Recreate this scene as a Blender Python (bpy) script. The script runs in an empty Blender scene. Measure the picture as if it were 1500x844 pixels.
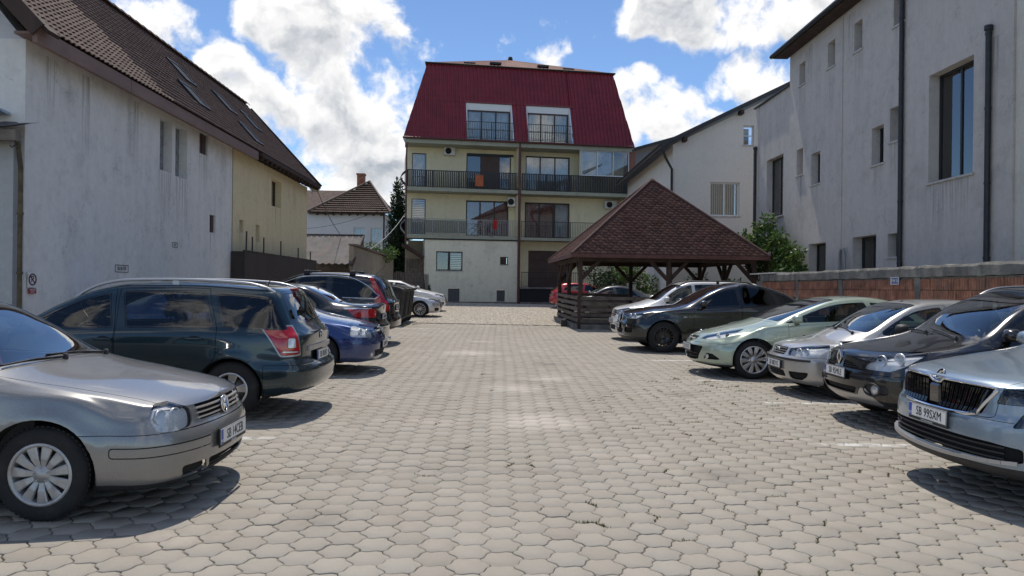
import bpy, bmesh, math, random
import numpy as np
from mathutils import Vector, Matrix, geometry
from mathutils.bvhtree import BVHTree
rad = math.radians
random.seed(7); rng = np.random.default_rng(7)
SC = bpy.context.scene; COL = SC.collection

# ------------------------------------------------------------------ camera
cam = bpy.data.cameras.new('camera'); camo = bpy.data.objects.new('camera', cam); COL.objects.link(camo)
cam.sensor_width = 36.0; cam.lens = 36.0 * 1083.0 / 1500.0; cam.clip_start = 0.05; cam.clip_end = 3000
camo.matrix_world = Matrix.Translation((0, 0, 1.55)) @ Matrix.Rotation(rad(-1.06), 4, 'Z') @ Matrix.Rotation(rad(90), 4, 'X') @ Matrix.Rotation(rad(0.6), 4, 'Z')
SC.camera = camo

# ------------------------------------------------------------------ light and sky
SUN_EL, SUN_AZ = 66.0, -7.0          # elevation; azimuth from +y towards +x (deg)
sl = bpy.data.lights.new('sun', 'SUN'); sl.energy = 2.5; sl.angle = rad(0.53); sl.color = (1.0, 0.93, 0.83)
so = bpy.data.objects.new('sun', sl); COL.objects.link(so)
sd = Vector((math.sin(rad(SUN_AZ)) * math.cos(rad(SUN_EL)), math.cos(rad(SUN_AZ)) * math.cos(rad(SUN_EL)), math.sin(rad(SUN_EL))))
so.rotation_euler = (-sd).to_track_quat('-Z', 'Y').to_euler()
VS = SC.view_settings; VS.view_transform = 'Standard'; VS.look = 'None'; VS.gamma = 1.0; VS.use_curve_mapping = False
VS.exposure = 0.66

class NT:
    """small helper for node trees"""
    def __init__(s, nt): s.nt = nt; s.n = nt.nodes; s.l = nt.links
    def node(s, typ, ins=None, **kw):
        nd = s.n.new(typ)
        for k, v in kw.items(): setattr(nd, k, v)
        for k, v in (ins or {}).items():
            sk = nd.inputs[k]
            if hasattr(v, 'is_linked') or isinstance(v, bpy.types.NodeSocket): s.l.new(v, sk)
            else: sk.default_value = v
        return nd
    def math(s, op, a, b=0.0, c=0.0, clamp=False):
        nd = s.n.new('ShaderNodeMath'); nd.operation = op; nd.use_clamp = clamp
        for i, v in enumerate((a, b, c)):
            if isinstance(v, bpy.types.NodeSocket): s.l.new(v, nd.inputs[i])
            else: nd.inputs[i].default_value = v
        return nd.outputs[0]
    def mix(s, f, a, b, blend='MIX'):
        nd = s.n.new('ShaderNodeMix'); nd.data_type = 'RGBA'; nd.blend_type = blend
        for i, v in ((0, f), (6, a), (7, b)):
            if isinstance(v, bpy.types.NodeSocket): s.l.new(v, nd.inputs[i])
            else: nd.inputs[i].default_value = v if i == 0 else (tuple(v) + (1,) if len(v) == 3 else v)
        return nd.outputs[2]
    def ramp(s, f, lo, hi, a=0.0, b=1.0):
        nd = s.n.new('ShaderNodeMapRange'); nd.clamp = True; nd.interpolation_type = 'SMOOTHSTEP'
        s.l.new(f, nd.inputs[0])
        for i, v in ((1, lo), (2, hi), (3, a), (4, b)): nd.inputs[i].default_value = v
        return nd.outputs[0]
    def noise(s, vec, scale, detail=3, rough=.55, out=0, lac=2.0):
        nd = s.n.new('ShaderNodeTexNoise'); nd.inputs['Scale'].default_value = scale; nd.inputs['Detail'].default_value = detail
        nd.inputs['Roughness'].default_value = rough; nd.inputs['Lacunarity'].default_value = lac
        if vec is not None: s.l.new(vec, nd.inputs['Vector'])
        return nd.outputs[out]

W = bpy.data.worlds.new('World'); SC.world = W; W.use_nodes = True
def build_world():
    t = NT(W.node_tree); t.n.clear()
    sky = t.node('ShaderNodeTexSky', sky_type='NISHITA', sun_disc=False, sun_elevation=rad(SUN_EL), sun_rotation=rad(SUN_AZ), air_density=1.0, dust_density=0.1, ozone_density=1.5, altitude=2500)
    tc = t.node('ShaderNodeTexCoord'); d = tc.outputs['Generated']
    # cumulus: (direction, angular radius) of the big heaps, plus loose fields everywhere else
    heaps = [(-0.2769, 0.903, 0.3285, 0.0439, 1), (-0.2382, 0.9125, 0.3327, 0.0551, 1), (-0.2004, 0.9328, 0.2997, 0.0773, 1), (-0.163, 0.9392, 0.3023, 0.0687, 1), (-0.1302, 0.9545, 0.2683, 0.0606, 1), (-0.1697, 0.9565, 0.2374, 0.07, 1), (-0.1314, 0.9679, 0.2142, 0.0567, 1), (-0.1857, 0.9473, 0.261, 0.0554, 1), (-0.2194, 0.9218, 0.3195, 0.0521, 1), (-0.3357, 0.9083, 0.2495, 0.0397, 1), (-0.3107, 0.9234, 0.2253, 0.0413, 1), (-0.2768, 0.9415, 0.1923, 0.0458, 1), (-0.2301, 0.9549, 0.1879, 0.0577, 1), (-0.1887, 0.9682, 0.1644, 0.0566, 1), (-0.2481, 0.9592, 0.1356, 0.0486, 1), (-0.1542, 0.9748, 0.1615, 0.0523, 0.9), (-0.1325, 0.9824, 0.1314, 0.0432, 0.8), (-0.2066, 0.9716, 0.1156, 0.0474, 0.8), (-0.3914, 0.8655, 0.3127, 0.0336, 0.28), (-0.3284, 0.9246, 0.1931, 0.0449, 0.9), (0.0637, 0.9509, 0.3029, 0.0373, 0.33), (0.1779, 0.9506, 0.2544, 0.042, 1), (0.2049, 0.9517, 0.2287, 0.0468, 1), (0.2387, 0.9451, 0.2232, 0.039, 1), (0.268, 0.9394, 0.2136, 0.0296, 0.9), (0.1713, 0.961, 0.217, 0.0377, 1), (0.1874, 0.9165, 0.3534, 0.0432, 1), (0.2325, 0.9092, 0.3455, 0.0536, 1), (0.2732, 0.9031, 0.3314, 0.0444, 1), (0.3105, 0.8895, 0.3353, 0.0482, 1), (0.3494, 0.8724, 0.3419, 0.0516, 0.95), (0.3804, 0.8595, 0.3414, 0.0424, 0.9), (0.3067, 0.9129, 0.2693, 0.0431, 0.36), (0.3382, 0.9056, 0.2559, 0.0446, 0.36), (0.2522, 0.9455, 0.206, 0.0372, 0.8), (-0.2147, 0.9666, 0.1398, 0.0622, 0.9), (-0.288, 0.9457, 0.1505, 0.046, 0.8)]
    warp = t.noise(d, 7.0, 4, .6, 1)
    wv = t.node('ShaderNodeVectorMath', {0: warp, 1: (.5, .5, .5)}, operation='SUBTRACT').outputs[0]
    wv = t.node('ShaderNodeVectorMath', {0: wv, 3: .055}, operation='SCALE').outputs[0]
    dw = t.node('ShaderNodeVectorMath', {0: d, 1: wv}, operation='ADD').outputs[0]
    def density(vec, fine=True):
        acc = None
        for (hx, hy, hz, r, amp) in heaps:
            ds = t.node('ShaderNodeVectorMath', {0: vec, 1: (hx, hy, hz)}, operation='DISTANCE').outputs['Value']
            v = t.math('MULTIPLY', t.math('SUBTRACT', 1.0, t.math('DIVIDE', ds, r)), amp)
            acc = v if acc is None else t.math('SMOOTH_MAX', acc, v, .09)
        acc = t.math('MINIMUM', acc, .34)
        field = t.math('MULTIPLY', t.math('SUBTRACT', t.noise(vec, 2.2, 3, .5), .53), 3.0)
        field = t.math('MINIMUM', field, .34)
        sep = t.node('ShaderNodeSeparateXYZ', {0: vec})
        away = t.ramp(sep.outputs[1], .86, .70)      # loose cumulus over the rest of the sky
        field = t.math('SUBTRACT', field, t.math('MULTIPLY', t.math('SUBTRACT', 1.0, away), 1.5))
        base = t.math('MAXIMUM', t.math('MAXIMUM', acc, field), -.5)
        n = t.math('ADD', t.math('MULTIPLY', t.noise(vec, 8, 14, .58), 2.4), t.math('MULTIPLY', t.noise(vec, 30, 8, .60), .62))
        return t.math('ADD', base, t.math('SUBTRACT', n, 1.585))
    den = density(dw)
    up = t.node('ShaderNodeVectorMath', {0: dw, 1: (-.006, -.004, .022)}, operation='ADD').outputs[0]
    den2 = density(up)
    mask = t.ramp(den, -.03, .32)
    lit = t.ramp(t.math('SUBTRACT', den, den2), -.35, .35)
    thick = t.ramp(den, .16, .62)
    shade = t.math('SUBTRACT', t.math('ADD', .52, t.math('MULTIPLY', lit, .85)), t.math('MULTIPLY', thick, .64), clamp=True)
    ccol = t.mix(shade, (2.7, 2.95, 3.3), (7.4, 7.25, 7.05))
    blue = t.mix(1.0, sky.outputs[0], (.80, .90, .98), 'MULTIPLY')
    col = t.mix(t.math('MULTIPLY', mask, .98), blue, ccol)
    bg = t.node('ShaderNodeBackground', {0: col, 1: 0.10})
    out = t.node('ShaderNodeOutputWorld', {0: bg.outputs[0]})

# ------------------------------------------------------------------ ground height (the yard rises gently to the far left)
def G(x, y): return -.08 + .010 * y - .010 * x + (.013 * (y - 30) if y > 30 else 0)

# ------------------------------------------------------------------ materials
MATS = {}
def mat(name, col=(.5, .5, .5), rough=.6, metal=0.0, var=.0, vscale=3.0, coat=0.0, bump=0.0, bscale=40.0, spec=.5, trans=0, dirt=None, dscale=1.2, stretch=(1, 1, 1), randobj=0.0, ior=1.5, world=False):
    """principled material with object-space mottling, optional dirt colour, bump and per-object tone"""
    if name in MATS: return MATS[name]
    m = bpy.data.materials.new(name); m.use_nodes = True; t = NT(m.node_tree)
    b = t.n['Principled BSDF']; MATS[name] = m
    b.inputs['Roughness'].default_value = rough; b.inputs['Metallic'].default_value = metal
    b.inputs['Coat Weight'].default_value = coat; b.inputs['Coat Roughness'].default_value = .03
    b.inputs['Specular IOR Level'].default_value = spec; b.inputs['IOR'].default_value = ior
    tc = t.node('ShaderNodeTexCoord'); v = t.node('ShaderNodeNewGeometry').outputs['Position'] if world else tc.outputs['Object']
    mp = t.node('ShaderNodeMapping', {0: v, 3: stretch}).outputs[0]
    c = None
    if var > 0:
        n = t.noise(mp, vscale, 6, .62)
        c = t.mix(t.ramp(n, .3, .7), tuple(x * (1 - var) for x in col), tuple(min(1, x * (1 + var)) for x in col))
    if dirt is not None:
        n2 = t.noise(mp, dscale, 8, .65)
        c = t.mix(t.ramp(n2, .48, .72, 0, dirt[3]), c if c is not None else col, dirt[:3])
    if randobj > 0:
        oi = t.node('ShaderNodeObjectInfo').outputs['Random']
        f = t.math('ADD', t.math('MULTIPLY', oi, 2 * randobj), 1 - randobj)
        cc = t.node('ShaderNodeCombineColor', {0: f, 1: f, 2: f}).outputs[0]
        c = t.mix(1.0, c if c is not None else col, cc, 'MULTIPLY')
    if c is not None: t.l.new(c, b.inputs['Base Color'])
    else: b.inputs['Base Color'].default_value = (*col, 1)
    if bump > 0:
        nb = t.noise(mp, bscale, 6, .6)
        bp = t.node('ShaderNodeBump', {'Strength': bump, 'Distance': .02, 'Height': nb})
        t.l.new(bp.outputs[0], b.inputs['Normal'])
    return m

def glass(name, tint=(.5, .55, .55), rough=0.0, refl=1.45):
    """thin sheet of glass: tinted see-through plus mirror reflection by angle"""
    if name in MATS: return MATS[name]
    m = bpy.data.materials.new(name); m.use_nodes = True; t = NT(m.node_tree); t.n.clear(); MATS[name] = m
    tr = t.node('ShaderNodeBsdfTransparent', {0: (*tint, 1)})
    gl = t.node('ShaderNodeBsdfGlossy', {0: (1, 1, 1, 1), 1: rough})
    fr = t.node('ShaderNodeFresnel', {0: refl})
    mx = t.node('ShaderNodeMixShader', {0: t.math('MINIMUM', t.math('MULTIPLY', fr.outputs[0], 1.7), 1.0), 1: tr.outputs[0], 2: gl.outputs[0]})
    t.node('ShaderNodeOutputMaterial', {0: mx.outputs[0]})
    return m

def paint(name, col, metal=.0, rough=.32, flake=.0, dust=.12):
    """car paint: pigment with flakes under clear coat, a thin film of dust low down and on top"""
    if name in MATS: return MATS[name]
    m = bpy.data.materials.new(name); m.use_nodes = True; t = NT(m.node_tree); b = t.n['Principled BSDF']; MATS[name] = m
    tc = t.node('ShaderNodeTexCoord'); v = tc.outputs['Object']
    c = col
    if flake > 0:
        n = t.noise(v, 420, 1, .5)
        c = t.mix(t.ramp(n, .35, .65), tuple(x * (1 - flake) for x in col), tuple(min(1, x * (1 + flake)) for x in col))
    d = t.noise(v, 2.3, 8, .7)
    z = t.node('ShaderNodeSeparateXYZ', {0: v}).outputs[2]
    low = t.ramp(z, .75, .15, .0, 1.0)
    f = t.math('MULTIPLY', t.ramp(d, .35, .75), t.math('ADD', t.math('MULTIPLY', low, dust * 2.2), dust * .5))
    if max(col) < .06: f = t.math('MULTIPLY', f, .12)
    c = t.mix(f, c, (.20, .18, .15))
    t.l.new(c, b.inputs['Base Color'])
    b.inputs['Metallic'].default_value = metal
    t.l.new(t.math('ADD', t.math('MULTIPLY', f, .5), rough), b.inputs['Roughness'])
    b.inputs['Coat Weight'].default_value = 1.0
    t.l.new(t.math('ADD', t.math('MULTIPLY', f, .6), .04), b.inputs['Coat Roughness'])
    return m

# ------------------------------------------------------------------ object helpers
def link(o): COL.objects.link(o); return o
def mesh_obj(name, verts, faces, m=None, parent=None, smooth=False, mats=None, fmat=None, normals=None):
    me = bpy.data.meshes.new(name); me.from_pydata([tuple(v) for v in verts], [], [tuple(f) for f in faces])
    for x in (mats or ([m] if m else [])): me.materials.append(x)
    if fmat is not None: me.polygons.foreach_set('material_index', fmat)
    if smooth: me.polygons.foreach_set('use_smooth', [True] * len(me.polygons))
    if normals is not None: me.normals_split_custom_set_from_vertices(normals)
    me.update()
    o = link(bpy.data.objects.new(name, me))
    if parent is not None: o.parent = parent
    return o
def empty(name, loc=(0, 0, 0), rz=0.0, label=None, cat=None, group=None):
    o = link(bpy.data.objects.new(name, None)); o.location = loc; o.rotation_euler = (0, 0, rz); o.empty_display_size = .2
    tag(o, label, cat, group); return o
def tag(o, label=None, cat=None, group=None, kind=None):
    if label: o['label'] = label
    if cat: o['category'] = cat
    if group: o['group'] = group
    if kind: o['kind'] = kind
    return o

class MB:
    """collects boxes, tubes, prisms, quads into one mesh"""
    def __init__(s): s.v = []; s.f = []; s.mi = []; s.cur = 0; s.sm = []
    def add(s, vs, fs, smooth=False):
        k = len(s.v); s.v.extend([tuple(x) for x in vs]); s.f.extend([tuple(i + k for i in f) for f in fs]); s.mi.extend([s.cur] * len(fs)); s.sm.extend([smooth] * len(fs))
        return s
    def box(s, x0, x1, y0, y1, z0, z1, M=None, bev=0.0):
        if bev > 0:
            b = min(bev, (x1 - x0) * .45, (y1 - y0) * .45, (z1 - z0) * .45)
            bm = bmesh.new(); bmesh.ops.create_cube(bm, size=1.0)
            for v in bm.verts: v.co = Vector(((x0 + x1) / 2 + v.co.x * (x1 - x0), (y0 + y1) / 2 + v.co.y * (y1 - y0), (z0 + z1) / 2 + v.co.z * (z1 - z0)))
            bmesh.ops.bevel(bm, geom=bm.edges[:], offset=b, segments=1, affect='EDGES')
            bm.verts.index_update()
            vs = [v.co.copy() for v in bm.verts]; fs = [[v.index for v in f.verts] for f in bm.faces]; bm.free()
        else:
            vs = [Vector(p) for p in ((x0, y0, z0), (x1, y0, z0), (x1, y1, z0), (x0, y1, z0), (x0, y0, z1), (x1, y0, z1), (x1, y1, z1), (x0, y1, z1))]
            fs = [(0, 3, 2, 1), (4, 5, 6, 7), (0, 1, 5, 4), (1, 2, 6, 5), (2, 3, 7, 6), (3, 0, 4, 7)]
        if M is not None: vs = [M @ v for v in vs]
        return s.add(vs, fs)
    def bar(s, a, b, w, h, up=(0, 0, 1)):
        """rectangular bar from a to b, w wide and h high"""
        a = Vector(a); b = Vector(b); d = (b - a).normalized(); u = Vector(up)
        if abs(d.dot(u)) > .98: u = Vector((0, 1, 0))
        r = d.cross(u).normalized(); u = r.cross(d).normalized()
        vs = [p + r * (sx * w / 2) + u * (sy * h / 2) for p in (a, b) for sx, sy in ((-1, -1), (1, -1), (1, 1), (-1, 1))]
        return s.add(vs, [(0, 1, 2, 3), (7, 6, 5, 4), (0, 4, 5, 1), (1, 5, 6, 2), (2, 6, 7, 3), (3, 7, 4, 0)])
    def tube(s, pts, r, n=8, closed=False, caps=True):
        pts = [Vector(p) for p in pts]; m = len(pts); rs = r if isinstance(r, (list, tuple)) else [r] * m
        vs = []; fs = []
        prev = None
        for i, p in enumerate(pts):
            if closed: d = (pts[(i + 1) % m] - pts[i - 1])
            else: d = pts[min(i + 1, m - 1)] - pts[max(i - 1, 0)]
            d.normalize()
            if prev is None:
                u = Vector((0, 0, 1)) if abs(d.z) < .9 else Vector((1, 0, 0))
            else: u = prev
            a = d.cross(u).normalized(); u = a.cross(d).normalized(); prev = u
            for k in range(n):
                th = 2 * math.pi * k / n
                vs.append(p + a * (math.cos(th) * rs[i]) + u * (math.sin(th) * rs[i]))
        for i in range(m if closed else m - 1):
            j = (i + 1) % m
            for k in range(n):
                fs.append((i * n + k, i * n + (k + 1) % n, j * n + (k + 1) % n, j * n + k))
        s.add(vs, fs, True)
        if caps and not closed:
            s.add(vs[:n], [tuple(range(n))[::-1]]); s.add(vs[-n:], [tuple(range(n))])
        return s
    def lathe(s, prof, n=24, M=None, smooth=True):
        """prof: (r, h) revolved about local y axis"""
        vs = []; fs = []; m = len(prof)
        for (r, h) in prof:
            for k in range(n):
                th = 2 * math.pi * k / n
                p = Vector((r * math.cos(th), h, r * math.sin(th))); vs.append(M @ p if M is not None else p)
        for i in range(m - 1):
            for k in range(n): fs.append((i * n + k, i * n + (k + 1) % n, (i + 1) * n + (k + 1) % n, (i + 1) * n + k))
        return s.add(vs, fs, smooth)
    def prism(s, poly, a, b, axis='y', M=None):
        """poly: 2-D outline extruded from a to b along axis"""
        f = {'y': lambda p, h: (p[0], h, p[1]), 'x': lambda p, h: (h, p[0], p[1]), 'z': lambda p, h: (p[0], p[1], h)}[axis]
        n = len(poly); vs = [Vector(f(p, a)) for p in poly] + [Vector(f(p, b)) for p in poly]
        if M is not None: vs = [M @ v for v in vs]
        fs = [tuple(range(n))[::-1], tuple(range(n, 2 * n))] + [(i, (i + 1) % n, n + (i + 1) % n, n + i) for i in range(n)]
        return s.add(vs, fs)
    def build(s, name, m, parent=None, smooth=None, mats=None):
        me = bpy.data.meshes.new(name); me.from_pydata(s.v, [], s.f)
        for x in (mats or [m]): me.materials.append(x)
        if mats: me.polygons.foreach_set('material_index', s.mi)
        bm = bmesh.new(); bm.from_mesh(me); bmesh.ops.recalc_face_normals(bm, faces=bm.faces); bm.to_mesh(me); bm.free()
        me.polygons.foreach_set('use_smooth', s.sm if smooth is None else [smooth] * len(s.f)); me.update()
        o = link(bpy.data.objects.new(name, me))
        if parent is not None: o.parent = parent
        return o

def pch(pts):
    """monotone cubic through points"""
    x = np.array([p[0] for p in pts], float); y = np.array([p[1] for p in pts], float)
    h = np.diff(x); d = np.diff(y) / h; m = np.zeros(len(x))
    if len(x) > 2:
        for i in range(1, len(x) - 1):
            if d[i - 1] * d[i] > 0:
                w1 = 2 * h[i] + h[i - 1]; w2 = h[i] + 2 * h[i - 1]; m[i] = (w1 + w2) / (w1 / d[i - 1] + w2 / d[i])
    m[0] = d[0]; m[-1] = d[-1]
    def f(q):
        q = np.clip(np.asarray(q, float), x[0], x[-1]); i = np.clip(np.searchsorted(x, q, side='right') - 1, 0, len(h) - 1)
        t = (q - x[i]) / h[i]; t2 = t * t; t3 = t2 * t
        return (2 * t3 - 3 * t2 + 1) * y[i] + (t3 - 2 * t2 + t) * h[i] * m[i] + (-2 * t3 + 3 * t2) * y[i + 1] + (t3 - t2) * h[i] * m[i + 1]
    return f

def bspline_basis(m, n, p=3):
    """matrix (n x m) of clamped uniform cubic b-spline"""
    kn = np.concatenate([np.zeros(p), np.linspace(0, 1, m - p + 1), np.ones(p)])
    t = np.linspace(0, 1, n); t[-1] -= 1e-9
    B = np.zeros((n, len(kn) - 1))
    for i in range(len(kn) - 1): B[:, i] = (t >= kn[i]) & (t < kn[i + 1])
    for k in range(1, p + 1):
        Bn = np.zeros((n, len(kn) - 1 - k))
        for i in range(len(kn) - 1 - k):
            a = kn[i + k] - kn[i]; b = kn[i + k + 1] - kn[i + 1]
            if a > 0: Bn[:, i] += (t - kn[i]) / a * B[:, i]
            if b > 0: Bn[:, i] += (kn[i + k + 1] - t) / b * B[:, i + 1]
        B = Bn
    return B

def rpoly(pts, r=.03, n=3):
    """polygon with rounded corners; a point may carry its own radius as third value"""
    out = []; m = len(pts)
    for i in range(m):
        p = Vector(pts[i][:2]); q = Vector(pts[i - 1][:2]); s = Vector(pts[(i + 1) % m][:2])
        rr = pts[i][2] if len(pts[i]) > 2 else r
        a = (q - p); b = (s - p); la, lb = a.length, b.length
        if rr <= 1e-5 or la < 1e-6 or lb < 1e-6: out.append(p); continue
        a /= la; b /= lb
        c = max(-1, min(1, a.dot(b)))
        if c < -.985: out.append(p); continue
        k = min(rr / math.tan(math.acos(c) / 2), la * .45, lb * .45)
        A = p + a * k; B = p + b * k
        for j in range(n + 1):
            t = j / n; out.append(A * (1 - t) ** 2 + p * (2 * t * (1 - t)) + B * t * t)
    return out

def text_mesh(s, size=1.0, depth=.0, align='CENTER', spacing=1.0):
    cu = bpy.data.curves.new('lettering', 'FONT'); cu.body = s; cu.size = size; cu.extrude = depth; cu.align_x = align; cu.align_y = 'CENTER'; cu.resolution_u = 3; cu.space_character = spacing
    o = bpy.data.objects.new('lettering', cu); COL.objects.link(o)
    dg = bpy.context.evaluated_depsgraph_get(); me = bpy.data.meshes.new_from_object(o.evaluated_get(dg))
    bpy.data.objects.remove(o); bpy.data.curves.remove(cu)
    return me
def text_obj(name, s, size, M, m, parent=None, depth=.001, sx=1.0, spacing=1.0):
    me = text_mesh(s, size, depth, spacing=spacing); me.transform(M @ Matrix.Diagonal((sx, 1, 1, 1))); me.materials.clear(); me.materials.append(m)
    me.name = name
    o = link(bpy.data.objects.new(name, me))
    if parent is not None: o.parent = parent
    return o
build_world()
# ------------------------------------------------------------------ cars
def car_mats():
    mat('tyre_rubber', (.014, .014, .015), .85, var=.25, vscale=9, dirt=(.05, .045, .04, .45), dscale=6)
    mat('black_plastic', (.022, .022, .024), .55, var=.2, vscale=12, bump=.15, bscale=300)
    mat('gloss_black', (.008, .008, .009), .12, coat=1)
    mat('chrome', (.80, .80, .82), .09, 1.0)
    mat('alloy', (.50, .50, .51), .28, .85, var=.08, vscale=15)
    mat('hubcap_silver', (.42, .42, .42), .38, .55, var=.12, vscale=14, dirt=(.18, .15, .12, .45), dscale=9)
    mat('black_rim', (.012, .012, .013), .30, .2, coat=.6)
    mat('dark_void', (.006, .006, .006), .9)
    mat('seat_fabric', (.035, .036, .04), .9, var=.2, vscale=30)
    mat('dash_plastic', (.03, .03, .032), .7, var=.15, vscale=10)
    mat('reflector', (.88, .88, .88), .25, .2, var=.12, vscale=60)
    mat('plate_white', (.72, .72, .70), .4)
    mat('plate_blue', (.02, .06, .35), .4)
    mat('plate_black', (.01, .01, .01), .5)
    mat('plate_red', (.5, .03, .03), .5)
    mat('amber_lens', (.75, .25, .02), .15, coat=.6)
    mat('red_lens', (.42, .008, .012), .10, coat=1.0, var=.25, vscale=25)
    mat('clear_lens', (.62, .60, .60), .12, .35, coat=1.0, var=.2, vscale=30)
    mat('mirror_glass', (.8, .82, .85), .02, 1.0)
    mat('brake_disc', (.16, .15, .14), .45, .8, var=.2, vscale=20)
    mat('alu_trim', (.45, .45, .46), .35, .8)
    mat('wheel_cover_red', (.30, .05, .04), .6)
    glass('windscreen_glass', (.66, .74, .74), 0.0, 1.6)
    glass('side_glass', (.52, .58, .58), 0.0, 1.42)
    glass('privacy_glass', (.06, .065, .07), 0.0)
    glass('lamp_glass', (.88, .90, .92), 0.01, 1.4)

def smooth01(t):
    t = np.clip(t, 0, 1); return t * t * (3 - 2 * t)

class Shell:
    """half body (y >= 0) as a grid; x runs from the front bumper (0) to the rear (L)"""
    def __init__(s, sp):
        s.sp = sp; L = sp['L']; s.L = L; W0 = sp['W'] / 2
        s.zt, s.zs, s.zb = pch(sp['top']), pch(sp['shoulder']), pch(sp['bottom'])
        s.rr = pch(sp['ratio']); s.wf = pch([(x, w * W0) for x, w in sp['plan']])
        s.xcF, s.pF = sp.get('noseF', (.45, 2.3)); s.xcR, s.pR = sp.get('noseR', (.40, 2.6))
        s.leanF, s.leanR = pch(sp['leanF']), pch(sp['leanR'])
        s.WF = float(s.wf(s.xcF)); s.WR = float(s.wf(L - s.xcR))
        yf = np.array([0, .10, .2, .3, .4, .5, .58, .66, .73, .79, .85, .90, .94, .97, .99])
        fx = s.xcF * (1 - (1 - yf ** s.pF) ** (1 / s.pF)); rx = L - s.xcR * (1 - (1 - yf ** s.pR) ** (1 / s.pR))
        step = sp.get('step', .07); nm = int((L - s.xcF - s.xcR) / step) + 1
        mx = np.linspace(s.xcF, L - s.xcR, nm)
        X = np.concatenate([fx, mx, rx[::-1]]); s.X = X
        Wd = np.concatenate([yf * s.WF, s.wf(mx), (yf * s.WR)[::-1]]); s.Wd = Wd
        R = len(X)
        cr = sp.get('crown', .03)
        ctrl = np.zeros((R, 16, 3))
        arcs = []
        for i in range(R):
            x, w = X[i], Wd[i]; k = min(1.0, w / .5)
            zs = float(s.zs(s.xeff(x, w))); zb = float(s.zb(x))
            wr = w * float(s.rr(x)); zr = max(float(s.zt(s.xeff(x, wr))) - cr, zs + .004)
            zq = lambda y: max(float(s.zt(s.xeff(x, y))), zr)
            h = zs - zb; tk = sp.get('tuck', .06)
            sh = sp.get('shin', .055)
            zt0 = float(s.zt(s.xeff(x, 0)))
            def gz(y): return zr + (max(zt0, zr) - zr) * (1 - (y / max(wr, 1e-6)) ** 2) if wr > 1e-6 else zt0
            def topz(y):  # blend of measured top and crown arc
                a = float(s.zt(s.xeff(x, y))) - cr * (y / max(w, 1e-6)) ** 2 * 1.0
                return max(a, zr)
            w5 = w - sh * k
            gh = max(0.0, min(1.0, (zr - zs) / .35))
            P = [(w - tk * 1.6 * k, zb), (w - tk * .45 * k, zb + .012), (w - tk * .25 * k, zb + .12 * h), (w - .004 * k, zb + .36 * h), (w, zb + .62 * h), (w - .006 * k, zb + .82 * h),
                 (w - .020 * k, zs - .028), (w5 + (.012 * k), zs),
                 (w5 + (wr - w5) * .30 + .012 * gh, zs + (zr - zs) * .33), (w5 + (wr - w5) * .66 + .016 * gh, zs + (zr - zs) * .70), (wr + .018 * gh, zr - .028 * gh),
                 (wr - .03 * k, zr + .002), (wr * .80, topz(wr * .80)), (wr * .5, topz(wr * .5)), (wr * .22, topz(wr * .22)), (0, max(zt0, zr))]
            for j, (y, z) in enumerate(P): ctrl[i, j] = (x, max(0.0, y), z)
            if w < 1e-6: ctrl[i, :, 1] = 0
        n = sp.get('nv', 40)
        s.B = bspline_basis(16, n); pts = np.einsum('nm,rmk->rnk', s.B, ctrl)
        # nose and tail lean, by height, along the plan normal, fading backwards
        s.s = np.zeros((R, n))
        for i in range(R):
            x, w = X[i], Wd[i]
            for j in range(n):
                px, y, z = pts[i, j]
                xf = s.xeff_f(px, y); xr = s.xeff_r(px, y)
                bF = 1 - smooth01(xf / .75); bR = 1 - smooth01(xr / .75)
                if bF > 0:
                    th = min(1.0, y / max(s.WF, 1e-6)) ** 3 * (1 if px < 1.2 else 0)
                    dl = float(s.leanF(z)) * float(bF)
                    pts[i, j, 0] += dl * (1 - .75 * th); pts[i, j, 1] = max(0, y - dl * .28 * th)
                if bR > 0:
                    th = min(1.0, y / max(s.WR, 1e-6)) ** 3
                    dl = float(s.leanR(z)) * float(bR)
                    pts[i, j, 0] -= dl * (1 - .75 * th); pts[i, j, 1] = max(0, pts[i, j, 1] - dl * .28 * th)
        # wheel arch lips and side creases
        for (wx, Ra) in sp['arches']:
            wz = sp['wheelR']
            r = np.hypot(pts[:, :, 0] - wx, pts[:, :, 2] - wz)
            pts[:, :, 1] += sp.get('flare', .018) * np.exp(-((r - Ra) / .055) ** 2) * (pts[:, :, 1] > .4) * (pts[:, :, 2] < wz + Ra + .09)
        for (za, zc, amp, wd) in sp.get('creases', []):   # line from z=za at front to z=zc at rear
            zl = za + (zc - za) * pts[:, :, 0] / L
            m = (pts[:, :, 0] > .6) & (pts[:, :, 0] < L - .3) & (pts[:, :, 1] > .5)
            t = (pts[:, :, 2] - zl) / wd
            pts[:, :, 1] += amp * m * np.where(t > 0, np.exp(-t * 1.2) * 1.0, np.exp(t * 4)) 
        s.pts = pts; s.n = n; s.R = R
        bm = bmesh.new(); vv = [[bm.verts.new(pts[i, j]) for j in range(n)] for i in range(R)]
        for i in range(R - 1):
            for j in range(n - 1):
                try: bm.faces.new((vv[i][j], vv[i + 1][j], vv[i + 1][j + 1], vv[i][j + 1]))
                except ValueError: pass
        bmesh.ops.remove_doubles(bm, verts=bm.verts, dist=1e-5)
        bmesh.ops.dissolve_degenerate(bm, dist=1e-6, edges=bm.edges)
        bm.normal_update()
        # make outward: centre of right side should have +y
        tot = sum(f.normal.y * f.calc_area() for f in bm.faces)
        if tot < 0: bmesh.ops.reverse_faces(bm, faces=bm.faces)
        bm.normal_update()
        s.P = bm.verts.layers.float_vector.new('P'); s.N = bm.verts.layers.float_vector.new('N'); s.pid = bm.faces.layers.int.new('pid')
        for v in bm.verts:
            v[s.P] = v.co
            nn = v.normal.copy()
            if v.co.y < 1e-4: nn.y = 0; nn.normalize()
            v[s.N] = nn
        s.bm = bm
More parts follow.
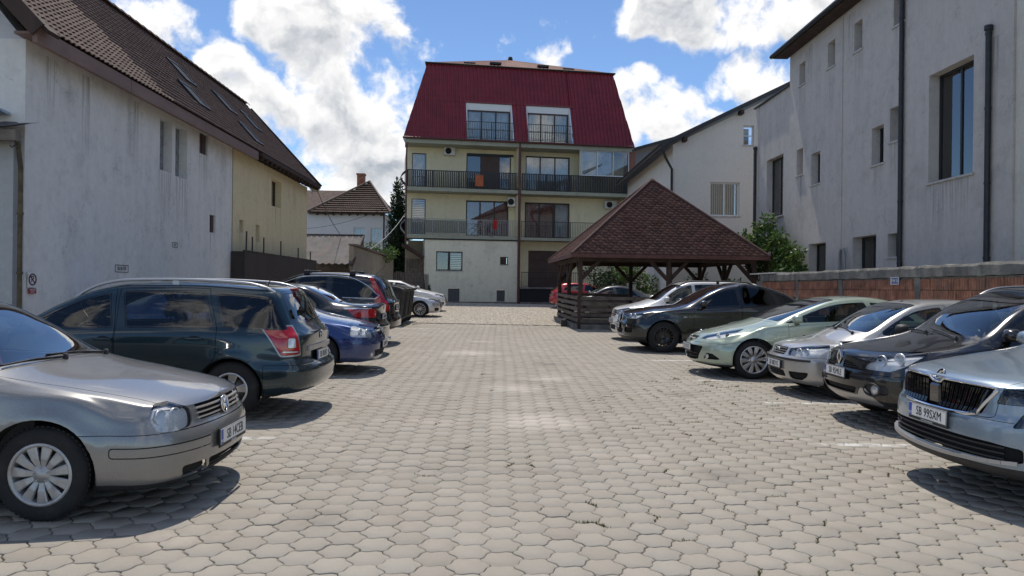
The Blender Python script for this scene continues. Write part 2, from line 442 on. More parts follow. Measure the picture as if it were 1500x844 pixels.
        bm.verts.ensure_lookup_table(); bm.verts.index_update()
        s.bvh = BVHTree.FromPolygons([v.co.copy() for v in bm.verts], [[v.index for v in f.verts] for f in bm.faces])
        s.parts = {}; s.np = 0
    def planF(s, y): y = min(1.0, max(0.0, y / s.WF)); return s.xcF * (1 - (1 - y ** s.pF) ** (1 / s.pF))
    def planR(s, y): y = min(1.0, max(0.0, y / s.WR)); return s.xcR * (1 - (1 - y ** s.pR) ** (1 / s.pR))
    def xeff_f(s, x, y): f = 1 - float(smooth01((x - s.xcF) / 1.6)); return max(0.0, x - s.planF(y) * f)
    def xeff_r(s, x, y): q = s.L - x; f = 1 - float(smooth01((q - s.xcR) / 1.3)); return max(0.0, q - s.planR(y) * f)
    def xeff(s, x, y):
        if x < s.L / 2: return s.xeff_f(x, y)
        return s.L - s.xeff_r(x, y)
    # surface probes (half body, y >= 0)
    def front(s, y, z):
        h = s.bvh.ray_cast(Vector((-3, max(abs(y), .003), z)), Vector((1, 0, 0))); return h[0], h[1]
    def rear(s, y, z):
        h = s.bvh.ray_cast(Vector((s.L + 3, max(abs(y), .003), z)), Vector((-1, 0, 0))); return h[0], h[1]
    def side(s, x, z):
        h = s.bvh.ray_cast(Vector((x, 4, z)), Vector((0, -1, 0))); return h[0], h[1]
    def topp(s, x, y):
        h = s.bvh.ray_cast(Vector((x, max(abs(y), .003), 5)), Vector((0, 0, -1))); return h[0], h[1]
    def near(s, p):
        h = s.bvh.find_nearest(Vector(p)); return h[0], h[1]
    def roofz(s, x):   # height of the roof edge line at side
        w = float(s.wf(x)); wr = w * float(s.rr(x)); return float(s.zt(s.xeff(x, wr))) - s.sp.get('crown', .03)
    def proj(s, kind):
        L = s.L; c = math.cos(rad(45))
        if kind == 'S': return lambda p: (p[0], p[2])
        if kind == 'F' or kind == 'R': return lambda p: (p[1], p[2])
        if kind == 'T': return lambda p: (s.xeff(p[0], p[1]), p[1])
        if kind == 'Q': return lambda p: (p[1] * c + p[0] * c, p[2])
        if kind == 'U': return lambda p: (p[1] * c + (L - p[0]) * c, p[2])
    def cut(s, kind, poly, filt=None, name=None, m=None, gap=0.0, push=0.0, flange=.012, mirror='pair', label=None, back=None):
        """cookie-cut the outline through the shell; the faces inside become part `name`"""
        bm = s.bm; pr = s.proj(kind); P, N = s.P, s.N
        poly = [Vector((q[0], q[1])) for q in poly]
        x0 = min(q.x for q in poly); x1 = max(q.x for q in poly); y0 = min(q.y for q in poly); y1 = max(q.y for q in poly)
        cand = []
        used = set()
        for f in bm.faces:
            if f[s.pid] != 0: continue
            c = Vector((0, 0, 0)); n = Vector((0, 0, 0))
            for v in f.verts: c += v[P]; n += v[N]
            c /= len(f.verts); n.normalize()
            if filt and not filt(c, n): continue
            qs = [pr(v[P]) for v in f.verts]
            if max(q[0] for q in qs) < x0 or min(q[0] for q in qs) > x1 or max(q[1] for q in qs) < y0 or min(q[1] for q in qs) > y1: continue
            cand.append(f)
        if not cand: return None
        vs = {v for f in cand for v in f.verts}
        for v in vs: a, b = pr(v[P]); v.co = (a, b, 0)
        cs = set(cand); k = len(poly)
        for i in range(k):
            a = poly[i]; b = poly[(i + 1) % k]; d = b - a
            if d.length < 1e-7: continue
            ex0, ex1, ey0, ey1 = min(a.x, b.x) - 1e-4, max(a.x, b.x) + 1e-4, min(a.y, b.y) - 1e-4, max(a.y, b.y) + 1e-4
            nx, ny = -d.y / d.length, d.x / d.length
            fs = []
            for f in cs:
                mnx = mny = 9e9; mxx = mxy = -9e9; smin = 9e9; smax = -9e9
                for v in f.verts:
                    X, Y = v.co.x, v.co.y
                    mnx = min(mnx, X); mxx = max(mxx, X); mny = min(mny, Y); mxy = max(mxy, Y)
                    q = (X - a.x) * nx + (Y - a.y) * ny; smin = min(smin, q); smax = max(smax, q)
                if mxx < ex0 or mnx > ex1 or mxy < ey0 or mny > ey1 or smin > -1e-5 or smax < 1e-5: continue
                fs.append(f)
            if not fs: continue
            geom = list({v for f in fs for v in f.verts}) + list({e for f in fs for e in f.edges}) + fs
            before = set(fs)
            r = bmesh.ops.bisect_plane(bm, geom=geom, dist=1e-6, plane_co=(a.x, a.y, 0), plane_no=(nx, ny, 0))
            for g in r['geom']:
                if isinstance(g, bmesh.types.BMFace): cs.add(g)
        # inside test by centroid
        ins = []
        for f in cs:
            if not f.is_valid or f[s.pid] != 0: continue
            cx = sum(v.co.x for v in f.verts) / len(f.verts); cy = sum(v.co.y for v in f.verts) / len(f.verts)
            c = False; j = k - 1
            for i in range(k):
                a, b = poly[i], poly[j]
                if (a.y > cy) != (b.y > cy) and cx < (b.x - a.x) * (cy - a.y) / (b.y - a.y) + a.x: c = not c
                j = i
            if c: ins.append(f)
        allv = {v for f in cs if f.is_valid for v in f.verts} | vs
        for v in allv: v.co = v[P]
        s.np += 1
        for f in ins: f[s.pid] = s.np
        s.parts[s.np] = dict(name=name, m=m, gap=gap, push=push, flange=flange, mirror=mirror, label=label, back=back)
        return s.np
    def faces_of(s, pid): return [f for f in s.bm.faces if f[s.pid] == pid]
    def geom(s, pid, gap, push, flange):
        """verts, faces, normals of one part (half), with in-set edges and a folded-in flange"""
        P, N = s.P, s.N; fs = s.faces_of(pid)
        idx = {}; V = []; NV = []; F = []
        for f in fs:
            row = []
            for v in f.verts:
                if v not in idx: idx[v] = len(V); V.append(Vector(v[P])); NV.append(Vector(v[N]).normalized())
                row.append(idx[v])
            F.append(row)
        ec = {}
        for f in fs:
            for e in f.edges: ec.setdefault(e, []).append(f)
        bound = [(e, l[0]) for e, l in ec.items() if len(l) == 1 and not (e.verts[0][P][1] < 1e-4 and e.verts[1][P][1] < 1e-4)]
        mv = {}
        for e, f in bound:
            a, b = e.verts; n = Vector(a[N]) + Vector(b[N]); d = (Vector(b[P]) - Vector(a[P]))
            if d.length < 1e-7: continue
            ins = n.normalized().cross(d.normalized())
            c = sum((Vector(v[P]) for v in f.verts), Vector()) / len(f.verts)
            if ins.dot(c - Vector(a[P])) < 0: ins = -ins
            for v in (a, b): mv[v] = mv.get(v, Vector()) + ins
        for v, d in mv.items():
            i = idx[v]
            if d.length > 1e-6 and gap > 0:
                dd = d.normalized() * gap
                if v[P][1] < 1e-4: dd.y = 0
                V[i] = V[i] + dd
        if push:
            V = [p - n * push for p, n in zip(V, NV)]
        if flange > 0:
            dup = {}
            for e, f in bound:
                for v in e.verts:
                    if v not in dup:
                        i = idx[v]; dup[v] = len(V); V.append(V[i].copy()); NV.append(Vector((0, 0, 0)))
                        V.append(V[i] - NV[i] * flange); NV.append(Vector((0, 0, 0)))
                a, b = e.verts
                # orient: follow face winding reversed
                vs = [l.vert for l in f.loops]; ia = vs.index(a)
                if vs[(ia + 1) % len(vs)] is not b: a, b = b, a
                F.append([dup[b], dup[a], dup[a] + 1, dup[b] + 1])
        return V, F, NV
    def emit(s, root, pid, name, m, gap, push, flange, mirror, label=None):
        V, F, NV = s.geom(pid, gap, push, flange)
        if not F: return []
        my = lambda q: Vector((q[0], -q[1], q[2]))
        res = []
        if mirror == 'both':
            n = len(V); VV = V + [my(v) for v in V]; NN = NV + [my(v) for v in NV]; FF = F + [[i + n for i in f][::-1] for f in F]
            res.append(mesh_obj(name, VV, FF, m, root, True, normals=NN))
        else:
            res.append(mesh_obj(name, V, F, m, root, True, normals=NV))
            res.append(mesh_obj(name, [my(v) for v in V], [f[::-1] for f in F], m, root, True, normals=[my(v) for v in NV]))
        if label:
            for o in res: o['label'] = label
        return res
    def finish(s, root, body_mat):
        objs = {}
        for pid, q in s.parts.items():
            if q['name'] is None: continue
            if q['back']:       # lamp: recessed bowl as the part, clear lens as its child
                nm, bm_, dep = q['back']
                hs = s.emit(root, pid, q['name'], bm_, .002, dep, -dep + .001, q['mirror'], q['label'])
                ls = s.emit(root, pid, nm, q['m'], .002, 0, 0, q['mirror'])
                for h, l in zip(hs, ls): l.parent = h
                objs.setdefault(q['name'], []).extend(hs); continue
            objs.setdefault(q['name'], []).extend(s.emit(root, pid, q['name'], q['m'], q['gap'], q['push'], q['flange'], q['mirror'], q['label']))
        s.emit(root, 0, 'body', body_mat, .0015, 0, .02, 'both')
        return objs

def make_wheel(root, x, y, R, rim_r, width, style, rim_mat, sgn):
    """tyre and rim at (x, y outer face); sgn = +1 for y>0 side"""
    hub = link(bpy.data.objects.new('wheel', None)); hub.parent = root; hub.location = (x, y, R); hub.empty_display_size = .1
    M = Matrix.Diagonal((1, sgn, 1, 1))
    t = MB(); w = width
    t.lathe([(rim_r - .01, -.015), (rim_r + .004, -.004), (rim_r + .35 * (R - rim_r), .004), (rim_r + .75 * (R - rim_r), -.006), (R - .010, -.022), (R - .001, -.045), (R, -.06), (R, -w + .06), (R - .01, -w + .03), (rim_r + .5 * (R - rim_r), -w), (rim_r - .01, -w + .01)], 40, M)
    # tread blocks round the shoulder
    for k in range(56):
        a = 2 * math.pi * k / 56; ca, sa = math.cos(a), math.sin(a); Q = M @ Matrix.Rotation(-a, 4, 'Y')
        t.box(R - .012, R + .002, -.062, -.030, -.010, .010, Q)
    to = t.build('tyre', MATS['tyre_rubber'], hub)
    r = MB(); n, w0, w1, pair, dish, kind = style
    r.lathe([(rim_r + .004, -.008), (rim_r - .004, .002), (rim_r - .018, .0), (rim_r - .026, -.02), (rim_r - .035, -.09), (rim_r - .035, -w + .02)], 40, M)
    for k in range(n):
        for pq in ((-1, 1) if pair else (0,)):
            a = 2 * math.pi * (k + .13) / n + pq * pair; Q = M @ Matrix.Rotation(-a, 4, 'Y')
            r0 = .035 if kind != 'mesh' else .06; r1 = rim_r - .012
            segs = [(r0, -.02 - dish, w0), (r0 + .45 * (r1 - r0), -.006 - dish * .5, w0 + (w1 - w0) * .45), (r1, -.012, w1)]
            vs = []; fs = []
            for (rr, yy, ww) in segs:
                e = min(.010, ww * .25)
                vs += [Q @ Vector(p) for p in ((rr, yy - .022, -ww), (rr, yy - .006, -ww), (rr, yy, -ww + e), (rr, yy, ww - e), (rr, yy - .006, ww), (rr, yy - .022, ww))]
            for i in range(2):
                o = i * 6
                for j in range(5): fs.append((o + j, o + j + 1, o + 6 + j + 1, o + 6 + j))
            r.add(vs, fs)
    r.lathe([(.0, -.006 - dish), (.028, -.006 - dish), (.033, -.012 - dish), (.058, -.016 - dish), (.07, -.03 - dish)], 24, M)
    for k in range(5):
        a = 2 * math.pi * k / 5 + .3; Q = M @ Matrix.Rotation(-a, 4, 'Y') @ Matrix.Translation((.048, 0, 0))
        r.lathe([(.0, -.008 - dish), (.007, -.008 - dish), (.008, -.02 - dish)], 6, Q)
    ro = r.build('rim', rim_mat, hub)
    b = MB(); b.lathe([(.0, -.075), (rim_r * .78, -.075), (rim_r * .78, -.095), (0, -.095)], 28, M)
    b.box(rim_r * .45, rim_r * .80, -.12, -.06, -.06, .06, M @ Matrix.Rotation(rad(140), 4, 'Y'))
    bo = b.build('brake_disc', MATS['brake_disc'], hub)
    return hub

EU_N = 'RO'
def make_plate(root, c, n, text, w=.52, h=.11, dot=True, holder='plate_black', tail=''):
    """registration plate centred at c facing n (mostly along x)"""
    n = Vector(n); n.z *= .4; n.normalize(); up = Vector((0, 0, 1)); r = up.cross(n).normalized(); u = n.cross(r).normalized()
    M = Matrix(((r.x, u.x, n.x, c[0]), (r.y, u.y, n.y, c[1]), (r.z, u.z, n.z, c[2]), (0, 0, 0, 1)))
    p = MB(); p.box(-w / 2 - .008, w / 2 + .008, -h / 2 - .022, h / 2 + .008, -.012, .004, M, .004)
    p.build('plate_holder', MATS[holder], root)
    q = MB(); q.box(-w / 2, w / 2, -h / 2, h / 2, .004, .0075, M, .001)
    po = q.build('number_plate', MATS['plate_white'], root)
    b = MB(); b.box(-w / 2 + .002, -w / 2 + .042, -h / 2 + .002, h / 2 - .002, .0075, .0085, M); b.build('country_band', MATS['plate_blue'], po)
    text_obj('country_letters', EU_N, .028, M @ Matrix.Translation((-w / 2 + .022, -h * .28, .0095)), MATS['plate_white'], po)
    text_obj('plate_letters', text, h * .92, M @ Matrix.Translation((.022, -.003, .0085)), MATS['plate_black'], po, sx=.80, spacing=1.02)
    fr = MB()
    for y in (-h / 2 + .003, h / 2 - .003): fr.box(-w / 2 + .043, w / 2 - .002, y - .0016, y + .0016, .0075, .0084, M)
    fr.box(w / 2 - .005, w / 2 - .002, -h / 2 + .002, h / 2 - .002, .0075, .0084, M); fr.build('plate_border', MATS['plate_black'], po)
    if tail: text_obj('dealer_strip', tail, .016, M @ Matrix.Translation((0, -h / 2 - .012, .0055)), MATS['plate_white'], root)
    return po

def make_interior(root, S, x_dash, x_seat, x_rear, zf=.30, wheel_mat=None, dark='dash_plastic'):
    w = float(S.wf(x_seat)) - .13
    zd = float(S.zs(x_dash)) - .03
    d = MB(); d.prism([(x_dash - .50, zd - .06), (x_dash - .1, zd - .01), (x_dash + .12, zd), (x_dash + .24, zd - .04), (x_dash + .28, zd - .22), (x_dash + .15, zf + .1), (x_dash - .5, zf + .1)], -w, w)
    d.box(x_dash + .02, x_dash + .20, -.58, -.16, zd - .02, zd + .035, None, .03)
    d.build('dashboard', MATS[dark], root)
    st = MB(); M = Matrix.Translation((x_dash + .42, -.36, zd - .05)) @ Matrix.Rotation(rad(-62), 4, 'Y')
    st.tube([M @ Vector((.185 * math.cos(a), .185 * math.sin(a), 0)) for a in np.linspace(0, 2 * math.pi, 24, endpoint=False)], .016, 8, True)
    st.box(-.18, .18, -.02, .02, -.015, .015, M); st.box(-.02, .02, -.18, .18, -.015, .015, M); st.box(-.06, .06, -.07, .07, -.03, .02, M, .02)
    st.tube([M @ Vector((0, 0, 0)), M @ Vector((0, 0, -.35))], .03, 8)
    st.build('steering_wheel', MATS[wheel_mat or dark], root)
    for (xs, ys) in ((x_seat, -.37), (x_seat, .37)):
        b = MB(); lean = Matrix.Translation((xs + .02, ys, zf + .22)) @ Matrix.Rotation(rad(18), 4, 'Y')
        b.box(xs - .46, xs + .06, ys - .24, ys + .24, zf + .02, zf + .22, None, .06)
        b.box(-.06, .08, -.24, .24, -.05, .58, lean, .07)
        b.box(-.03, .05, -.13, .13, .64, .82, lean, .045); b.tube([lean @ Vector((.01, -.06, .55)), lean @ Vector((.01, -.06, .68))], .008, 6); b.tube([lean @ Vector((.01, .06, .55)), lean @ Vector((.01, .06, .68))], .008, 6)
        b.build('seat', MATS['seat_fabric'], root)
    b = MB(); b.box(x_rear - .45, x_rear + .02, -w + .02, w - .02, zf + .02, zf + .24, None, .06)
    lean = Matrix.Translation((x_rear, 0, zf + .2)) @ Matrix.Rotation(rad(22), 4, 'Y')
    b.box(-.05, .08, -w + .04, w - .04, 0, .56, lean, .06)
    for y in (-.4, .4): b.box(-.02, .05, y - .13, y + .13, .58, .72, lean, .04)
    b.build('rear_bench', MATS['seat_fabric'], root)
    # header mirror
    hx = x_dash + .55
    p, n = S.topp(hx, 0)
    if p is not None:
        m = MB(); m.box(hx + .08, hx + .11, -.11, .11, p.z - .16, p.z - .09, None, .012); m.tube([(hx + .08, 0, p.z - .12), (hx, 0, p.z - .02)], .01, 6); m.build('rear_view_mirror', MATS['dash_plastic'], root)

def make_door_mirror(root, S, x, z, body_mat, size=(.11, .20, .15), sides=(-1, 1)):
    for sg in sides:
        p, n = S.side(x, z)
        if p is None: return
        y0 = p.y; lx, ly, lz = size
        hub = MB(); M = Matrix.Diagonal((1, sg, 1, 1))
        bm = bmesh.new(); bmesh.ops.create_uvsphere(bm, u_segments=16, v_segments=10, radius=1.0)
        vs = []
        for v in bm.verts:
            c = v.co.copy()
            xx = c.x if c.x < 0 else c.x * .35
            zz = c.z * (1 - .12 * c.y)
            vs.append(M @ Vector((x - .02 + math.copysign(abs(xx) ** .8, xx) * lx, y0 + .06 + ly * .5 + math.copysign(abs(c.y) ** .75, c.y) * ly * .5, z + .085 + math.copysign(abs(zz) ** .8, zz) * lz * .5)))
        bm.verts.index_update(); fs = [[v.index for v in f.verts] for f in bm.faces]; bm.free()
        hub.add(vs, fs, True)
        o = hub.build('door_mirror', body_mat, root)
        a = MB(); a.bar(M @ Vector((x + .02, y0 - .03, z + .02)), M @ Vector((x, y0 + .10, z + .035)), .09, .035); a.build('mirror_foot', MATS['black_plastic'], o)
        g = MB(); g.box(x + lx * .35 - .03, x + lx * .35 - .018, y0 + .085, y0 + .035 + ly, z + .035, z + .135, M, .004); g.build('mirror_glass', MATS['mirror_glass'], o)

def front_bar(S, ys, z, w, h, out=.0, mirror=True, rear=False):
    """points along nose at height z for y in ys"""
    pts = []
    for y in ys:
        p, n = (S.rear if rear else S.front)(y, z)
        if p is None: continue
        pts.append(Vector((p.x + (out if rear else -out), y, z)))
    return pts

def make_wiper(root, S, x0, y0, x1, y1):
    w = MB()
    p0, n0 = S.topp(x0, y0); p1, n1 = S.topp(x1, y1)
    if p0 is None or p1 is None: return
    sg0 = 1 if y0 >= 0 else -1; sg1 = 1 if y1 >= 0 else -1
    a = Vector((p0.x, y0, p0.z + .02)); b = Vector((p1.x, y1, p1.z + .02))
    w.tube([a, (a + b) / 2 + Vector((-.0, 0, .012)), b], .007, 6); w.bar(a + Vector((.03, 0, -.006)), b + Vector((.03, 0, -.006)), .012, .016)
    w.lathe([(0, .02), (.018, .02), (.02, -.03)], 10, Matrix.Translation(a) @ Matrix.Rotation(rad(90), 4, 'X'))
    w.build('wiper', MATS['black_plastic'], root)

def window_poly(S, xb0, xt0, xb1, xt1, mb=.02, mt=.07, r=.03, n=10, ztop=None):
    """side window outline following shoulder and roof edge; None for xt0/xt1 lets the roofline close the corner"""
    bz = lambda x: float(S.zs(x)) + mb
    tz = lambda x: S.roofz(x) - mt
    a = xt0 if xt0 is not None else xb0; b = xt1 if xt1 is not None else xb1
    top = [(x, max(tz(x), bz(x) + .012)) for x in np.linspace(b, a, n)]
    bot = [(x, bz(x)) for x in np.linspace(xb0, xb1, 6)]
    pts = [(p[0], p[1], r if i in (0, len(bot) - 1) else 0) for i, p in enumerate(bot)] + [(p[0], p[1], r if i in (0, len(top) - 1) else 0) for i, p in enumerate(top)]
    return rpoly(pts, r)

def inset_poly(poly, d):
    out = []; m = len(poly); A = sum(poly[i].x * poly[(i + 1) % m].y - poly[(i + 1) % m].x * poly[i].y for i in range(m))
    sg = 1 if A > 0 else -1
    for i in range(m):
        a = poly[i - 1]; b = poly[i]; c = poly[(i + 1) % m]
        e1 = (b - a); e2 = (c - b)
        if e1.length < 1e-7 or e2.length < 1e-7: out.append(b.copy()); continue
        n1 = Vector((-e1.y, e1.x)).normalized() * sg; n2 = Vector((-e2.y, e2.x)).normalized() * sg
        n = (n1 + n2); n = n / max(n.length, .3)
        out.append(b + n * d / max(.45, n.normalized().dot(n1)))
    return out

def build_car(name, sp, pos, facing, label, cat='car', group='cars parked in the paved yard'):
    """facing = -1: nose towards -x of the world; +1: nose towards +x"""
    S = Shell(sp); L = sp['L']; pm = sp['paint']; R = sp['wheelR']
    root = link(bpy.data.objects.new(name, None)); tag(root, label, cat, group)
    glm = MATS[sp.get('glass', 'side_glass')]; rgl = MATS[sp.get('rglass', sp.get('glass', 'side_glass'))]
    K = MATS['black_plastic']
    up = lambda c, n: n.z > .1 or n.x * n.x > .2
    # wheel arches
    for (wx, Ra) in sp['arches']:
        circ = [(wx + Ra * math.cos(a), R + Ra * math.sin(a)) for a in np.linspace(0, 2 * math.pi, 36, endpoint=False)]
        # open down to the ground
        pl = [(wx + Ra * math.cos(a), R * 1.0 + Ra * math.sin(a)) for a in np.linspace(-.35, math.pi + .35, 26)] + [(wx - Ra * .93, -.2), (wx + Ra * .93, -.2)]
        S.cut('S', pl, lambda c, n: c.y > .38 and abs(n.x) < .98, None)
    # windscreen
    xc, xh = sp['screen']; mside = sp.get('pillar', .05)
    def edge_y(x): return float(S.wf(x)) * float(S.rr(x)) - mside
    xs = np.linspace(xc, xh, 8)
    pts = [(xs[0], -.02, 0), (xs[0], edge_y(xs[0]), .05)] + [(x, edge_y(x), 0) for x in xs[1:-1]] + [(xs[-1], edge_y(xs[-1]), .05), (xs[-1], -.02, 0)]
    pw = rpoly(pts, .04)
    fw = lambda c, n: n.z > .25 and c.x < L * .6
    inner = rpoly([(xs[0] + .03, -.02, 0), (xs[0] + .03, edge_y(xs[0]) - .02, .05)] + [(x, edge_y(x) - .02, 0) for x in xs[1:-1]] + [(xs[-1] - .03, edge_y(xs[-1]) - .02, .05), (xs[-1] - .03, -.02, 0)], .04)
    S.cut('T', inner, fw, 'windscreen', MATS['windscreen_glass'], 0, .004, 0, 'both')
    S.cut('T', pw, fw, 'windscreen_frit', MATS['gloss_black'], 0, .002, .006, 'both')
    # side windows: black surround, then panes
    fside = lambda c, n: n.y > .3
    if 'dlo' in sp:
        for (args, g) in sp['dlo']:
            po = window_poly(S, *args) if not callable(args) else args(S)
            S.cut('S', inset_poly(po, .016), fside, 'side_window', glm if g == 0 else rgl, 0, .006, 0, 'pair')
            S.cut('S', po, fside, 'window_trim', MATS[sp.get('trim', 'gloss_black')], 0, .001, .01, 'pair')
    for (args) in sp.get('pillars', []):
        S.cut('S', args(S), fside, 'pillar_trim', MATS['gloss_black'], 0, .001, .006, 'pair')
    # rear screen
    if 'rscreen' in sp:
        kind, poly = sp['rscreen'](S)
        fr = lambda c, n: (n.x > .15 or n.z > .3) and c.x > L * .6
        S.cut(kind, inset_poly(rpoly(poly, .05), .02), fr, 'rear_window', rgl, 0, .005, 0, 'both')
        S.cut(kind, rpoly(poly, .05), fr, 'rear_window_trim', MATS['gloss_black'], 0, .001, .008, 'both')
    # custom cuts (lamps, grilles, panels)
    for c in sp.get('cuts', []):
        poly = c['poly'](S) if callable(c['poly']) else c['poly']
        poly = rpoly(poly, c.get('r', .02))
        S.cut(c['k'], poly, c.get('f'), c['name'], c.get('m', pm), c.get('gap', 0), c.get('push', 0), c.get('flange', .012), c.get('mir', 'pair'), c.get('label'), c.get('back'))
    objs = S.finish(root, pm)
    # glue panes to their door
    # floor and wheel wells
    fl = MB(); zf = float(S.zb(L / 2)) + .03; wI = float(S.wf(L / 2)) - .42
    wfull = float(S.wf(L / 2)) - .07
    f1 = sp['arches'][0][0] + sp['arches'][0][1]; r0 = sp['arches'][1][0] - sp['arches'][1][1]
    f0 = sp['arches'][0][0] - sp['arches'][0][1]; r1 = sp['arches'][1][0] + sp['arches'][1][1]
    fl.box(.28, f0 + .02, -wI - .12, wI + .12, zf + .05, zf + .08); fl.box(f0 + .02, f1 - .02, -wI, wI, zf + .03, zf + .32)
    fl.box(f1 - .02, r0 + .02, -wfull, wfull, zf - .01, zf + .03); fl.box(r0 + .02, r1 - .02, -wI, wI, zf + .03, zf + .25); fl.box(r1 - .02, L - .25, -wI - .1, wI + .1, zf + .08, zf + .12)
    fl.build('underbody', MATS['dark_void'], root)
    for (wx, Ra) in sp['arches']:
        yo = float(S.wf(wx))
        for sg in (-1, 1):
            w = MB(); n = 20; prof = []
            hit, _ = S.side(wx, R + Ra + .02)
            yo2 = (hit.y if hit else yo) - .014
            vs = []; fs = []
            for a in np.linspace(-.35, math.pi + .35, n):
                q = (wx + (Ra + .004) * math.cos(a), R + (Ra + .004) * math.sin(a))
                vs += [(q[0], sg * yo2, q[1]), (q[0], sg * (wI - .02), q[1])]
            for i in range(n - 1): fs.append((2 * i, 2 * i + 1, 2 * i + 3, 2 * i + 2))
            w.add(vs, fs, True)
            c = len(w.v); 
            w.prism([(wx + (Ra + .02) * math.cos(a), R + (Ra + .02) * math.sin(a)) for a in np.linspace(-.35, math.pi + .35, n)], sg * (wI - .02), sg * (wI - .05))
            w.build('wheel_well', MATS['dark_void'], root)
    # wheels
    tw = sp.get('tyre_w', .20)
    for (wx, Ra) in sp['arches']:
        hit, _ = S.side(wx, R + Ra + .03); yo = (hit.y if hit else float(S.wf(wx))) - sp.get('wheel_in', .030)
        for sg in (-1, 1): make_wheel(root, wx, sg * yo, R, sp['rim'], tw, sp['style'], MATS[sp['rim_mat']], sg)
    make_interior(root, S, sp['screen'][0] + .22, sp.get('seat', sp['screen'][1] + .55), sp.get('bench', sp['screen'][1] + 1.4), zf + .03, sp.get('wheel_col'))
    if 'mirror' in sp: make_door_mirror(root, S, sp['mirror'][0], sp['mirror'][1], sp.get('mirror_mat', pm), sides=sp.get('mirror_sides', (-1, 1)))
    for h in sp.get('handles', []):
        p, n = S.side(*h)
        if p is None: continue
        for sg in (-1, 1):
            m = MB(); m.box(h[0] - .10, h[0] + .10, -.012, .012, h[1] - .014, h[1] + .014, Matrix.Translation((0, sg * (p.y + .022), 0)), .008)
            for dx in (-.085, .085): m.box(h[0] + dx - .014, h[0] + dx + .014, -.024, .0, h[1] - .012, h[1] + .012, Matrix.Translation((0, sg * (p.y + .012), 0)))
            m.build('door_handle', sp.get('handle_mat', pm), root)
            c = MB(); c.lathe([(0, .001), (.05, .001), (.062, .003)], 14, Matrix.Translation((h[0], sg * (p.y - .002), h[1])) @ Matrix.Diagonal((1.2, sg, .6, 1))); c.build('handle_recess', MATS['black_plastic'], root)
    for w in sp.get('wipers', []): make_wiper(root, S, *w)
    if 'extra' in sp: sp['extra'](root, S, objs)
    # place
    x, y, dz = pos
    z = G(x + facing * -L / 2, y) + dz
    ex = Vector((1, 0, (G(1, y) - G(0, y)))).normalized(); ey = Vector((0, 1, (G(x, y + .5) - G(x, y - .5)))).normalized(); ez = ex.cross(ey).normalized(); ey = ez.cross(ex)
    if facing == 1: ax, ay = -ex, -ey
    else: ax, ay = ex, ey
    yaw = Matrix.Rotation(rad(sp.get('yaw', 0)), 4, 'Z')
    Mx = Matrix(((ax.x, ay.x, ez.x, x), (ax.y, ay.y, ez.y, y), (ax.z, ay.z, ez.z, G(x, y) + dz), (0, 0, 0, 1)))
    root.matrix_world = Mx @ yaw
    return root, S
# ------------------------------------------------------------------ the cars themselves
def base(L, W, H, wheelR, xf, xr, nose_z, hood_z, cowl, head, tail, tail_z, belt, rim, style, rim_mat, **kw):
    """shared proportions; cowl, head: (x, z); tail: roof end (x, z)"""
    cx, cz = cowl; hx, hz = head; tx, tz = tail
    d = dict(L=L, W=W, wheelR=wheelR, rim=rim, style=style, rim_mat=rim_mat,
             arches=[(xf, wheelR + kw.pop('archgap', .045)), (xr, wheelR + .045)],
             top=[(0, nose_z), (.10, nose_z + (hood_z - nose_z) * .30), (.30, nose_z + (hood_z - nose_z) * .62), (.62, hood_z), (cx - .02, cz), (cx + .12, cz + .055), (cx + (hx - cx) * .55, cz + (hz - cz) * .60), (hx, hz), (hx + .35, hz + (H - hz) * .8), ((hx + tx) / 2, H), (tx, tz)] + kw.pop('rear'),
             shoulder=[(0, nose_z - .05), (.3, nose_z + (hood_z - nose_z) * .45), (.8, belt[0] - .05), (cx + .25, belt[0]), (xr - .3, belt[1]), (L - .25, belt[1] + kw.pop('shr', -.02)), (L, tail_z - .04)],
             bottom=[(0, .21), (.3, .19), (xf + .4, .21), (xr - .4, .21), (L - .4, .25), (L, .30)],
             ratio=[(0, .90), (cx - .3, .85), (cx + .02, .84), (cx + (hx - cx) * .5, .78), (hx, .715), (hx + .5, .69), (tx - .3, .685), (tx, .70), (L, .86)],
             plan=[(0, .94), (.45, .955), (xf + .35, .995), ((xf + xr) / 2, 1.0), (xr + .1, .995), (L - .4, .96), (L, .92)],
             leanF=[(0, .12), (.22, .08), (.32, .01), (.5, 0), (.60, .03), (nose_z, .10), (nose_z + .2, .16), (2, .2)],
             leanR=[(0, .10), (.30, .06), (.42, 0), (.58, 0), (.66, .07), (.9, .09), (1.1, .12), (2, .12)],
             screen=(cx + .02, hx + .01))
    d.update(kw); return d

def fN(c, n): return n.x < -.15 or (c.y > .4 and c.x < 1.5)
def fR(L): return lambda c, n: n.x > .15 or (c.y > .4 and c.x > L - 1.4)
def fTop(c, n): return n.z > .4
def fS(c, n): return n.y > .3
def hood_cut(x0, x1, y0, y1, bow=0):
    return dict(k='T', name='bonnet', gap=.0045, mir='both', r=.06, f=lambda c, n: n.z > .3 or (n.x < -.3 and c.z > .55), poly=[(x0, -.05, 0), (x0, y0 * .5, .01), (x0, y0), ((x0 + x1) / 2, (y0 + y1) / 2 + bow, .3), (x1, y1, .03), (x1, -.05, 0)])
def front_bumper(z, xa, zc=None):
    return dict(k='S', name='front_bumper', gap=.003, mir='both', r=.0, poly=[(-.8, -.5), (xa, -.5), (xa, z + (zc or 0)), (.45, z), (-.8, z)])
def rear_bumper(L, z, xa):
    return dict(k='S', name='rear_bumper', gap=.003, mir='both', r=.0, poly=[(L + .8, -.5), (xa, -.5), (xa, z), (L + .8, z)])
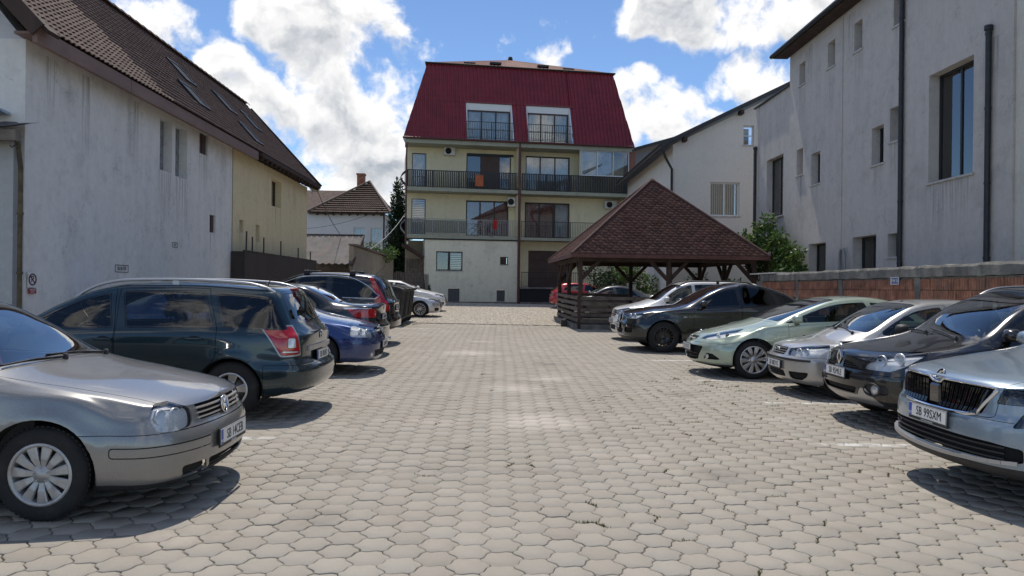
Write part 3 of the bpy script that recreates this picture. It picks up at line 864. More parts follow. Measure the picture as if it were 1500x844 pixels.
def door_cut(x0, x1, xt0, xt1, zs=.30, cut=None, name='front_door'):
    def poly(S):
        b = lambda x: float(S.zs(x)) + .005
        tops = [(x, S.roofz(x) - .035, .0) for x in np.linspace(xt1, xt0, 6)]
        low = [(x0, zs, .06), (x1, zs, .06)] if cut is None else [(x0, zs, .06), (cut[0], zs, .05), (x1, cut[1], .12)]
        return low + [(x1, b(x1), .05)] + tops + [(x0, b(x0), .04)]
    return dict(k='S', name=name, gap=.0042, f=fS, poly=poly, r=.03)
def lamp_front(poly, name='headlight', dep=.05, m=None, back=None, r=.03):
    return dict(k='Q', name=name, m=m or MATS['lamp_glass'], back=('lens', back or MATS['reflector'], dep), f=fN, poly=poly, r=r)
def bowl(root, S, y, z, r, out=.0, dep=.045, mat_='reflector', slope=(-1, .25, .1), rear=False):
    """round lamp bowl standing behind a lens"""
    p, n = (S.rear if rear else S.front)(y, z)
    if p is None: return
    for sg in (-1, 1):
        d = Vector((slope[0], sg * slope[1], slope[2])).normalized()
        M = Matrix.Translation((p.x + (out if not rear else -out), sg * y, z)) @ d.to_track_quat('Y', 'Z').to_matrix().to_4x4()
        b = MB(); b.lathe([(0, -dep), (r * .45, -dep * .85), (r * .85, -dep * .35), (r, 0), (r * 1.07, 0), (r * 1.1, -.02)], 20, M); b.lathe([(0, -dep * .35), (.016, -dep * .4), (.018, -dep)], 10, M)
        b.build('lamp_bowl', MATS[mat_], root)
def nose_bars(root, S, name, zs, ys, rz, rx, m, out=.004, rear=False, clip=None):
    """horizontal bars across the nose, following its curve"""
    for z in zs:
        yy = ys if clip is None else np.linspace(-clip(z), clip(z), len(ys))
        pts = []
        for y in yy:
            p, n = (S.rear if rear else S.front)(y, z)
            if p is not None: pts.append(Vector((p.x + (out if rear else -out), y, z)))
        b = MB()
        for i in range(len(pts) - 1): b.bar(pts[i], pts[i + 1] + (pts[i + 1] - pts[i]) * .02, rx, rz)
        b.build(name, m, root)
def ring_badge(root, S, z, r, m, out=.008, y=0, rear=False, marks=(), name='badge', ay=1.0):
    p, n = (S.rear if rear else S.front)(abs(y), z)
    if p is None: return
    d = Vector((1 if rear else -1, 0, max(-.2, min(.6, n.z)) if n else .1)).normalized()
    u = Vector((0, 0, 1)); rt = u.cross(d).normalized(); u = d.cross(rt)
    o = Vector((p.x + (out if rear else -out), y, z))
    M = Matrix(((rt.x, d.x, u.x, o.x), (rt.y, d.y, u.y, o.y), (rt.z, d.z, u.z, o.z), (0, 0, 0, 1)))
    b = MB(); b.tube([M @ Vector((r * math.cos(a), 0, r * ay * math.sin(a))) for a in np.linspace(0, 2 * math.pi, 28, endpoint=False)], r * .11, 6, True)
    for (x0, z0, x1, z1) in marks: b.bar(M @ Vector((x0 * r, 0, z0 * r)), M @ Vector((x1 * r, 0, z1 * r)), r * .12, r * .17)
    bo = b.build(name, m, root)
    k = MB(); k.lathe([(0, -.004), (r * .98, -.004), (r, -.012)], 24, M @ Matrix.Diagonal((1, 1, ay, 1))); k.build('badge_field', MATS['gloss_black'], bo)
    return M
VW = [(-.72, .62, -.30, -.62), (-.30, -.62, 0, -.02), (0, -.02, .30, -.62), (.30, -.62, .72, .62), (-.38, .80, 0, .12), (0, .12, .38, .80)]
def plate_on(root, S, z, text, rear=False, y=0, out=.012, tail='', **k):
    p, n = (S.rear if rear else S.front)(abs(y), z)
    return make_plate(root, (p.x + (out if rear else -out), y, z), (1 if rear else -1, 0, 0.05), text, tail=tail, **k)
def roof_rails(root, S, x0, x1, y, h, m, r=.016):
    for sg in (-1, 1):
        pts = []
        for x in np.linspace(x0, x1, 26):
            p, n = S.topp(x, y); t = min(1, (x - x0) / .30, (x1 - x) / .30); pts.append(Vector((x, sg * y, p.z - .012 + (h + .012) * max(0, t) ** .6)))
        b = MB(); b.tube(pts, r, 8)
        for x in ((x0 + x1) / 2,):
            p, n = S.topp(x, y); b.box(x - .04, x + .04, sg * y - .010, sg * y + .010, p.z - .02, p.z + h, None, .006)
        b.build('roof_rail', m, root)
def antenna(root, S, x, lean=.25, h=.35, y=0):
    p, n = S.topp(x, abs(y)); b = MB(); b.lathe([(0, .02), (.02, .012), (.028, -.01)], 10, Matrix.Translation((x, y, p.z)) @ Matrix.Rotation(rad(90), 4, 'X')); b.tube([(x, y, p.z), (x + lean, y, p.z + h)], [.007, .004], 6); b.build('aerial', MATS['black_plastic'], root)
def fog(root, S, y, z, r=.045, m='reflector'):
    p, n = S.front(y, z)
    for sg in (-1, 1):
        M = Matrix.Translation((p.x + .012, sg * y, z)) @ Vector((-1, sg * .15, 0)).to_track_quat('Y', 'Z').to_matrix().to_4x4()
        b = MB(); b.lathe([(0, .014), (r * .7, .010), (r, .0), (r * 1.15, 0), (r * 1.2, -.02)], 18, M); b.build('fog_lamp', MATS[m], root)

def all_cars():
    car_mats(); GL = MATS
    S_SILV = paint('paint_grey_silver', (.25, .247, .24), .55, .30, .18)
    CAP = (11, .014, .038, 0, .004, 'cap'); TEN = (10, .014, .042, 0, .0, 'ten'); FIVE = (5, .02, .03, .13, .01, 'five'); MESH = (16, .008, .012, .07, .012, 'mesh'); MULTI = (12, .010, .016, .0, .008, 'multi')

    # silver-grey hatchback, nearest on the left, nose to the lane
    def ex_golf(root, S, o):
        nose_bars(root, S, 'grille_slat', (.622, .655, .688), np.linspace(-.40, .40, 13), .011, .02, GL['alu_trim'], .002)
        ring_badge(root, S, .658, .062, GL['chrome'], .022, marks=VW, ay=1.0)
        plate_on(root, S, .455, 'SB 14CEB', out=.016, tail='AUTO SERVICE')
        nose_bars(root, S, 'intake_bar', (.245, .275), np.linspace(-.33, .33, 9), .008, .02, GL['black_plastic'], -.02)
        bowl(root, S, .545, .665, .048, .034, .03); bowl(root, S, .655, .665, .050, .034, .03)
    sp = base(4.15, 1.735, 1.44, .312, .93, 3.40, .745, .875, (1.28, .99), (2.12, 1.395), (3.62, 1.36), .93, (.90, .94), .205, CAP, 'hubcap_silver', paint=S_SILV,
              rear=[(3.82, 1.27), (4.06, 1.0), (4.15, .92)], noseF=(.42, 2.35), wipers=[(1.22, -.52, 1.29, .12), (1.22, .05, 1.31, .62)], mirror=(1.62, .93), mirror_sides=(1,), wheel_col='wheel_cover_red',
              leanF=[(0, .12), (.20, .09), (.27, .02), (.42, 0), (.50, 0), (.525, .012), (.575, .035), (.60, .06), (.72, .085), (.80, .13), (1.0, .2), (2, .2)],
              dlo=[((1.60, None, 2.38, 2.32), 0), ((2.48, 2.44, 3.25, 3.12), 0)], extra=ex_golf, tyre_w=.19, archgap=.05)
    sp['cuts'] = [lamp_front([(.395, .595), (.41, .70), (.55, .756), (.67, .752), (.715, .68), (.68, .585), (.54, .572)], dep=.032, r=.05),
        dict(k='F', name='grille', m=GL['dark_void'], push=.03, flange=-.03, mir='both', f=fN, poly=[(-.05, .607), (-.05, .712), (.395, .712), (.375, .66), (.36, .607)], r=.01),
        dict(k='F', name='lower_intake', m=GL['dark_void'], push=.035, flange=-.035, mir='both', f=fN, poly=[(-.05, .235), (-.05, .325), (.335, .325), (.30, .235)], r=.015),
        dict(k='F', name='side_intake', m=GL['dark_void'], push=.03, flange=-.03, f=fN, poly=[(.335, .235), (.375, .325), (.60, .325), (.575, .25)], r=.02),
        dict(k='Q', name='bumper_strip', gap=.004, f=lambda c, n: c.x < .75 and c.z < .6, poly=[(.24, .425), (.24, .49), (.93, .49), (.93, .425)], r=.02),
        dict(k='S', name='chin_spoiler', m=GL['black_plastic'], mir='both', poly=[(-.5, -.3), (.60, -.3), (.60, .245), (-.5, .232)], r=0),
        front_bumper(.572, .93), hood_cut(.012, 1.25, .60, .735, .0),
        door_cut(1.46, 2.43, 2.0, 2.38, .30), rear_bumper(4.15, .55, 3.75)]
    build_car('silver_hatchback', sp, (-2.02, 5.65, .0), 1, 'silver grey hatchback nearest the camera on the left, wheel cover with eleven spokes')

    # dark teal estate, tail to the lane
    TEAL = paint('paint_dark_teal', (.008, .026, .036), .4, .24, .3)
    def ex_astra(root, S, o):
        L = S.L
        roof_rails(root, S, 1.75, 4.02, .565, .055, GL['alu_trim'], .017)
        p, n = S.rear(0, .755)
        nose_bars(root, S, 'chrome_strip', (.765,), np.linspace(-.50, .50, 11), .055, .03, GL['alu_trim'], .006, True)
        plate_on(root, S, .665, 'SB 10UAY', True, out=.035)
        ring_badge(root, S, .90, .045, GL['chrome'], .008, rear=True, marks=[(-.9, .15, .1, .1), (-.1, -.1, .9, -.15)])
        antenna(root, S, 3.75, .26, .36)
        w = MB(); pts = []
        for y in np.linspace(0, .42, 6):
            q, n = S.rear(y, 1.09); pts.append((q.x + .02, y, 1.09 + .02 * y))
        w.tube(pts, .007, 6); w.build('rear_wiper', GL['black_plastic'], root)
        b = MB(); q, n = S.rear(0, 1.44); b.box(q.x - .02, q.x + .015, -.16, .16, 1.432, 1.452, None, .006); b.build('high_brake_light', GL['red_lens'], root)
    def rs(S):
        return 'R', [(-.05, 1.06, 0), (.60, 1.06), (.555, 1.20), (.50, 1.415), (-.05, 1.43, 0)]
    sp = base(4.515, 1.753, 1.515, .315, .92, 3.62, .74, .86, (1.02, .99), (2.00, 1.43), (3.95, 1.475), .97, (.93, .985), .195, FIVE, 'alloy', paint=TEAL,
              rear=[(4.08, 1.45), (4.24, 1.28), (4.40, 1.06), (4.515, .96)], noseR=(.34, 2.7), glass='side_glass', rglass='privacy_glass', mirror=(1.38, .97),
              leanR=[(0, .10), (.28, .07), (.40, .0), (.54, .0), (.585, .015), (.61, .10), (.70, .11), (.95, .10), (1.1, .09), (1.45, .02), (2, .0)],
              dlo=[((1.34, None, 2.30, 2.20), 0), ((2.45, 2.34, 3.42, 3.26), 0), ((3.52, 3.38, 4.22, 4.02), 1)], rscreen=rs, extra=ex_astra, creases=[(.60, .66, .010, .05)],
              handles=[(2.22, .86), (3.22, .88)], bench=3.25, crown=.035, seat=2.5)
    sp['cuts'] = [dict(k='U', name='reversing_light', m=GL['clear_lens'], gap=.001, f=fR(4.515), poly=[(.66, .79), (.665, .90), (.745, .90), (.755, .79)], r=.02),
        dict(k='U', name='reflector_strip', m=GL['clear_lens'], gap=.001, f=fR(4.515), poly=[(.63, .735), (.63, .755), (.80, .755), (.805, .735)], r=.005),
        dict(k='U', name='tail_light', m=GL['red_lens'], gap=.003, f=fR(4.515), poly=[(.955, 1.01), (.655, 1.03), (.60, .72), (.815, .705)], r=.03),
        dict(k='U', name='tail_light_rim', m=GL['alu_trim'], gap=.001, f=fR(4.515), poly=[(.98, 1.03), (.64, 1.05), (.585, .70), (.825, .687)], r=.03),
        rear_bumper(4.515, .598, 3.98),
        dict(k='R', name='tailgate', gap=.003, mir='both', f=lambda c, n: n.x > .2 and c.x > 3.9, poly=[(-.05, .615), (.53, .615), (.57, .75), (.62, 1.05), (.52, 1.46), (-.05, 1.47)], r=.04),
        door_cut(1.18, 2.33, 1.84, 2.26, .32), door_cut(2.34, 3.46, 2.30, 3.30, .32, (3.10, .66), 'rear_door'), front_bumper(.56, .9), hood_cut(.02, 1.0, .6, .72)]
    build_car('teal_estate', sp, (-6.60, 9.14, .03), -1, 'dark teal estate car with roof rails, tail towards the lane, second on the left')

    # blue saloon, nose to the lane
    BLUE = paint('paint_blue', (.018, .045, .16), .45, .26, .3)
    def ex_vec(root, S, o):
        nose_bars(root, S, 'grille_bar', (.70,), np.linspace(-.34, .34, 11), .028, .03, GL['chrome'], .004)
        ring_badge(root, S, .70, .05, GL['chrome'], .03, marks=[(-.9, .1, .9, -.1)])
        plate_on(root, S, .46, 'SB 07VCT'); fog(root, S, .60, .33, .045, 'clear_lens'); bowl(root, S, .60, .68, .06, .03); bowl(root, S, .72, .70, .05, .03)
    sp = base(4.60, 1.80, 1.46, .325, .96, 3.66, .745, .88, (1.20, 1.00), (2.15, 1.42), (3.45, 1.40), 1.02, (.94, .97), .215, FIVE, 'alloy', paint=BLUE,
              rear=[(3.75, 1.30), (4.05, 1.12), (4.5, 1.07), (4.60, 1.0)], noseF=(.45, 2.5), mirror=(1.55, .97), mirror_sides=(1,), extra=ex_vec, handles=[(2.5, .88)],
              dlo=[((1.52, None, 2.42, 2.34), 0), ((2.54, 2.46, 3.40, 3.20), 0)])
    sp['cuts'] = [lamp_front([(.42, .60), (.43, .74), (.62, .83), (.80, .82), (.88, .70), (.90, .62)], dep=.05, r=.03, m=GL['lamp_glass']),
        dict(k='F', name='grille', m=GL['dark_void'], push=.03, flange=-.03, mir='both', f=fN, poly=[(-.05, .63), (-.05, .75), (.36, .75), (.30, .63)], r=.02),
        dict(k='F', name='lower_intake', m=GL['dark_void'], push=.03, flange=-.03, mir='both', f=fN, poly=[(-.05, .27), (-.05, .39), (.56, .385), (.52, .27)], r=.02),
        front_bumper(.585, .96), hood_cut(.02, 1.17, .58, .74), door_cut(1.45, 2.48, 2.0, 2.42, .30), door_cut(2.49, 3.48, 2.46, 3.3, .3, (3.2, .66), 'rear_door')]
    build_car('blue_saloon', sp, (-2.0, 13.05, .03), 1, 'metallic blue saloon with its nose to the lane, beside the dark teal estate')

    # black saloon, boot to the lane
    NAVY = paint('paint_black_blue', (.006, .008, .012), .3, .22, .2)
    def ex_e60(root, S, o):
        plate_on(root, S, .80, 'SB 60BMV', True); antenna(root, S, 3.35, .06, .05)
        nose_bars(root, S, 'rear_strip', (.60,), np.linspace(-.7, .7, 15), .016, .02, GL['chrome'], .006, True)
        ring_badge(root, S, .99, .04, GL['chrome'], .006, rear=True)
        for sg in (-1, 1):
            for a in (-.05, .02): 
                e = MB(); e.lathe([(.03, 0), (.034, 0), (.034, -.15), (.03, -.15)], 12, Matrix.Translation((S.L - .01, sg * .48 + a * 1.4, .30)) @ Matrix.Rotation(rad(-90), 4, 'Z')); e.build('exhaust_pipe', GL['chrome'], root)
    def rs(S): return 'T', [(3.20, -.05, 0), (3.20, .50), (3.62, .60), (3.86, .64), (3.86, -.05, 0)]
    sp = base(4.84, 1.846, 1.47, .335, .90, 3.79, .74, .90, (1.45, 1.0), (2.25, 1.42), (3.15, 1.435), 1.07, (.93, .97), .225, FIVE, 'alloy', paint=NAVY,
              rear=[(3.55, 1.29), (3.95, 1.12), (4.35, 1.085), (4.76, 1.085), (4.84, 1.05)], glass='privacy_glass', mirror=(1.75, .97), rscreen=rs, extra=ex_e60, noseR=(.42, 2.6),
              leanR=[(0, .12), (.28, .10), (.36, .0), (.62, .0), (.66, .05), (.9, .10), (1.05, .08), (2, .05)], handles=[(2.65, .86), (3.55, .88)],
              dlo=[((1.72, None, 2.55, 2.48), 0), ((2.66, 2.58, 3.66, 3.42), 0)])
    sp['cuts'] = [dict(k='U', name='tail_light', m=GL['red_lens'], gap=.003, f=fR(4.84), poly=[(1.12, .96), (.62, .985), (.52, .92), (.56, .80), (.98, .80)], r=.04),
        dict(k='U', name='indicator_lens', m=GL['clear_lens'], gap=.003, f=fR(4.84), poly=[(1.14, 1.0), (.70, 1.005), (.66, .985), (1.12, .962)], r=.01),
        dict(k='R', name='boot_lid', gap=.003, mir='both', f=lambda c, n: c.x > 4.3, poly=[(-.05, .70), (.55, .70), (.60, .93), (.74, 1.2), (-.05, 1.2)], r=.03),
        rear_bumper(4.84, .68, 4.2), door_cut(1.55, 2.58, 2.1, 2.5, .30), door_cut(2.59, 3.6, 2.55, 3.5, .3, (3.35, .66), 'rear_door')]
    build_car('black_saloon', sp, (-7.19, 15.8, .02), -1, 'black saloon with its boot to the lane, between the blue saloon and the black off-roader')

    # black off-roader with roof bars, tail to the lane
    BLK = paint('paint_black', (.004, .004, .005), .0, .22, .2)
    def ex_crv(root, S, o):
        plate_on(root, S, .88, 'SB 22CRV', True); antenna(root, S, 3.9, .25, .25)
        for x in (2.35, 3.45):
            b = MB(); p, n = S.topp(x, .55)
            b.tube([(x, -.66, p.z + .06), (x, .66, p.z + .06)], .018, 8)
            b.build('roof_bar', GL['black_plastic'], root)
            for sg in (-1, 1):
                f = MB(); f.box(x - .07, x + .07, sg * .60 - .05, sg * .60 + .05, p.z - .03, p.z + .085, None, .02); f.build('roof_bar_foot', GL['black_plastic'], root)
        nose_bars(root, S, 'tailgate_chrome', (1.02,), np.linspace(-.40, .40, 9), .05, .03, GL['chrome'], .006, True)
        # chrome line round the side glass
        for sg in (-1, 1):
            pts = []
            for x in np.linspace(1.35, 4.05, 26):
                z = S.roofz(x) - .06 - max(0, (x - 3.2)) ** 2 * .42
                p, n = S.side(x, z); 
                if p: pts.append((x, sg * (p.y + .004), z))
            p, n = S.side(4.14, 1.17); pts.append((4.14, sg * (p.y + .004), 1.17))
            for x in np.linspace(4.05, 1.35, 16):
                p, n = S.side(x, float(S.zs(x)) + .012); pts.append((x, sg * (p.y + .004), float(S.zs(x)) + .012))
            t = MB(); t.tube(pts, .011, 6); t.build('window_chrome', GL['chrome'], root)
    def quarter(S):
        pts = [(2.98, float(S.zs(2.98)) + .03), (4.0, float(S.zs(4.0)) + .03, .06), (4.10, 1.17, .05)] + [(x, S.roofz(x) - .08 - max(0, (x - 3.2)) ** 2 * .42, 0) for x in np.linspace(3.95, 3.0, 9)]
        return rpoly(pts, .03)
    def rs(S): return 'R', [(-.05, 1.14, 0), (.60, 1.14), (.50, 1.54), (-.05, 1.56, 0)]
    sp = base(4.53, 1.82, 1.71, .345, .92, 3.54, .86, 1.00, (1.15, 1.13), (1.95, 1.58), (3.9, 1.66), 1.05, (1.03, 1.09), .22, FIVE, 'alloy', paint=BLK,
              rear=[(4.12, 1.60), (4.30, 1.38), (4.44, 1.10), (4.53, 1.02)], glass='privacy_glass', mirror=(1.45, 1.06), rscreen=rs, extra=ex_crv, noseR=(.36, 2.8),
              leanR=[(0, .12), (.34, .10), (.42, .0), (.62, .0), (.68, .06), (.9, .07), (1.1, .05), (2, .0)],
              bottom=[(0, .26), (1, .26), (3.8, .26), (4.2, .32), (4.53, .36)], dlo=[((1.42, None, 2.12, 2.06), 0), ((2.20, 2.15, 2.88, 2.86), 0), (quarter, 0)], handles=[(2.1, .98), (2.95, 1.0)])
    sp['cuts'] = [dict(k='U', name='tail_light', m=GL['red_lens'], gap=.003, f=fR(4.53), poly=[(.93, 1.60), (.86, 1.60), (.72, 1.10), (.62, .90), (.66, .80), (.95, .80), (.93, 1.12)], r=.02),
        dict(k='S', name='lower_bumper', m=GL['black_plastic'], mir='both', poly=[(5, -.3), (3.8, -.3), (3.8, .42), (5, .42)], r=0),
        rear_bumper(4.53, .70, 3.9), dict(k='R', name='tailgate', gap=.003, mir='both', f=lambda c, n: n.x > .2 and c.x > 3.7, poly=[(-.05, .71), (.60, .71), (.62, 1.12), (.52, 1.60), (-.05, 1.62)], r=.03),
        door_cut(1.30, 2.16, 1.85, 2.1, .34), door_cut(2.17, 3.05, 2.14, 3.0, .34, (2.95, .72), 'rear_door')]
    build_car('black_off_roader', sp, (-7.0, 18.6, .04), -1, 'black off-roader with roof bars and tall red tail lights, beside the wheeled bins')

    # silver coupe and white hatchback beyond the bins, and a dark car behind them
    SILV = paint('paint_silver', (.50, .51, .53), .5, .28, .12); WHITE = paint('paint_white', (.74, .74, .73), .0, .30, 0)
    def ex_audi(root, S, o):
        plate_on(root, S, .48, 'SB 05AUD')
        nose_bars(root, S, 'grille_slat', (.36, .46, .56, .66), np.linspace(-.24, .24, 7), .012, .015, GL['chrome'], .0)
    def audi_cuts(L, xa=.86, c=1.2):
        return [lamp_front([(.42, .62), (.40, .70), (.68, .78), (.86, .79), (.90, .72)], dep=.04, r=.02),
            dict(k='F', name='grille', m=GL['dark_void'], push=.02, flange=-.02, mir='both', f=fN, poly=[(-.05, .30), (-.05, .74), (.33, .74), (.36, .62), (.24, .30)], r=.03),
            dict(k='Q', name='side_intake', m=GL['dark_void'], push=.03, flange=-.03, f=fN, poly=[(.40, .27), (.42, .40), (.74, .40), (.70, .27)], r=.03),
            front_bumper(.56, xa), hood_cut(.03, c - .03, .56, .72)]
    sp = base(4.63, 1.854, 1.39, .335, .84, 3.59, .74, .88, (1.30, .98), (2.20, 1.355), (3.2, 1.34), 1.0, (.93, .97), .24, MULTI, 'alloy', paint=SILV, rear=[(3.7, 1.2), (4.15, 1.04), (4.5, 1.0), (4.63, .95)],
              mirror=(1.62, .96), extra=ex_audi, dlo=[((1.60, None, 2.85, 2.72), 0), ((2.93, 2.80, 3.5, 3.3), 0)], step=.1)
    sp['cuts'] = audi_cuts(4.63) + [door_cut(1.5, 2.9, 2.1, 2.75, .30)]
    build_car('silver_coupe', sp, (-2.45, 32.0, .0), 1, 'silver coupe with multi-spoke alloy wheels, nose out just beyond the wheeled bins')
    sp = base(4.30, 1.80, 1.42, .32, .88, 3.46, .74, .88, (1.20, .99), (2.12, 1.37), (3.5, 1.36), .96, (.93, .97), .22, MULTI, 'alloy', paint=WHITE, rear=[(3.85, 1.2), (4.2, .99), (4.30, .92)],
              mirror=(1.55, .97), extra=ex_audi, dlo=[((1.52, None, 2.50, 2.42), 0), ((2.6, 2.52, 3.4, 3.2), 0)], step=.1)
    sp['cuts'] = audi_cuts(4.3) + [door_cut(1.45, 2.55, 2.0, 2.48, .30)]
    build_car('white_hatchback', sp, (-2.55, 36.4, .05), 1, 'white car parked closest to the yellow house on the left, beyond the silver coupe')
    GREEN = paint('paint_dark_green', (.02, .035, .03), .3, .28, .2)
    sp = base(4.35, 1.76, 1.46, .315, .88, 3.46, .74, .88, (1.20, .99), (2.12, 1.41), (3.5, 1.40), .96, (.93, .97), .2, FIVE, 'alloy', paint=GREEN, rear=[(3.85, 1.25), (4.25, .99), (4.35, .92)],
              mirror=(1.55, .97), extra=ex_audi, dlo=[((1.52, None, 2.50, 2.42), 0), ((2.6, 2.52, 3.4, 3.2), 0)], step=.12)
    sp['cuts'] = audi_cuts(4.35)[3:]
    build_car('dark_green_hatchback', sp, (-3.6, 39.6, .0), 1, 'dark green car mostly hidden behind the white car near the yellow house')

    # ---- right-hand row
    ICE = paint('paint_ice_blue', (.25, .315, .375), .5, .30, .15)
    def ex_kod(root, S, o):
        # grille: chrome frame with upright black slats in pairs
        c = lambda y: .845 + .0 * y
        ys = [y for k in range(9) for y in (.105 + k * .052, .105 + k * .052 + .020)]
        for y in ys:
            for sg in (-1, 1):
                pts = []
                for z in np.linspace(.705, .895 - (0 if y > .1 else .03), 6):
                    yy = y - (.895 - z) * .35 * (y / .55)
                    p, n = S.front(yy, z)
                    pts.append(Vector((p.x - .012, sg * yy, z)))
                b = MB()
                for i in range(5): b.bar(pts[i], pts[i + 1], .028, .011, (0, 1, 0))
                b.build('grille_slat', GL['gloss_black'], root)
        def path(pp, r, name):
            b = MB()
            for sg in (-1, 1):
                pts = []
                for (y, z) in pp:
                    p, n = S.front(y, z); pts.append(Vector((p.x - .008, sg * y, z)))
                b.tube(pts, r, 8)
            b.build(name, GL['chrome'], root)
        path([(0, .685), (.2, .687), (.40, .695), (.47, .71), (.52, .79), (.60, .905)], .016, 'grille_frame')
        path([(0, .885), (.055, .89), (.10, .922), (.3, .922), (.60, .912)], .012, 'grille_frame')
        b = MB(); p, n = S.front(0, .79); b.box(p.x - .03, p.x, -.07, .07, .71, .87, None, .015); b.build('radar_cover', GL['gloss_black'], root)
        ring_badge(root, S, .952, .046, GL['chrome'], .006, marks=[(-.5, -.2, .5, -.2), (-.1, -.2, .4, .6), (-.4, -.2, -.1, .55)])
        plate_on(root, S, .625, 'SB 99SXM', out=.02, tail='WWW.AUTOHAUS.RO')
        nose_bars(root, S, 'intake_bar', (.42, .46, .50), np.linspace(-.70, .70, 15), .012, .02, GL['black_plastic'], -.018)
        b = MB(); pts = [];
        for y in np.linspace(-.78, .78, 21):
            p, n = S.front(y, .365); pts.append(Vector((p.x - .012, y, .365 + .04 * (abs(y) / .78) ** 2)))
        for i in range(20): b.bar(pts[i], pts[i + 1], .03, .028)
        b.build('silver_lip', GL['alu_trim'], root)
        bowl(root, S, .74, .85, .05, .05, mat_='gloss_black'); bowl(root, S, .84, .85, .045, .04, mat_='chrome')
        roof_rails(root, S, 1.9, 4.1, .60, .05, GL['alu_trim'])
    sp = base(4.697, 1.882, 1.68, .35, .95, 3.74, .94, 1.07, (1.22, 1.17), (2.05, 1.58), (4.0, 1.60), 1.1, (1.06, 1.10), .235, FIVE, 'alloy', paint=ICE, rear=[(4.3, 1.5), (4.6, 1.12), (4.697, 1.0)], noseF=(.50, 2.6), flare=.02,
              mirror=(1.6, 1.1), extra=ex_kod, dlo=[((1.56, None, 2.4, 2.34), 0), ((2.5, 2.44, 3.4, 3.35), 0), ((3.5, 3.42, 4.3, 4.05), 1)], bottom=[(0, .29), (.5, .25), (4, .26), (4.697, .33)],
              leanF=[(0, .16), (.22, .14), (.30, .03), (.36, .0), (.50, .0), (.61, .01), (.67, .02), (.71, .06), (.90, .075), (.95, .06), (1.03, .10), (1.2, .2), (2, .2)], creases=[(1.0, 1.04, .012, .05)], nv=46)
    sp['cuts'] = [lamp_front([(.53, .805), (.575, .915), (.98, .945), (1.02, .91), (.98, .825)], dep=.05, r=.012, back=GL['gloss_black']),
        dict(k='F', name='grille', m=GL['dark_void'], push=.035, flange=-.035, mir='both', f=fN, poly=[(-.05, .70), (-.05, .89), (.06, .89), (.10, .915), (.60, .91), (.50, .72), (.44, .70)], r=.02),
        dict(k='F', name='lower_intake', m=GL['dark_void'], push=.035, flange=-.035, mir='both', f=fN, poly=[(-.05, .395), (-.05, .535), (.62, .525), (.80, .505), (.80, .41)], r=.02),
        dict(k='Q', name='fog_lamp', m=GL['lamp_glass'], back=('lens', GL['gloss_black'], .03), f=fN, poly=[(.64, .65), (.70, .75), (.98, .76), (.95, .71)], r=.012),
        dict(k='S', name='chin_spoiler', m=GL['black_plastic'], mir='both', poly=[(-.5, -.3), (.70, -.3), (.70, .36), (-.5, .35)], r=0),
        front_bumper(.685, .95), hood_cut(.035, 1.19, .62, .80, .01), door_cut(1.5, 2.46, 2.0, 2.4, .33), door_cut(2.47, 3.5, 2.44, 3.4, .33, (3.2, .72), 'rear_door')]
    build_car('pale_blue_off_roader', sp, (3.50, 5.95, .0), -1, 'pale blue-silver off-roader nearest on the right with upright black grille bars')

    def ex_kol(root, S, o):
        plate_on(root, S, .62, 'SB 95MLE', out=.02)
        p, n = S.front(0, .80)
        b = MB(); x = p.x - .012      # diamond emblem
        for (y0, z0, y1, z1) in ((0, .085, .05, 0), (.05, 0, 0, -.085), (0, -.085, -.05, 0), (-.05, 0, 0, .085)): b.bar((x, y0, .79 + z0), (x + .0, y1, .79 + z1), .018, .024, (1, 0, 0))
        b.build('badge', GL['chrome'], root)
        nose_bars(root, S, 'grille_mesh', (.70, .725, .75), np.linspace(-.36, .36, 9), .008, .015, GL['black_plastic'], -.012)
        fog(root, S, .62, .475, .05, 'clear_lens'); bowl(root, S, .60, .80, .065, .05); bowl(root, S, .73, .83, .07, .05)
        roof_rails(root, S, 2.15, 3.9, .60, .03, GL['alu_trim'], .013)
        for sg in (-1, 1):
            p, n = S.front(.62, .475); M = Matrix.Translation((p.x - .002, sg * .62, .475)) @ Vector((-1, sg * .35, 0)).to_track_quat('Y', 'Z').to_matrix().to_4x4()
            r = MB(); r.tube([M @ Vector((.115 * math.cos(a), .006, .07 * math.sin(a))) for a in np.linspace(0, 2 * math.pi, 24, endpoint=False)], .010, 6, True); r.build('fog_surround', GL['black_plastic'], root)
    sp = base(4.52, 1.855, 1.695, .345, .94, 3.63, .86, .985, (1.16, 1.10), (2.02, 1.56), (3.8, 1.63), 1.1, (1.02, 1.08), .22, FIVE, 'alloy', paint=BLK, rear=[(4.1, 1.5), (4.42, 1.12), (4.52, 1.0)], noseF=(.55, 2.2),
              mirror=(1.5, 1.06), mirror_sides=(-1,), extra=ex_kol, dlo=[((1.5, None, 2.35, 2.28), 0), ((2.45, 2.38, 3.4, 3.2), 0)], wipers=[(1.12, -.55, 1.22, .1), (1.12, .05, 1.22, .6)], bottom=[(0, .27), (.5, .24), (4, .26), (4.52, .34)],
              leanF=[(0, .18), (.26, .16), (.36, .05), (.48, .0), (.62, .0), (.66, .03), (.80, .06), (.88, .08), (1.0, .14), (1.2, .2), (2, .2)])
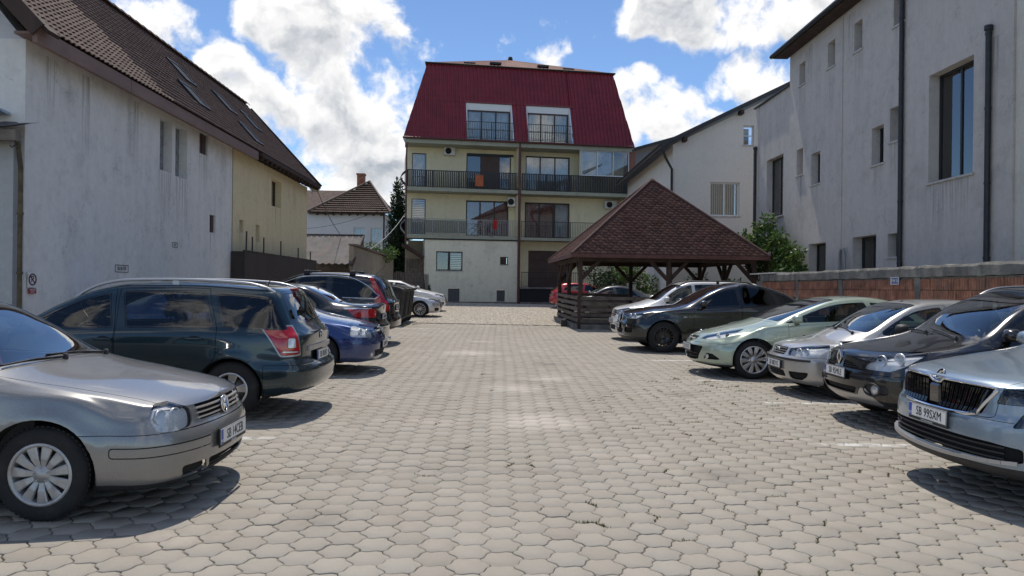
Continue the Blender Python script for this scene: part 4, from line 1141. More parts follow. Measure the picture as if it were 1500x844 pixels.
    sp['cuts'] = [lamp_front([(.36, .70), (.44, .79), (.66, .89), (.92, .925), (1.06, .93), (.98, .86), (.86, .76), (.72, .695)], dep=.055, r=.03),
        dict(k='F', name='grille', m=GL['dark_void'], push=.02, flange=-.02, f=fN, poly=[(.10, .685), (.10, .76), (.22, .755), (.44, .69)], r=.015),
        dict(k='F', name='lower_intake', m=GL['dark_void'], push=.03, flange=-.03, mir='both', f=fN, poly=[(-.05, .40), (-.05, .475), (.42, .475), (.36, .40)], r=.015),
        dict(k='F', name='skid_plate', m=GL['alu_trim'], gap=.002, mir='both', f=fN, poly=[(-.05, .285), (-.05, .385), (.40, .39), (.47, .48), (.54, .48), (.66, .30), (.62, .285)], r=.02),
        dict(k='Q', name='fog_recess', m=GL['black_plastic'], push=.015, flange=-.015, f=fN, poly=[(.44, .42), (.44, .53), (.70, .54), (.72, .43)], r=.05),
        dict(k='S', name='chin_spoiler', m=GL['black_plastic'], mir='both', poly=[(-.5, -.3), (.70, -.3), (.70, .30), (-.5, .29)], r=0),
        front_bumper(.645, .94), hood_cut(.035, 1.13, .52, .79, .03), door_cut(1.45, 2.4, 2.0, 2.35, .33), door_cut(2.41, 3.4, 2.4, 3.3, .33, (3.1, .72), 'rear_door')]
    build_car('black_crossover', sp, (4.12, 8.95, .0), -1, 'glossy black crossover with silver lower lip and round fog lamps on the right')

    CHAMP = paint('paint_champagne_silver', (.44, .43, .41), .5, .30, .15)
    def ex_pun(root, S, o):
        plate_on(root, S, .455, 'SB 08DYG', out=.02)
        nose_bars(root, S, 'grille_slat', (.625, .66, .695), np.linspace(-.24, .24, 9), .010, .015, GL['alu_trim'], -.002)
        b = MB(); p, n = S.front(0, .665); 
        for y in (-.028, .0, .028): b.bar((p.x - .012, y + .012, .70), (p.x - .012, y - .012, .625), .012, .018, (1, 0, 0))
        b.build('badge', GL['chrome'], root)
        nose_bars(root, S, 'rubbing_strip', (.55,), np.linspace(-.74, .74, 21), .032, .02, GL['black_plastic'], .008)
        bowl(root, S, .48, .66, .055, .04); bowl(root, S, .60, .67, .05, .04); antenna(root, S, 1.95, .02, .02)
        nose_bars(root, S, 'intake_bar', (.31, .345), np.linspace(-.26, .26, 7), .01, .02, GL['black_plastic'], -.02)
    sp = base(3.84, 1.66, 1.48, .29, .76, 3.22, .74, .86, (.98, .99), (1.85, 1.41), (3.3, 1.43), .98, (.93, .98), .18, FIVE, 'alloy', paint=CHAMP, rear=[(3.55, 1.30), (3.76, 1.0), (3.84, .92)], noseF=(.42, 2.3),
              mirror=(1.5, .97), mirror_sides=(-1,), mirror_mat=GL['black_plastic'], extra=ex_pun, dlo=[((1.28, None, 2.25, 2.18), 0), ((2.33, 2.28, 3.1, 3.0), 0)], wipers=[(.95, -.5, 1.03, .1), (.95, .05, 1.03, .55)], glass='side_glass',
              leanF=[(0, .12), (.20, .10), (.28, .02), (.42, 0), (.56, 0), (.60, .04), (.72, .09), (.80, .14), (1.0, .2), (2, .2)])
    sp['cuts'] = [lamp_front([(.27, .61), (.30, .70), (.56, .755), (.86, .79), (.88, .73), (.78, .63), (.60, .605)], dep=.045, r=.03),
        dict(k='F', name='grille', m=GL['dark_void'], push=.02, flange=-.02, mir='both', f=fN, poly=[(-.05, .605), (-.05, .715), (.27, .71), (.22, .605)], r=.02),
        dict(k='F', name='lower_intake', m=GL['dark_void'], push=.03, flange=-.03, mir='both', f=fN, poly=[(-.05, .275), (-.05, .375), (.29, .37), (.33, .285)], r=.02),
        dict(k='Q', name='side_intake', m=GL['dark_void'], push=.03, flange=-.03, f=fN, poly=[(.32, .37), (.36, .28), (.44, .255), (.56, .265), (.64, .32), (.66, .38)], r=.02),
        front_bumper(.597, .76), hood_cut(.02, .95, .52, .70), door_cut(1.2, 2.3, 1.75, 2.25, .30)]
    build_car('small_silver_hatchback', sp, (4.28, 11.35, .0), -1, 'small champagne-silver hatchback with a slatted grille, between the pale green coupe and the black crossover')

    MINT = paint('paint_pale_green', (.40, .47, .37), .35, .28, .12)
    def ex_gtc(root, S, o):
        plate_on(root, S, .50, 'SB 17GTC', out=.02)
        nose_bars(root, S, 'grille_chrome', (.655,), np.linspace(-.22, .22, 9), .03, .03, GL['chrome'], .004); ring_badge(root, S, .665, .045, GL['chrome'], .024, marks=[(-.9, .1, .9, -.1)])
        bowl(root, S, .58, .73, .045, .04, mat_='chrome'); bowl(root, S, .70, .74, .04, .04, mat_='gloss_black'); fog(root, S, .64, .37, .035, 'clear_lens')
        nose_bars(root, S, 'intake_bar', (.34, .40), np.linspace(-.40, .40, 9), .01, .02, GL['black_plastic'], -.02)
    sp = base(4.466, 1.84, 1.475, .338, .94, 3.635, .70, .855, (1.28, 1.02), (2.42, 1.425), (3.55, 1.41), 1.0, (.97, 1.05), .242, TEN, 'alloy', paint=MINT, rear=[(3.95, 1.24), (4.36, 1.02), (4.466, .95)], noseF=(.52, 2.1),
              mirror=(1.66, .985), mirror_sides=(-1,), extra=ex_gtc, dlo=[((1.50, None, 3.05, 2.92), 0), ((3.13, 3.02, 3.78, 3.42), 0)], handles=[(2.75, .90)], flare=.022,
              leanF=[(0, .14), (.20, .12), (.28, .03), (.40, 0), (.50, 0), (.60, .04), (.70, .10), (.80, .17), (1.0, .22), (2, .22)], creases=[(.62, .82, .014, .06)], shr=-.0)
    sp['cuts'] = [lamp_front([(.36, .665), (.44, .72), (.72, .80), (1.02, .865), (.98, .80), (.86, .715), (.62, .665)], dep=.045, r=.02, back=GL['reflector']),
        dict(k='F', name='grille', m=GL['dark_void'], push=.02, flange=-.02, mir='both', f=fN, poly=[(-.05, .615), (-.05, .70), (.28, .70), (.24, .64), (.10, .615)], r=.02),
        dict(k='F', name='lower_intake', m=GL['dark_void'], push=.04, flange=-.04, mir='both', f=fN, poly=[(-.05, .27), (-.05, .54), (.58, .54), (.42, .29)], r=.03),
        dict(k='Q', name='fog_recess', m=GL['dark_void'], push=.03, flange=-.03, f=fN, poly=[(.50, .32), (.58, .43), (.70, .42), (.86, .325)], r=.02),
        dict(k='S', name='chin_spoiler', m=GL['black_plastic'], mir='both', poly=[(-.5, -.3), (.72, -.3), (.72, .235), (-.5, .235)], r=0),
        front_bumper(.60, .94, .10), hood_cut(.03, 1.24, .52, .76), door_cut(1.52, 3.0, 2.2, 2.9, .30)]
    build_car('pale_green_coupe', sp, (3.52, 13.65, .0), -1, 'pale metallic green coupe with ten-spoke alloy wheels, beside the small silver hatchback')

    GRAPH = paint('paint_graphite', (.009, .010, .012), .2, .26, .25)
    def ex_x6(root, S, o):
        plate_on(root, S, .60, 'SB 66XXB', out=.02)
        for sg in (-1, 1):
            pts = []
            for a in np.linspace(0, 2 * math.pi, 22, endpoint=False):
                y = .17 + .13 * math.copysign(abs(math.cos(a)) ** .6, math.cos(a)); z = .80 + .10 * math.copysign(abs(math.sin(a)) ** .6, math.sin(a))
                p, n = S.front(y, z); pts.append(Vector((p.x - .006, sg * y, z)))
            b = MB(); b.tube(pts, .012, 6, True); b.build('kidney_frame', GL['chrome'], root)
        bowl(root, S, .60, .85, .05, .04); bowl(root, S, .73, .86, .05, .04)
        nose_bars(root, S, 'silver_lip', (.40,), np.linspace(-.55, .55, 11), .03, .03, GL['alu_trim'], .004)
        fog(root, S, .62, .62, .04, 'clear_lens')
        for sg in (-1, 1):
            p, n = S.side(1.42, .86); b = MB(); b.box(1.38, 1.46, -.006, .006, .85, .872, Matrix.Translation((0, sg * (p.y + .004), 0)), .003); b.build('side_repeater', GL['clear_lens'], root)
    sp = base(4.88, 1.98, 1.69, .37, .93, 3.86, .89, 1.03, (1.45, 1.15), (2.40, 1.60), (3.2, 1.66), 1.18, (1.07, 1.16), .25, MESH, 'black_rim', paint=GRAPH, rear=[(3.8, 1.52), (4.4, 1.26), (4.75, 1.17), (4.88, 1.1)], noseF=(.50, 2.4), flare=.025,
              mirror=(1.85, 1.10), extra=ex_x6, dlo=[((1.85, None, 2.72, 2.64), 0), ((2.82, 2.74, 3.62, 3.45), 0), ((3.70, 3.54, 4.1, 3.7), 0)], handles=[(2.62, 1.0), (3.55, 1.03)], glass='privacy_glass', creases=[(.95, 1.02, .014, .06)],
              bottom=[(0, .27), (.5, .25), (4, .27), (4.88, .36)], leanF=[(0, .16), (.26, .12), (.36, .02), (.5, 0), (.66, 0), (.72, .03), (.9, .06), (1.0, .12), (1.2, .2), (2, .2)])
    sp['cuts'] = [lamp_front([(.36, .79), (.40, .87), (.70, .91), (.92, .93), (.90, .86), (.80, .79)], dep=.05, r=.03),
        dict(k='F', name='grille', m=GL['dark_void'], push=.03, flange=-.03, f=fN, poly=[(.03, .70), (.03, .90), (.28, .90), (.31, .80), (.27, .70)], r=.05),
        dict(k='F', name='lower_intake', m=GL['dark_void'], push=.03, flange=-.03, mir='both', f=fN, poly=[(-.05, .43), (-.05, .54), (.44, .54), (.40, .43)], r=.02),
        dict(k='Q', name='side_intake', m=GL['dark_void'], push=.03, flange=-.03, f=fN, poly=[(.42, .45), (.44, .58), (.72, .56), (.70, .46)], r=.03),
        dict(k='S', name='chin_spoiler', m=GL['black_plastic'], mir='both', poly=[(-.5, -.3), (.70, -.3), (.70, .36), (-.5, .36)], r=0),
        front_bumper(.68, .93), hood_cut(.03, 1.42, .56, .82), door_cut(1.62, 2.76, 2.3, 2.68, .34), door_cut(2.77, 3.7, 2.74, 3.5, .34, (3.4, .78), 'rear_door')]
    build_car('graphite_coupe_off_roader', sp, (2.98, 18.3, .0), -1, 'graphite black coupe-backed off-roader with black mesh wheels, in front of the white people carrier')

    def ex_mpv(root, S, o):
        plate_on(root, S, .55, 'SB 18DAC', out=.02); roof_rails(root, S, 1.75, 4.1, .62, .07, GL['black_plastic'], .02)
        nose_bars(root, S, 'grille_slat', (.70, .76, .82), np.linspace(-.38, .38, 9), .014, .02, GL['chrome'], .0)
        bowl(root, S, .56, .80, .05, .04)
    sp = base(4.50, 1.75, 1.74, .32, .85, 3.65, .90, 1.04, (1.08, 1.17), (1.85, 1.62), (4.1, 1.70), 1.1, (1.06, 1.08), .2, FIVE, 'alloy', paint=WHITE, rear=[(4.3, 1.62), (4.46, 1.12), (4.50, 1.05)], noseF=(.45, 2.5),
              mirror=(1.45, 1.12), extra=ex_mpv, dlo=[((1.42, None, 2.2, 2.16), 0), ((2.3, 2.26, 3.2, 3.18), 0), ((3.3, 3.28, 4.2, 4.12), 1)], step=.09, handles=[(2.1, .95)], glass='side_glass', creases=[(.9, .9, .012, .05)])
    sp['cuts'] = [lamp_front([(.36, .74), (.38, .86), (.72, .94), (.86, .92), (.84, .80)], dep=.05, r=.03),
        dict(k='F', name='grille', m=GL['dark_void'], push=.03, flange=-.03, mir='both', f=fN, poly=[(-.05, .67), (-.05, .86), (.42, .86), (.38, .67)], r=.03),
        dict(k='F', name='lower_intake', m=GL['dark_void'], push=.03, flange=-.03, mir='both', f=fN, poly=[(-.05, .30), (-.05, .44), (.5, .44), (.46, .30)], r=.03),
        front_bumper(.62, .85), hood_cut(.03, 1.05, .54, .70), door_cut(1.3, 2.24, 1.8, 2.2, .3), door_cut(2.25, 3.25, 2.25, 3.2, .3, (3.1, .7), 'rear_door')]
    build_car('white_people_carrier', sp, (3.28, 21.5, .0), -1, 'white people carrier with black roof rails, between the gazebo and the graphite off-roader', 'people carrier')

    DGREY = paint('paint_mid_grey', (.10, .105, .11), .5, .28, .15)
    def ex_sed(root, S, o): plate_on(root, S, .50, 'SB 33SED')
    sp = base(4.9, 1.85, 1.46, .33, .95, 3.8, .74, .89, (1.42, .99), (2.30, 1.40), (3.35, 1.40), 1.05, (.94, .98), .22, FIVE, 'alloy', paint=DGREY, rear=[(3.8, 1.25), (4.2, 1.09), (4.75, 1.05), (4.9, 1.0)],
              mirror=(1.72, .98), extra=ex_sed, dlo=[((1.70, None, 2.62, 2.54), 0), ((2.74, 2.66, 3.7, 3.4), 0)], step=.11, handles=[(2.65, .88)])
    sp['cuts'] = audi_cuts(4.9, .95, 1.42) + [door_cut(1.55, 2.66, 2.1, 2.6, .3)]
    build_car('grey_saloon', sp, (2.75, 34.9, .0), -1, 'grey saloon parked behind the gazebo, seen through its posts')

    RED = paint('paint_red', (.42, .012, .018), .15, .25, .1)
    def ex_red(root, S, o): plate_on(root, S, .72, 'SB 44RED', True)
    def rs(S): return 'R', [(-.05, 1.06, 0), (.56, 1.06), (.5, 1.36), (-.05, 1.38, 0)]
    sp = base(4.3, 1.79, 1.46, .32, .90, 3.55, .72, .87, (1.15, 1.0), (2.10, 1.40), (3.6, 1.40), 1.0, (.94, 1.02), .22, FIVE, 'alloy', paint=RED, rear=[(3.9, 1.28), (4.2, 1.0), (4.3, .92)],
              mirror=(1.5, .98), extra=ex_red, rscreen=rs, dlo=[((1.50, None, 2.42, 2.34), 0), ((2.52, 2.46, 3.62, 3.25), 0)], step=.1, handles=[(2.4, .9)], glass='privacy_glass')
    sp['cuts'] = [dict(k='U', name='tail_light', m=GL['red_lens'], gap=.003, f=fR(4.3), poly=[(1.02, .98), (.60, .98), (.58, .82), (.84, .80)], r=.04),
        rear_bumper(4.3, .64, 3.85), door_cut(1.4, 2.48, 2.0, 2.42, .3)]
    build_car('red_hatchback', sp, (7.15, 41.5, .0), 1, 'bright red hatchback parked in front of the yellow house terrace')
# ------------------------------------------------------------------ setting: ground, paving, buildings
def plaster(name, col, stain=(.2, .2, .2), amt=.5, rough=.9, streak=.5, drips=()):
    """painted plaster with vertical weather streaks, patches and fine relief"""
    if name in MATS: return MATS[name]
    m = bpy.data.materials.new(name); m.use_nodes = True; t = NT(m.node_tree); b = t.n['Principled BSDF']; MATS[name] = m
    p = t.node('ShaderNodeNewGeometry').outputs['Position']
    mp = t.node('ShaderNodeMapping', {0: p, 3: (1.8, 1.8, .22)}).outputs[0]
    n1 = t.noise(mp, 1.6, 8, .65); n2 = t.noise(p, .9, 9, .68); n3 = t.noise(p, 9, 5, .6)
    c = t.mix(t.ramp(n1, .42, .75, 0, amt * streak * .6), col, stain)
    c = t.mix(t.ramp(n2, .5, .78, 0, amt * .8), c, stain)
    c = t.mix(t.ramp(n3, .35, .75, 0, .25), c, tuple(x * .70 for x in col))
    n4 = t.noise(p, 3.2, 10, .74); c = t.mix(t.ramp(n4, .50, .70, 0, .55 * amt), c, tuple(x * 1.1 for x in stain))
    n5 = t.noise(p, 2.4, 9, .7, lac=2.3); c = t.mix(t.ramp(n5, .56, .70, 0, .5 * amt), c, tuple(min(.8, x * 1.18) for x in col))
    ck = t.node('ShaderNodeTexVoronoi', {0: t.node('ShaderNodeVectorMath', {0: p, 1: t.node('ShaderNodeVectorMath', {0: t.noise(p, 2.5, 5, .6, 1), 3: 1.1}, operation='SCALE').outputs[0]}, operation='ADD').outputs[0], 'Scale': .42}, feature='DISTANCE_TO_EDGE').outputs[0]
    c = t.mix(t.math('MULTIPLY', t.ramp(ck, .006, .001), t.ramp(n1, .45, .55, 0, .55 * amt)), c, tuple(x * .5 for x in stain))
    xyz = t.node('ShaderNodeSeparateXYZ', {0: p}); dn = t.noise(t.node('ShaderNodeMapping', {0: p, 3: (14, 14, .5)}).outputs[0], 1.0, 5, .6)
    for (yc, zb, wd, ln) in drips:      # run-off marks below sills, brackets and gutters
        f = t.math('MULTIPLY', t.ramp(t.math('ABSOLUTE', t.math('SUBTRACT', xyz.outputs[1], yc)), wd * .62, wd * .35), t.math('MULTIPLY', t.ramp(xyz.outputs[2], zb - ln, zb), t.ramp(xyz.outputs[2], zb + .02, zb)))
        c = t.mix(t.math('MULTIPLY', f, t.ramp(dn, .42, .66, 0, .75)), c, tuple(x * .8 for x in stain))
    # splash zone near the ground
    z = t.node('ShaderNodeSeparateXYZ', {0: p}).outputs[2]
    f = t.math('MULTIPLY', t.ramp(t.math('ADD', z, t.math('MULTIPLY', n2, 1.2)), 1.7, .5), .45 * amt)
    c = t.mix(f, c, stain)
    t.l.new(c, b.inputs['Base Color']); b.inputs['Roughness'].default_value = rough; b.inputs['Specular IOR Level'].default_value = .2
    bp = t.node('ShaderNodeBump', {'Strength': .35, 'Distance': .03, 'Height': t.noise(p, 26, 7, .65)}); t.l.new(bp.outputs[0], b.inputs['Normal'])
    return m

def paver_mat(name):
    m = bpy.data.materials.new(name); m.use_nodes = True; t = NT(m.node_tree); b = t.n['Principled BSDF']; MATS[name] = m
    p = t.node('ShaderNodeNewGeometry').outputs['Position']
    tone = t.node('ShaderNodeAttribute', attribute_name='tone').outputs['Fac']
    oi = t.node('ShaderNodeObjectInfo').outputs['Random']
    k = t.math('FRACT', t.math('ADD', tone, t.math('MULTIPLY', oi, 3.7)))
    c = t.mix(k, (.312, .280, .234), (.358, .324, .274))
    k2 = t.math('FRACT', t.math('MULTIPLY', k, 7.31))
    c = t.mix(t.math('MULTIPLY', k2, .35), c, (.345, .335, .295))
    big = t.noise(p, .55, 6, .6); c = t.mix(t.ramp(big, .42, .68, 0, .45), c, (.295, .265, .22))
    dust = t.noise(p, .8, 8, .65)
    c = t.mix(t.ramp(dust, .54, .74, 0, .6), c, (.50, .445, .38))
    # sand spill in the middle of the lane
    for (sx, sy, sr) in ((.45, 8.6, .75), (.25, 11.2, .6), (.9, 12.4, .5), (-.6, 16.5, .8)):
        ds = t.node('ShaderNodeVectorMath', {0: p, 1: (sx, sy, .05)}, operation='DISTANCE').outputs['Value']
        c = t.mix(t.math('MULTIPLY', t.ramp(t.math('ADD', ds, t.math('MULTIPLY', t.noise(p, 4, 6, .65), .9)), sr + .55, sr * .6), .62), c, (.60, .55, .48))
    stain = t.noise(p, 2.1, 5, .7); c = t.mix(t.ramp(stain, .62, .80, 0, .6), c, (.17, .155, .135))
    # worn white bay lines
    s = t.node('ShaderNodeSeparateXYZ', {0: p}); x, y = s.outputs[0], s.outputs[1]
    wear = t.noise(p, 7, 6, .7)
    for (yk, x0, x1) in ((7.62, 3.35, 4.6), (10.25, 3.7, 5.5), (12.55, 3.3, 4.3), (15.7, 3.1, 6.0), (20.0, 3.2, 5.2), (24.3, -3.2, -1.8), (22.2, -3.0, -2.0), (7.45, -3.2, -2.2)):
        f = t.math('MULTIPLY', t.ramp(t.math('ABSOLUTE', t.math('SUBTRACT', y, yk)), .075, .055), t.math('MULTIPLY', t.ramp(x, x0, x0 + .05), t.ramp(x, x1, x1 - .05)))
        c = t.mix(t.math('MULTIPLY', f, t.ramp(wear, .40, .58, 0, .8)), c, (.68, .68, .66))
    # rubber and oil where the cars turn and stand
    for (ya, wd, x0, x1) in ((6.4, .16, -2.4, 1.5), (8.1, .14, .2, 4.0), (12.0, .15, -2.2, 2.0)):
        arc = t.math('ADD', y, t.math('MULTIPLY', t.math('MULTIPLY', x, x), .12))
        f = t.math('MULTIPLY', t.ramp(t.math('ABSOLUTE', t.math('SUBTRACT', arc, ya)), wd, wd * .4), t.math('MULTIPLY', t.ramp(x, x0, x0 + .8), t.ramp(x, x1, x1 - .8)))
        c = t.mix(t.math('MULTIPLY', f, t.ramp(wear, .35, .65, 0, .28)), c, (.12, .11, .10))
    for (sx, sy, sr) in ((-1.2, 5.0, .22), (1.9, 6.3, .3), (2.7, 10.9, .35), (-.8, 9.9, .25), (1.0, 14.5, .4), (2.3, 4.9, .16)):
        ds = t.node('ShaderNodeVectorMath', {0: p, 1: (sx, sy, .0)}, operation='DISTANCE').outputs['Value']
        c = t.mix(t.math('MULTIPLY', t.ramp(t.math('ADD', ds, t.math('MULTIPLY', t.noise(p, 5, 5, .6), .5)), sr + .35, sr * .5), .40), c, (.10, .09, .08))
    fine = t.noise(p, 160, 3, .6); c = t.mix(t.ramp(fine, .3, .75, 0, .3), c, (.22, .205, .185))
    t.l.new(c, b.inputs['Base Color']); b.inputs['Roughness'].default_value = .88; b.inputs['Specular IOR Level'].default_value = .25
    bp = t.node('ShaderNodeBump', {'Strength': .4, 'Distance': .006, 'Height': t.noise(p, 120, 5, .65)}); t.l.new(bp.outputs[0], b.inputs['Normal'])
    return m

def raw_mesh(name, V, LV, LT, m, parent=None, attr=None, kind=None):
    """fast mesh from flat arrays: verts (n,3), loop vertex indices, loop totals per face"""
    me = bpy.data.meshes.new(name); me.vertices.add(len(V)); me.vertices.foreach_set('co', np.asarray(V, np.float32).ravel())
    me.loops.add(len(LV)); me.loops.foreach_set('vertex_index', np.asarray(LV, np.int32))
    LT = np.asarray(LT, np.int32); me.polygons.add(len(LT)); me.polygons.foreach_set('loop_start', np.concatenate([[0], np.cumsum(LT)[:-1]]).astype(np.int32)); me.polygons.foreach_set('loop_total', LT)
    if attr is not None:
        a = me.attributes.new('tone', 'FLOAT', 'POINT'); a.data.foreach_set('value', np.asarray(attr, np.float32))
    me.materials.append(m); me.update(calc_edges=True); me.validate()
    o = link(bpy.data.objects.new(name, me))
    if parent is not None: o.parent = parent
    if kind: o['kind'] = kind
    return o

def GA(x, y): return -.08 + .010 * y - .010 * x + np.where(y > 30, .013 * (y - 30), 0)

def sheet(name, xs, ys, dz, m, parent=None):
    X, Y = np.meshgrid(xs, ys); Z = GA(X, Y) + dz; n, k = X.shape
    V = np.stack([X.ravel(), Y.ravel(), Z.ravel()], 1); i = np.arange(n * k).reshape(n, k)
    Q = np.stack([i[:-1, :-1], i[:-1, 1:], i[1:, 1:], i[1:, :-1]], -1).reshape(-1, 4)
    o = raw_mesh(name, V, Q.ravel(), np.full(len(Q), 4), m, parent); tag(o, kind='structure'); return o

def ground_all():
    earth = mat('earth', (.16, .14, .11), .95, var=.3, vscale=.6, bump=.4, bscale=8)
    g = sheet('ground', np.concatenate([[-900, -200], np.linspace(-40, 40, 21), [200, 900]]), np.concatenate([[-200, -20], np.linspace(0, 60, 31), [100, 300, 1500]]), -.10, earth)
    bed = bpy.data.materials.new('joint_sand'); bed.use_nodes = True; t = NT(bed.node_tree); b = t.n['Principled BSDF']
    p = t.node('ShaderNodeNewGeometry').outputs['Position']
    c = t.mix(t.noise(p, 30, 5, .6), (.13, .11, .085), (.30, .265, .22))
    s = t.node('ShaderNodeSeparateXYZ', {0: p})
    right = t.ramp(s.outputs[0], -.5, 3.0, .0, .09)
    moss = t.ramp(t.math('ADD', t.noise(p, 2.2, 6, .7), right), .50, .62)
    c = t.mix(moss, c, (.050, .058, .022)); t.l.new(c, b.inputs['Base Color']); b.inputs['Roughness'].default_value = 1
    pave = sheet('pavement', np.linspace(-7.3, 8.8, 24), np.linspace(-3, 27.3, 40), -.0085, bed)
    # --- wavy hexagonal blocks
    PM = paver_mat('paver_concrete')
    F = .2255; Rr = F / math.sqrt(3); gap = .0028; K = 4
    hexv = [(Rr * math.cos(rad(60 * i)), Rr * math.sin(rad(60 * i))) for i in range(6)]
    def outline(shrink):
        pts = []
        for i in range(6):
            a = np.array(hexv[i]); b2 = np.array(hexv[(i + 1) % 6]); d = b2 - a; nrm = np.array([d[1], -d[0]]); nrm /= np.linalg.norm(nrm)
            for k in range(K):
                q = k / K; sgn = 1
                # antisymmetric wave so that neighbours interlock
                pts.append(a + d * q + nrm * (.0095 * math.sin(2 * math.pi * q)) * sgn)
        pts = np.array(pts); c = pts * (1 - shrink / (F / 2)); return c
    o_out, o_in = outline(gap), outline(gap + .0045); n = len(o_out)
    colp = 1.5 * Rr; rows = []
    ci = 0
    xs = np.arange(-7.2, 8.75, colp)
    cx, cy = [], []
    for i, x in enumerate(xs):
        ys = np.arange(1.5 + (F / 2 if i % 2 else 0), 27.1, F); cx.append(np.full(len(ys), x)); cy.append(ys)
    cx = np.concatenate(cx); cy = np.concatenate(cy)
    # keep what the photograph could see (and a margin to the sides)
    keep = (cy > 2.2) & (np.abs(cx - .0185 * cy) < cy * .78 + 2.2); cx, cy = cx[keep], cy[keep]
    N = len(cx)
    # slow wander of the rows, settled blocks
    wx = cx + .018 * np.sin(cy * .55 + cx * .3); wy = cy + .02 * np.sin(cx * .9) + .015 * np.sin(cy * .37 + cx)
    scl = 1 - .022 * rng.random(N) ** 2 - .03 * (rng.random(N) < .06); rot = rng.normal(0, rad(.7), N); tx = rng.normal(0, .006, N); ty = rng.normal(0, .006, N); dz = rng.normal(0, .0013, N) + .004 * np.sin(cx * 1.3 + 2) * np.sin(cy * .8)
    tone = rng.random(N)
    def verts_of(sel):
        c, s = np.cos(rot[sel])[:, None], np.sin(rot[sel])[:, None]
        out = []
        for ol, h in ((o_in, 0.0), (o_out, -.004), (o_out, -.03)):
            x = (c * ol[None, :, 0] - s * ol[None, :, 1]) * scl[sel][:, None]; y = (s * ol[None, :, 0] + c * ol[None, :, 1]) * scl[sel][:, None]
            z = h + dz[sel][:, None] + tx[sel][:, None] * x + ty[sel][:, None] * y
            X = x + wx[sel][:, None]; Y = y + wy[sel][:, None]
            out.append(np.stack([X, Y, z + GA(X, Y)], -1))
        return np.concatenate(out, 1)      # (m, 3n, 3)
    global PAVERS; PAVERS = np.stack([wx, wy], 1)
    top = np.arange(n); q = np.arange(n); q1 = (q + 1) % n
    quads = np.concatenate([np.stack([n + q, n + q1, q1, q], 1), np.stack([2 * n + q, 2 * n + q1, n + q1, n + q], 1)])
    floops = np.concatenate([top, quads.ravel()]); ftot = np.concatenate([[n], np.full(len(quads), 4)])
    dist = np.hypot(cx, cy); vis = (cy > 3.55) & (cx - .0185 * cy > -.70 * cy) & (cx - .0185 * cy < .70 * cy)
    # the frame's bottom corners and edges: everything within view, nearest first
    order = np.argsort(np.where(vis, dist, 1e9)); near = order[:290]; rest = np.setdiff1d(np.arange(N), near)
    Vb = verts_of(rest); m = len(rest)
    LV = (floops[None, :] + (np.arange(m) * 3 * n)[:, None]).ravel()
    raw_mesh('paver_field', Vb.reshape(-1, 3), LV, np.tile(ftot, m), PM, pave, np.repeat(tone[rest], 3 * n), 'stuff')
    for i in near:
        V = verts_of(np.array([i]))[0]
        c0 = np.array([wx[i], wy[i], float(GA(wx[i], wy[i]))])
        o = raw_mesh('paver', V - c0, floops, ftot, PM, pave, np.full(3 * n, tone[i])); o.location = c0
    # --- cobbles beyond
    CB = mat('cobble_granite', (.44, .39, .32), .85, var=.35, vscale=7, bump=.3, bscale=90)
    cob = sheet('cobbled_forecourt', np.linspace(-12, 14, 20), np.linspace(27.3, 47, 24), -.03, bed)
    s = .13; X, Y = np.meshgrid(np.arange(-5.4, 6.2, s), np.arange(27.36, 45.8, s)); X = X + (np.arange(X.shape[0]) % 2)[:, None] * s / 2
    X = X.ravel() + rng.normal(0, .012, X.size); Y = Y.ravel() + rng.normal(0, .012, Y.size); M = len(X); h = rng.normal(.0, .006, M); r = s * .46
    ang = np.arange(6) * math.pi / 3 + .3; rr = r * (1 + rng.normal(0, .08, (M, 6)))
    bx = X[:, None] + rr * np.cos(ang); by = Y[:, None] + rr * np.sin(ang); ix = X[:, None] + rr * .6 * np.cos(ang); iy = Y[:, None] + rr * .6 * np.sin(ang)
    z0 = GA(X, Y)[:, None]
    V = np.concatenate([np.stack([bx, by, z0 - .03 + 0 * bx], -1), np.stack([ix, iy, z0 + h[:, None] + 0 * bx], -1)], 1).reshape(-1, 3)
    q = np.arange(6); q1 = (q + 1) % 6
    fl = np.concatenate([6 + q, np.stack([q, q1, 6 + q1, 6 + q], 1).ravel()]); ft = np.concatenate([[6], np.full(6, 4)])
    raw_mesh('cobbles', V, (fl[None, :] + (np.arange(M) * 12)[:, None]).ravel(), np.tile(ft, M), CB, cob, None, 'stuff')
    # timber-edged joint between paving and cobbles
    e = MB()
    for x in np.arange(-5, 3.4, 1.0): e.bar((x, 27.3 - .02 * x, G(x, 27.3) - .01), (x + .985, 27.3 - .02 * (x + .985), G(x + 1, 27.3) - .01), .10, .05)
    tag(e.build('edging_stones', mat('edging', (.26, .24, .21), .9, var=.3, vscale=4), None), kind='structure')

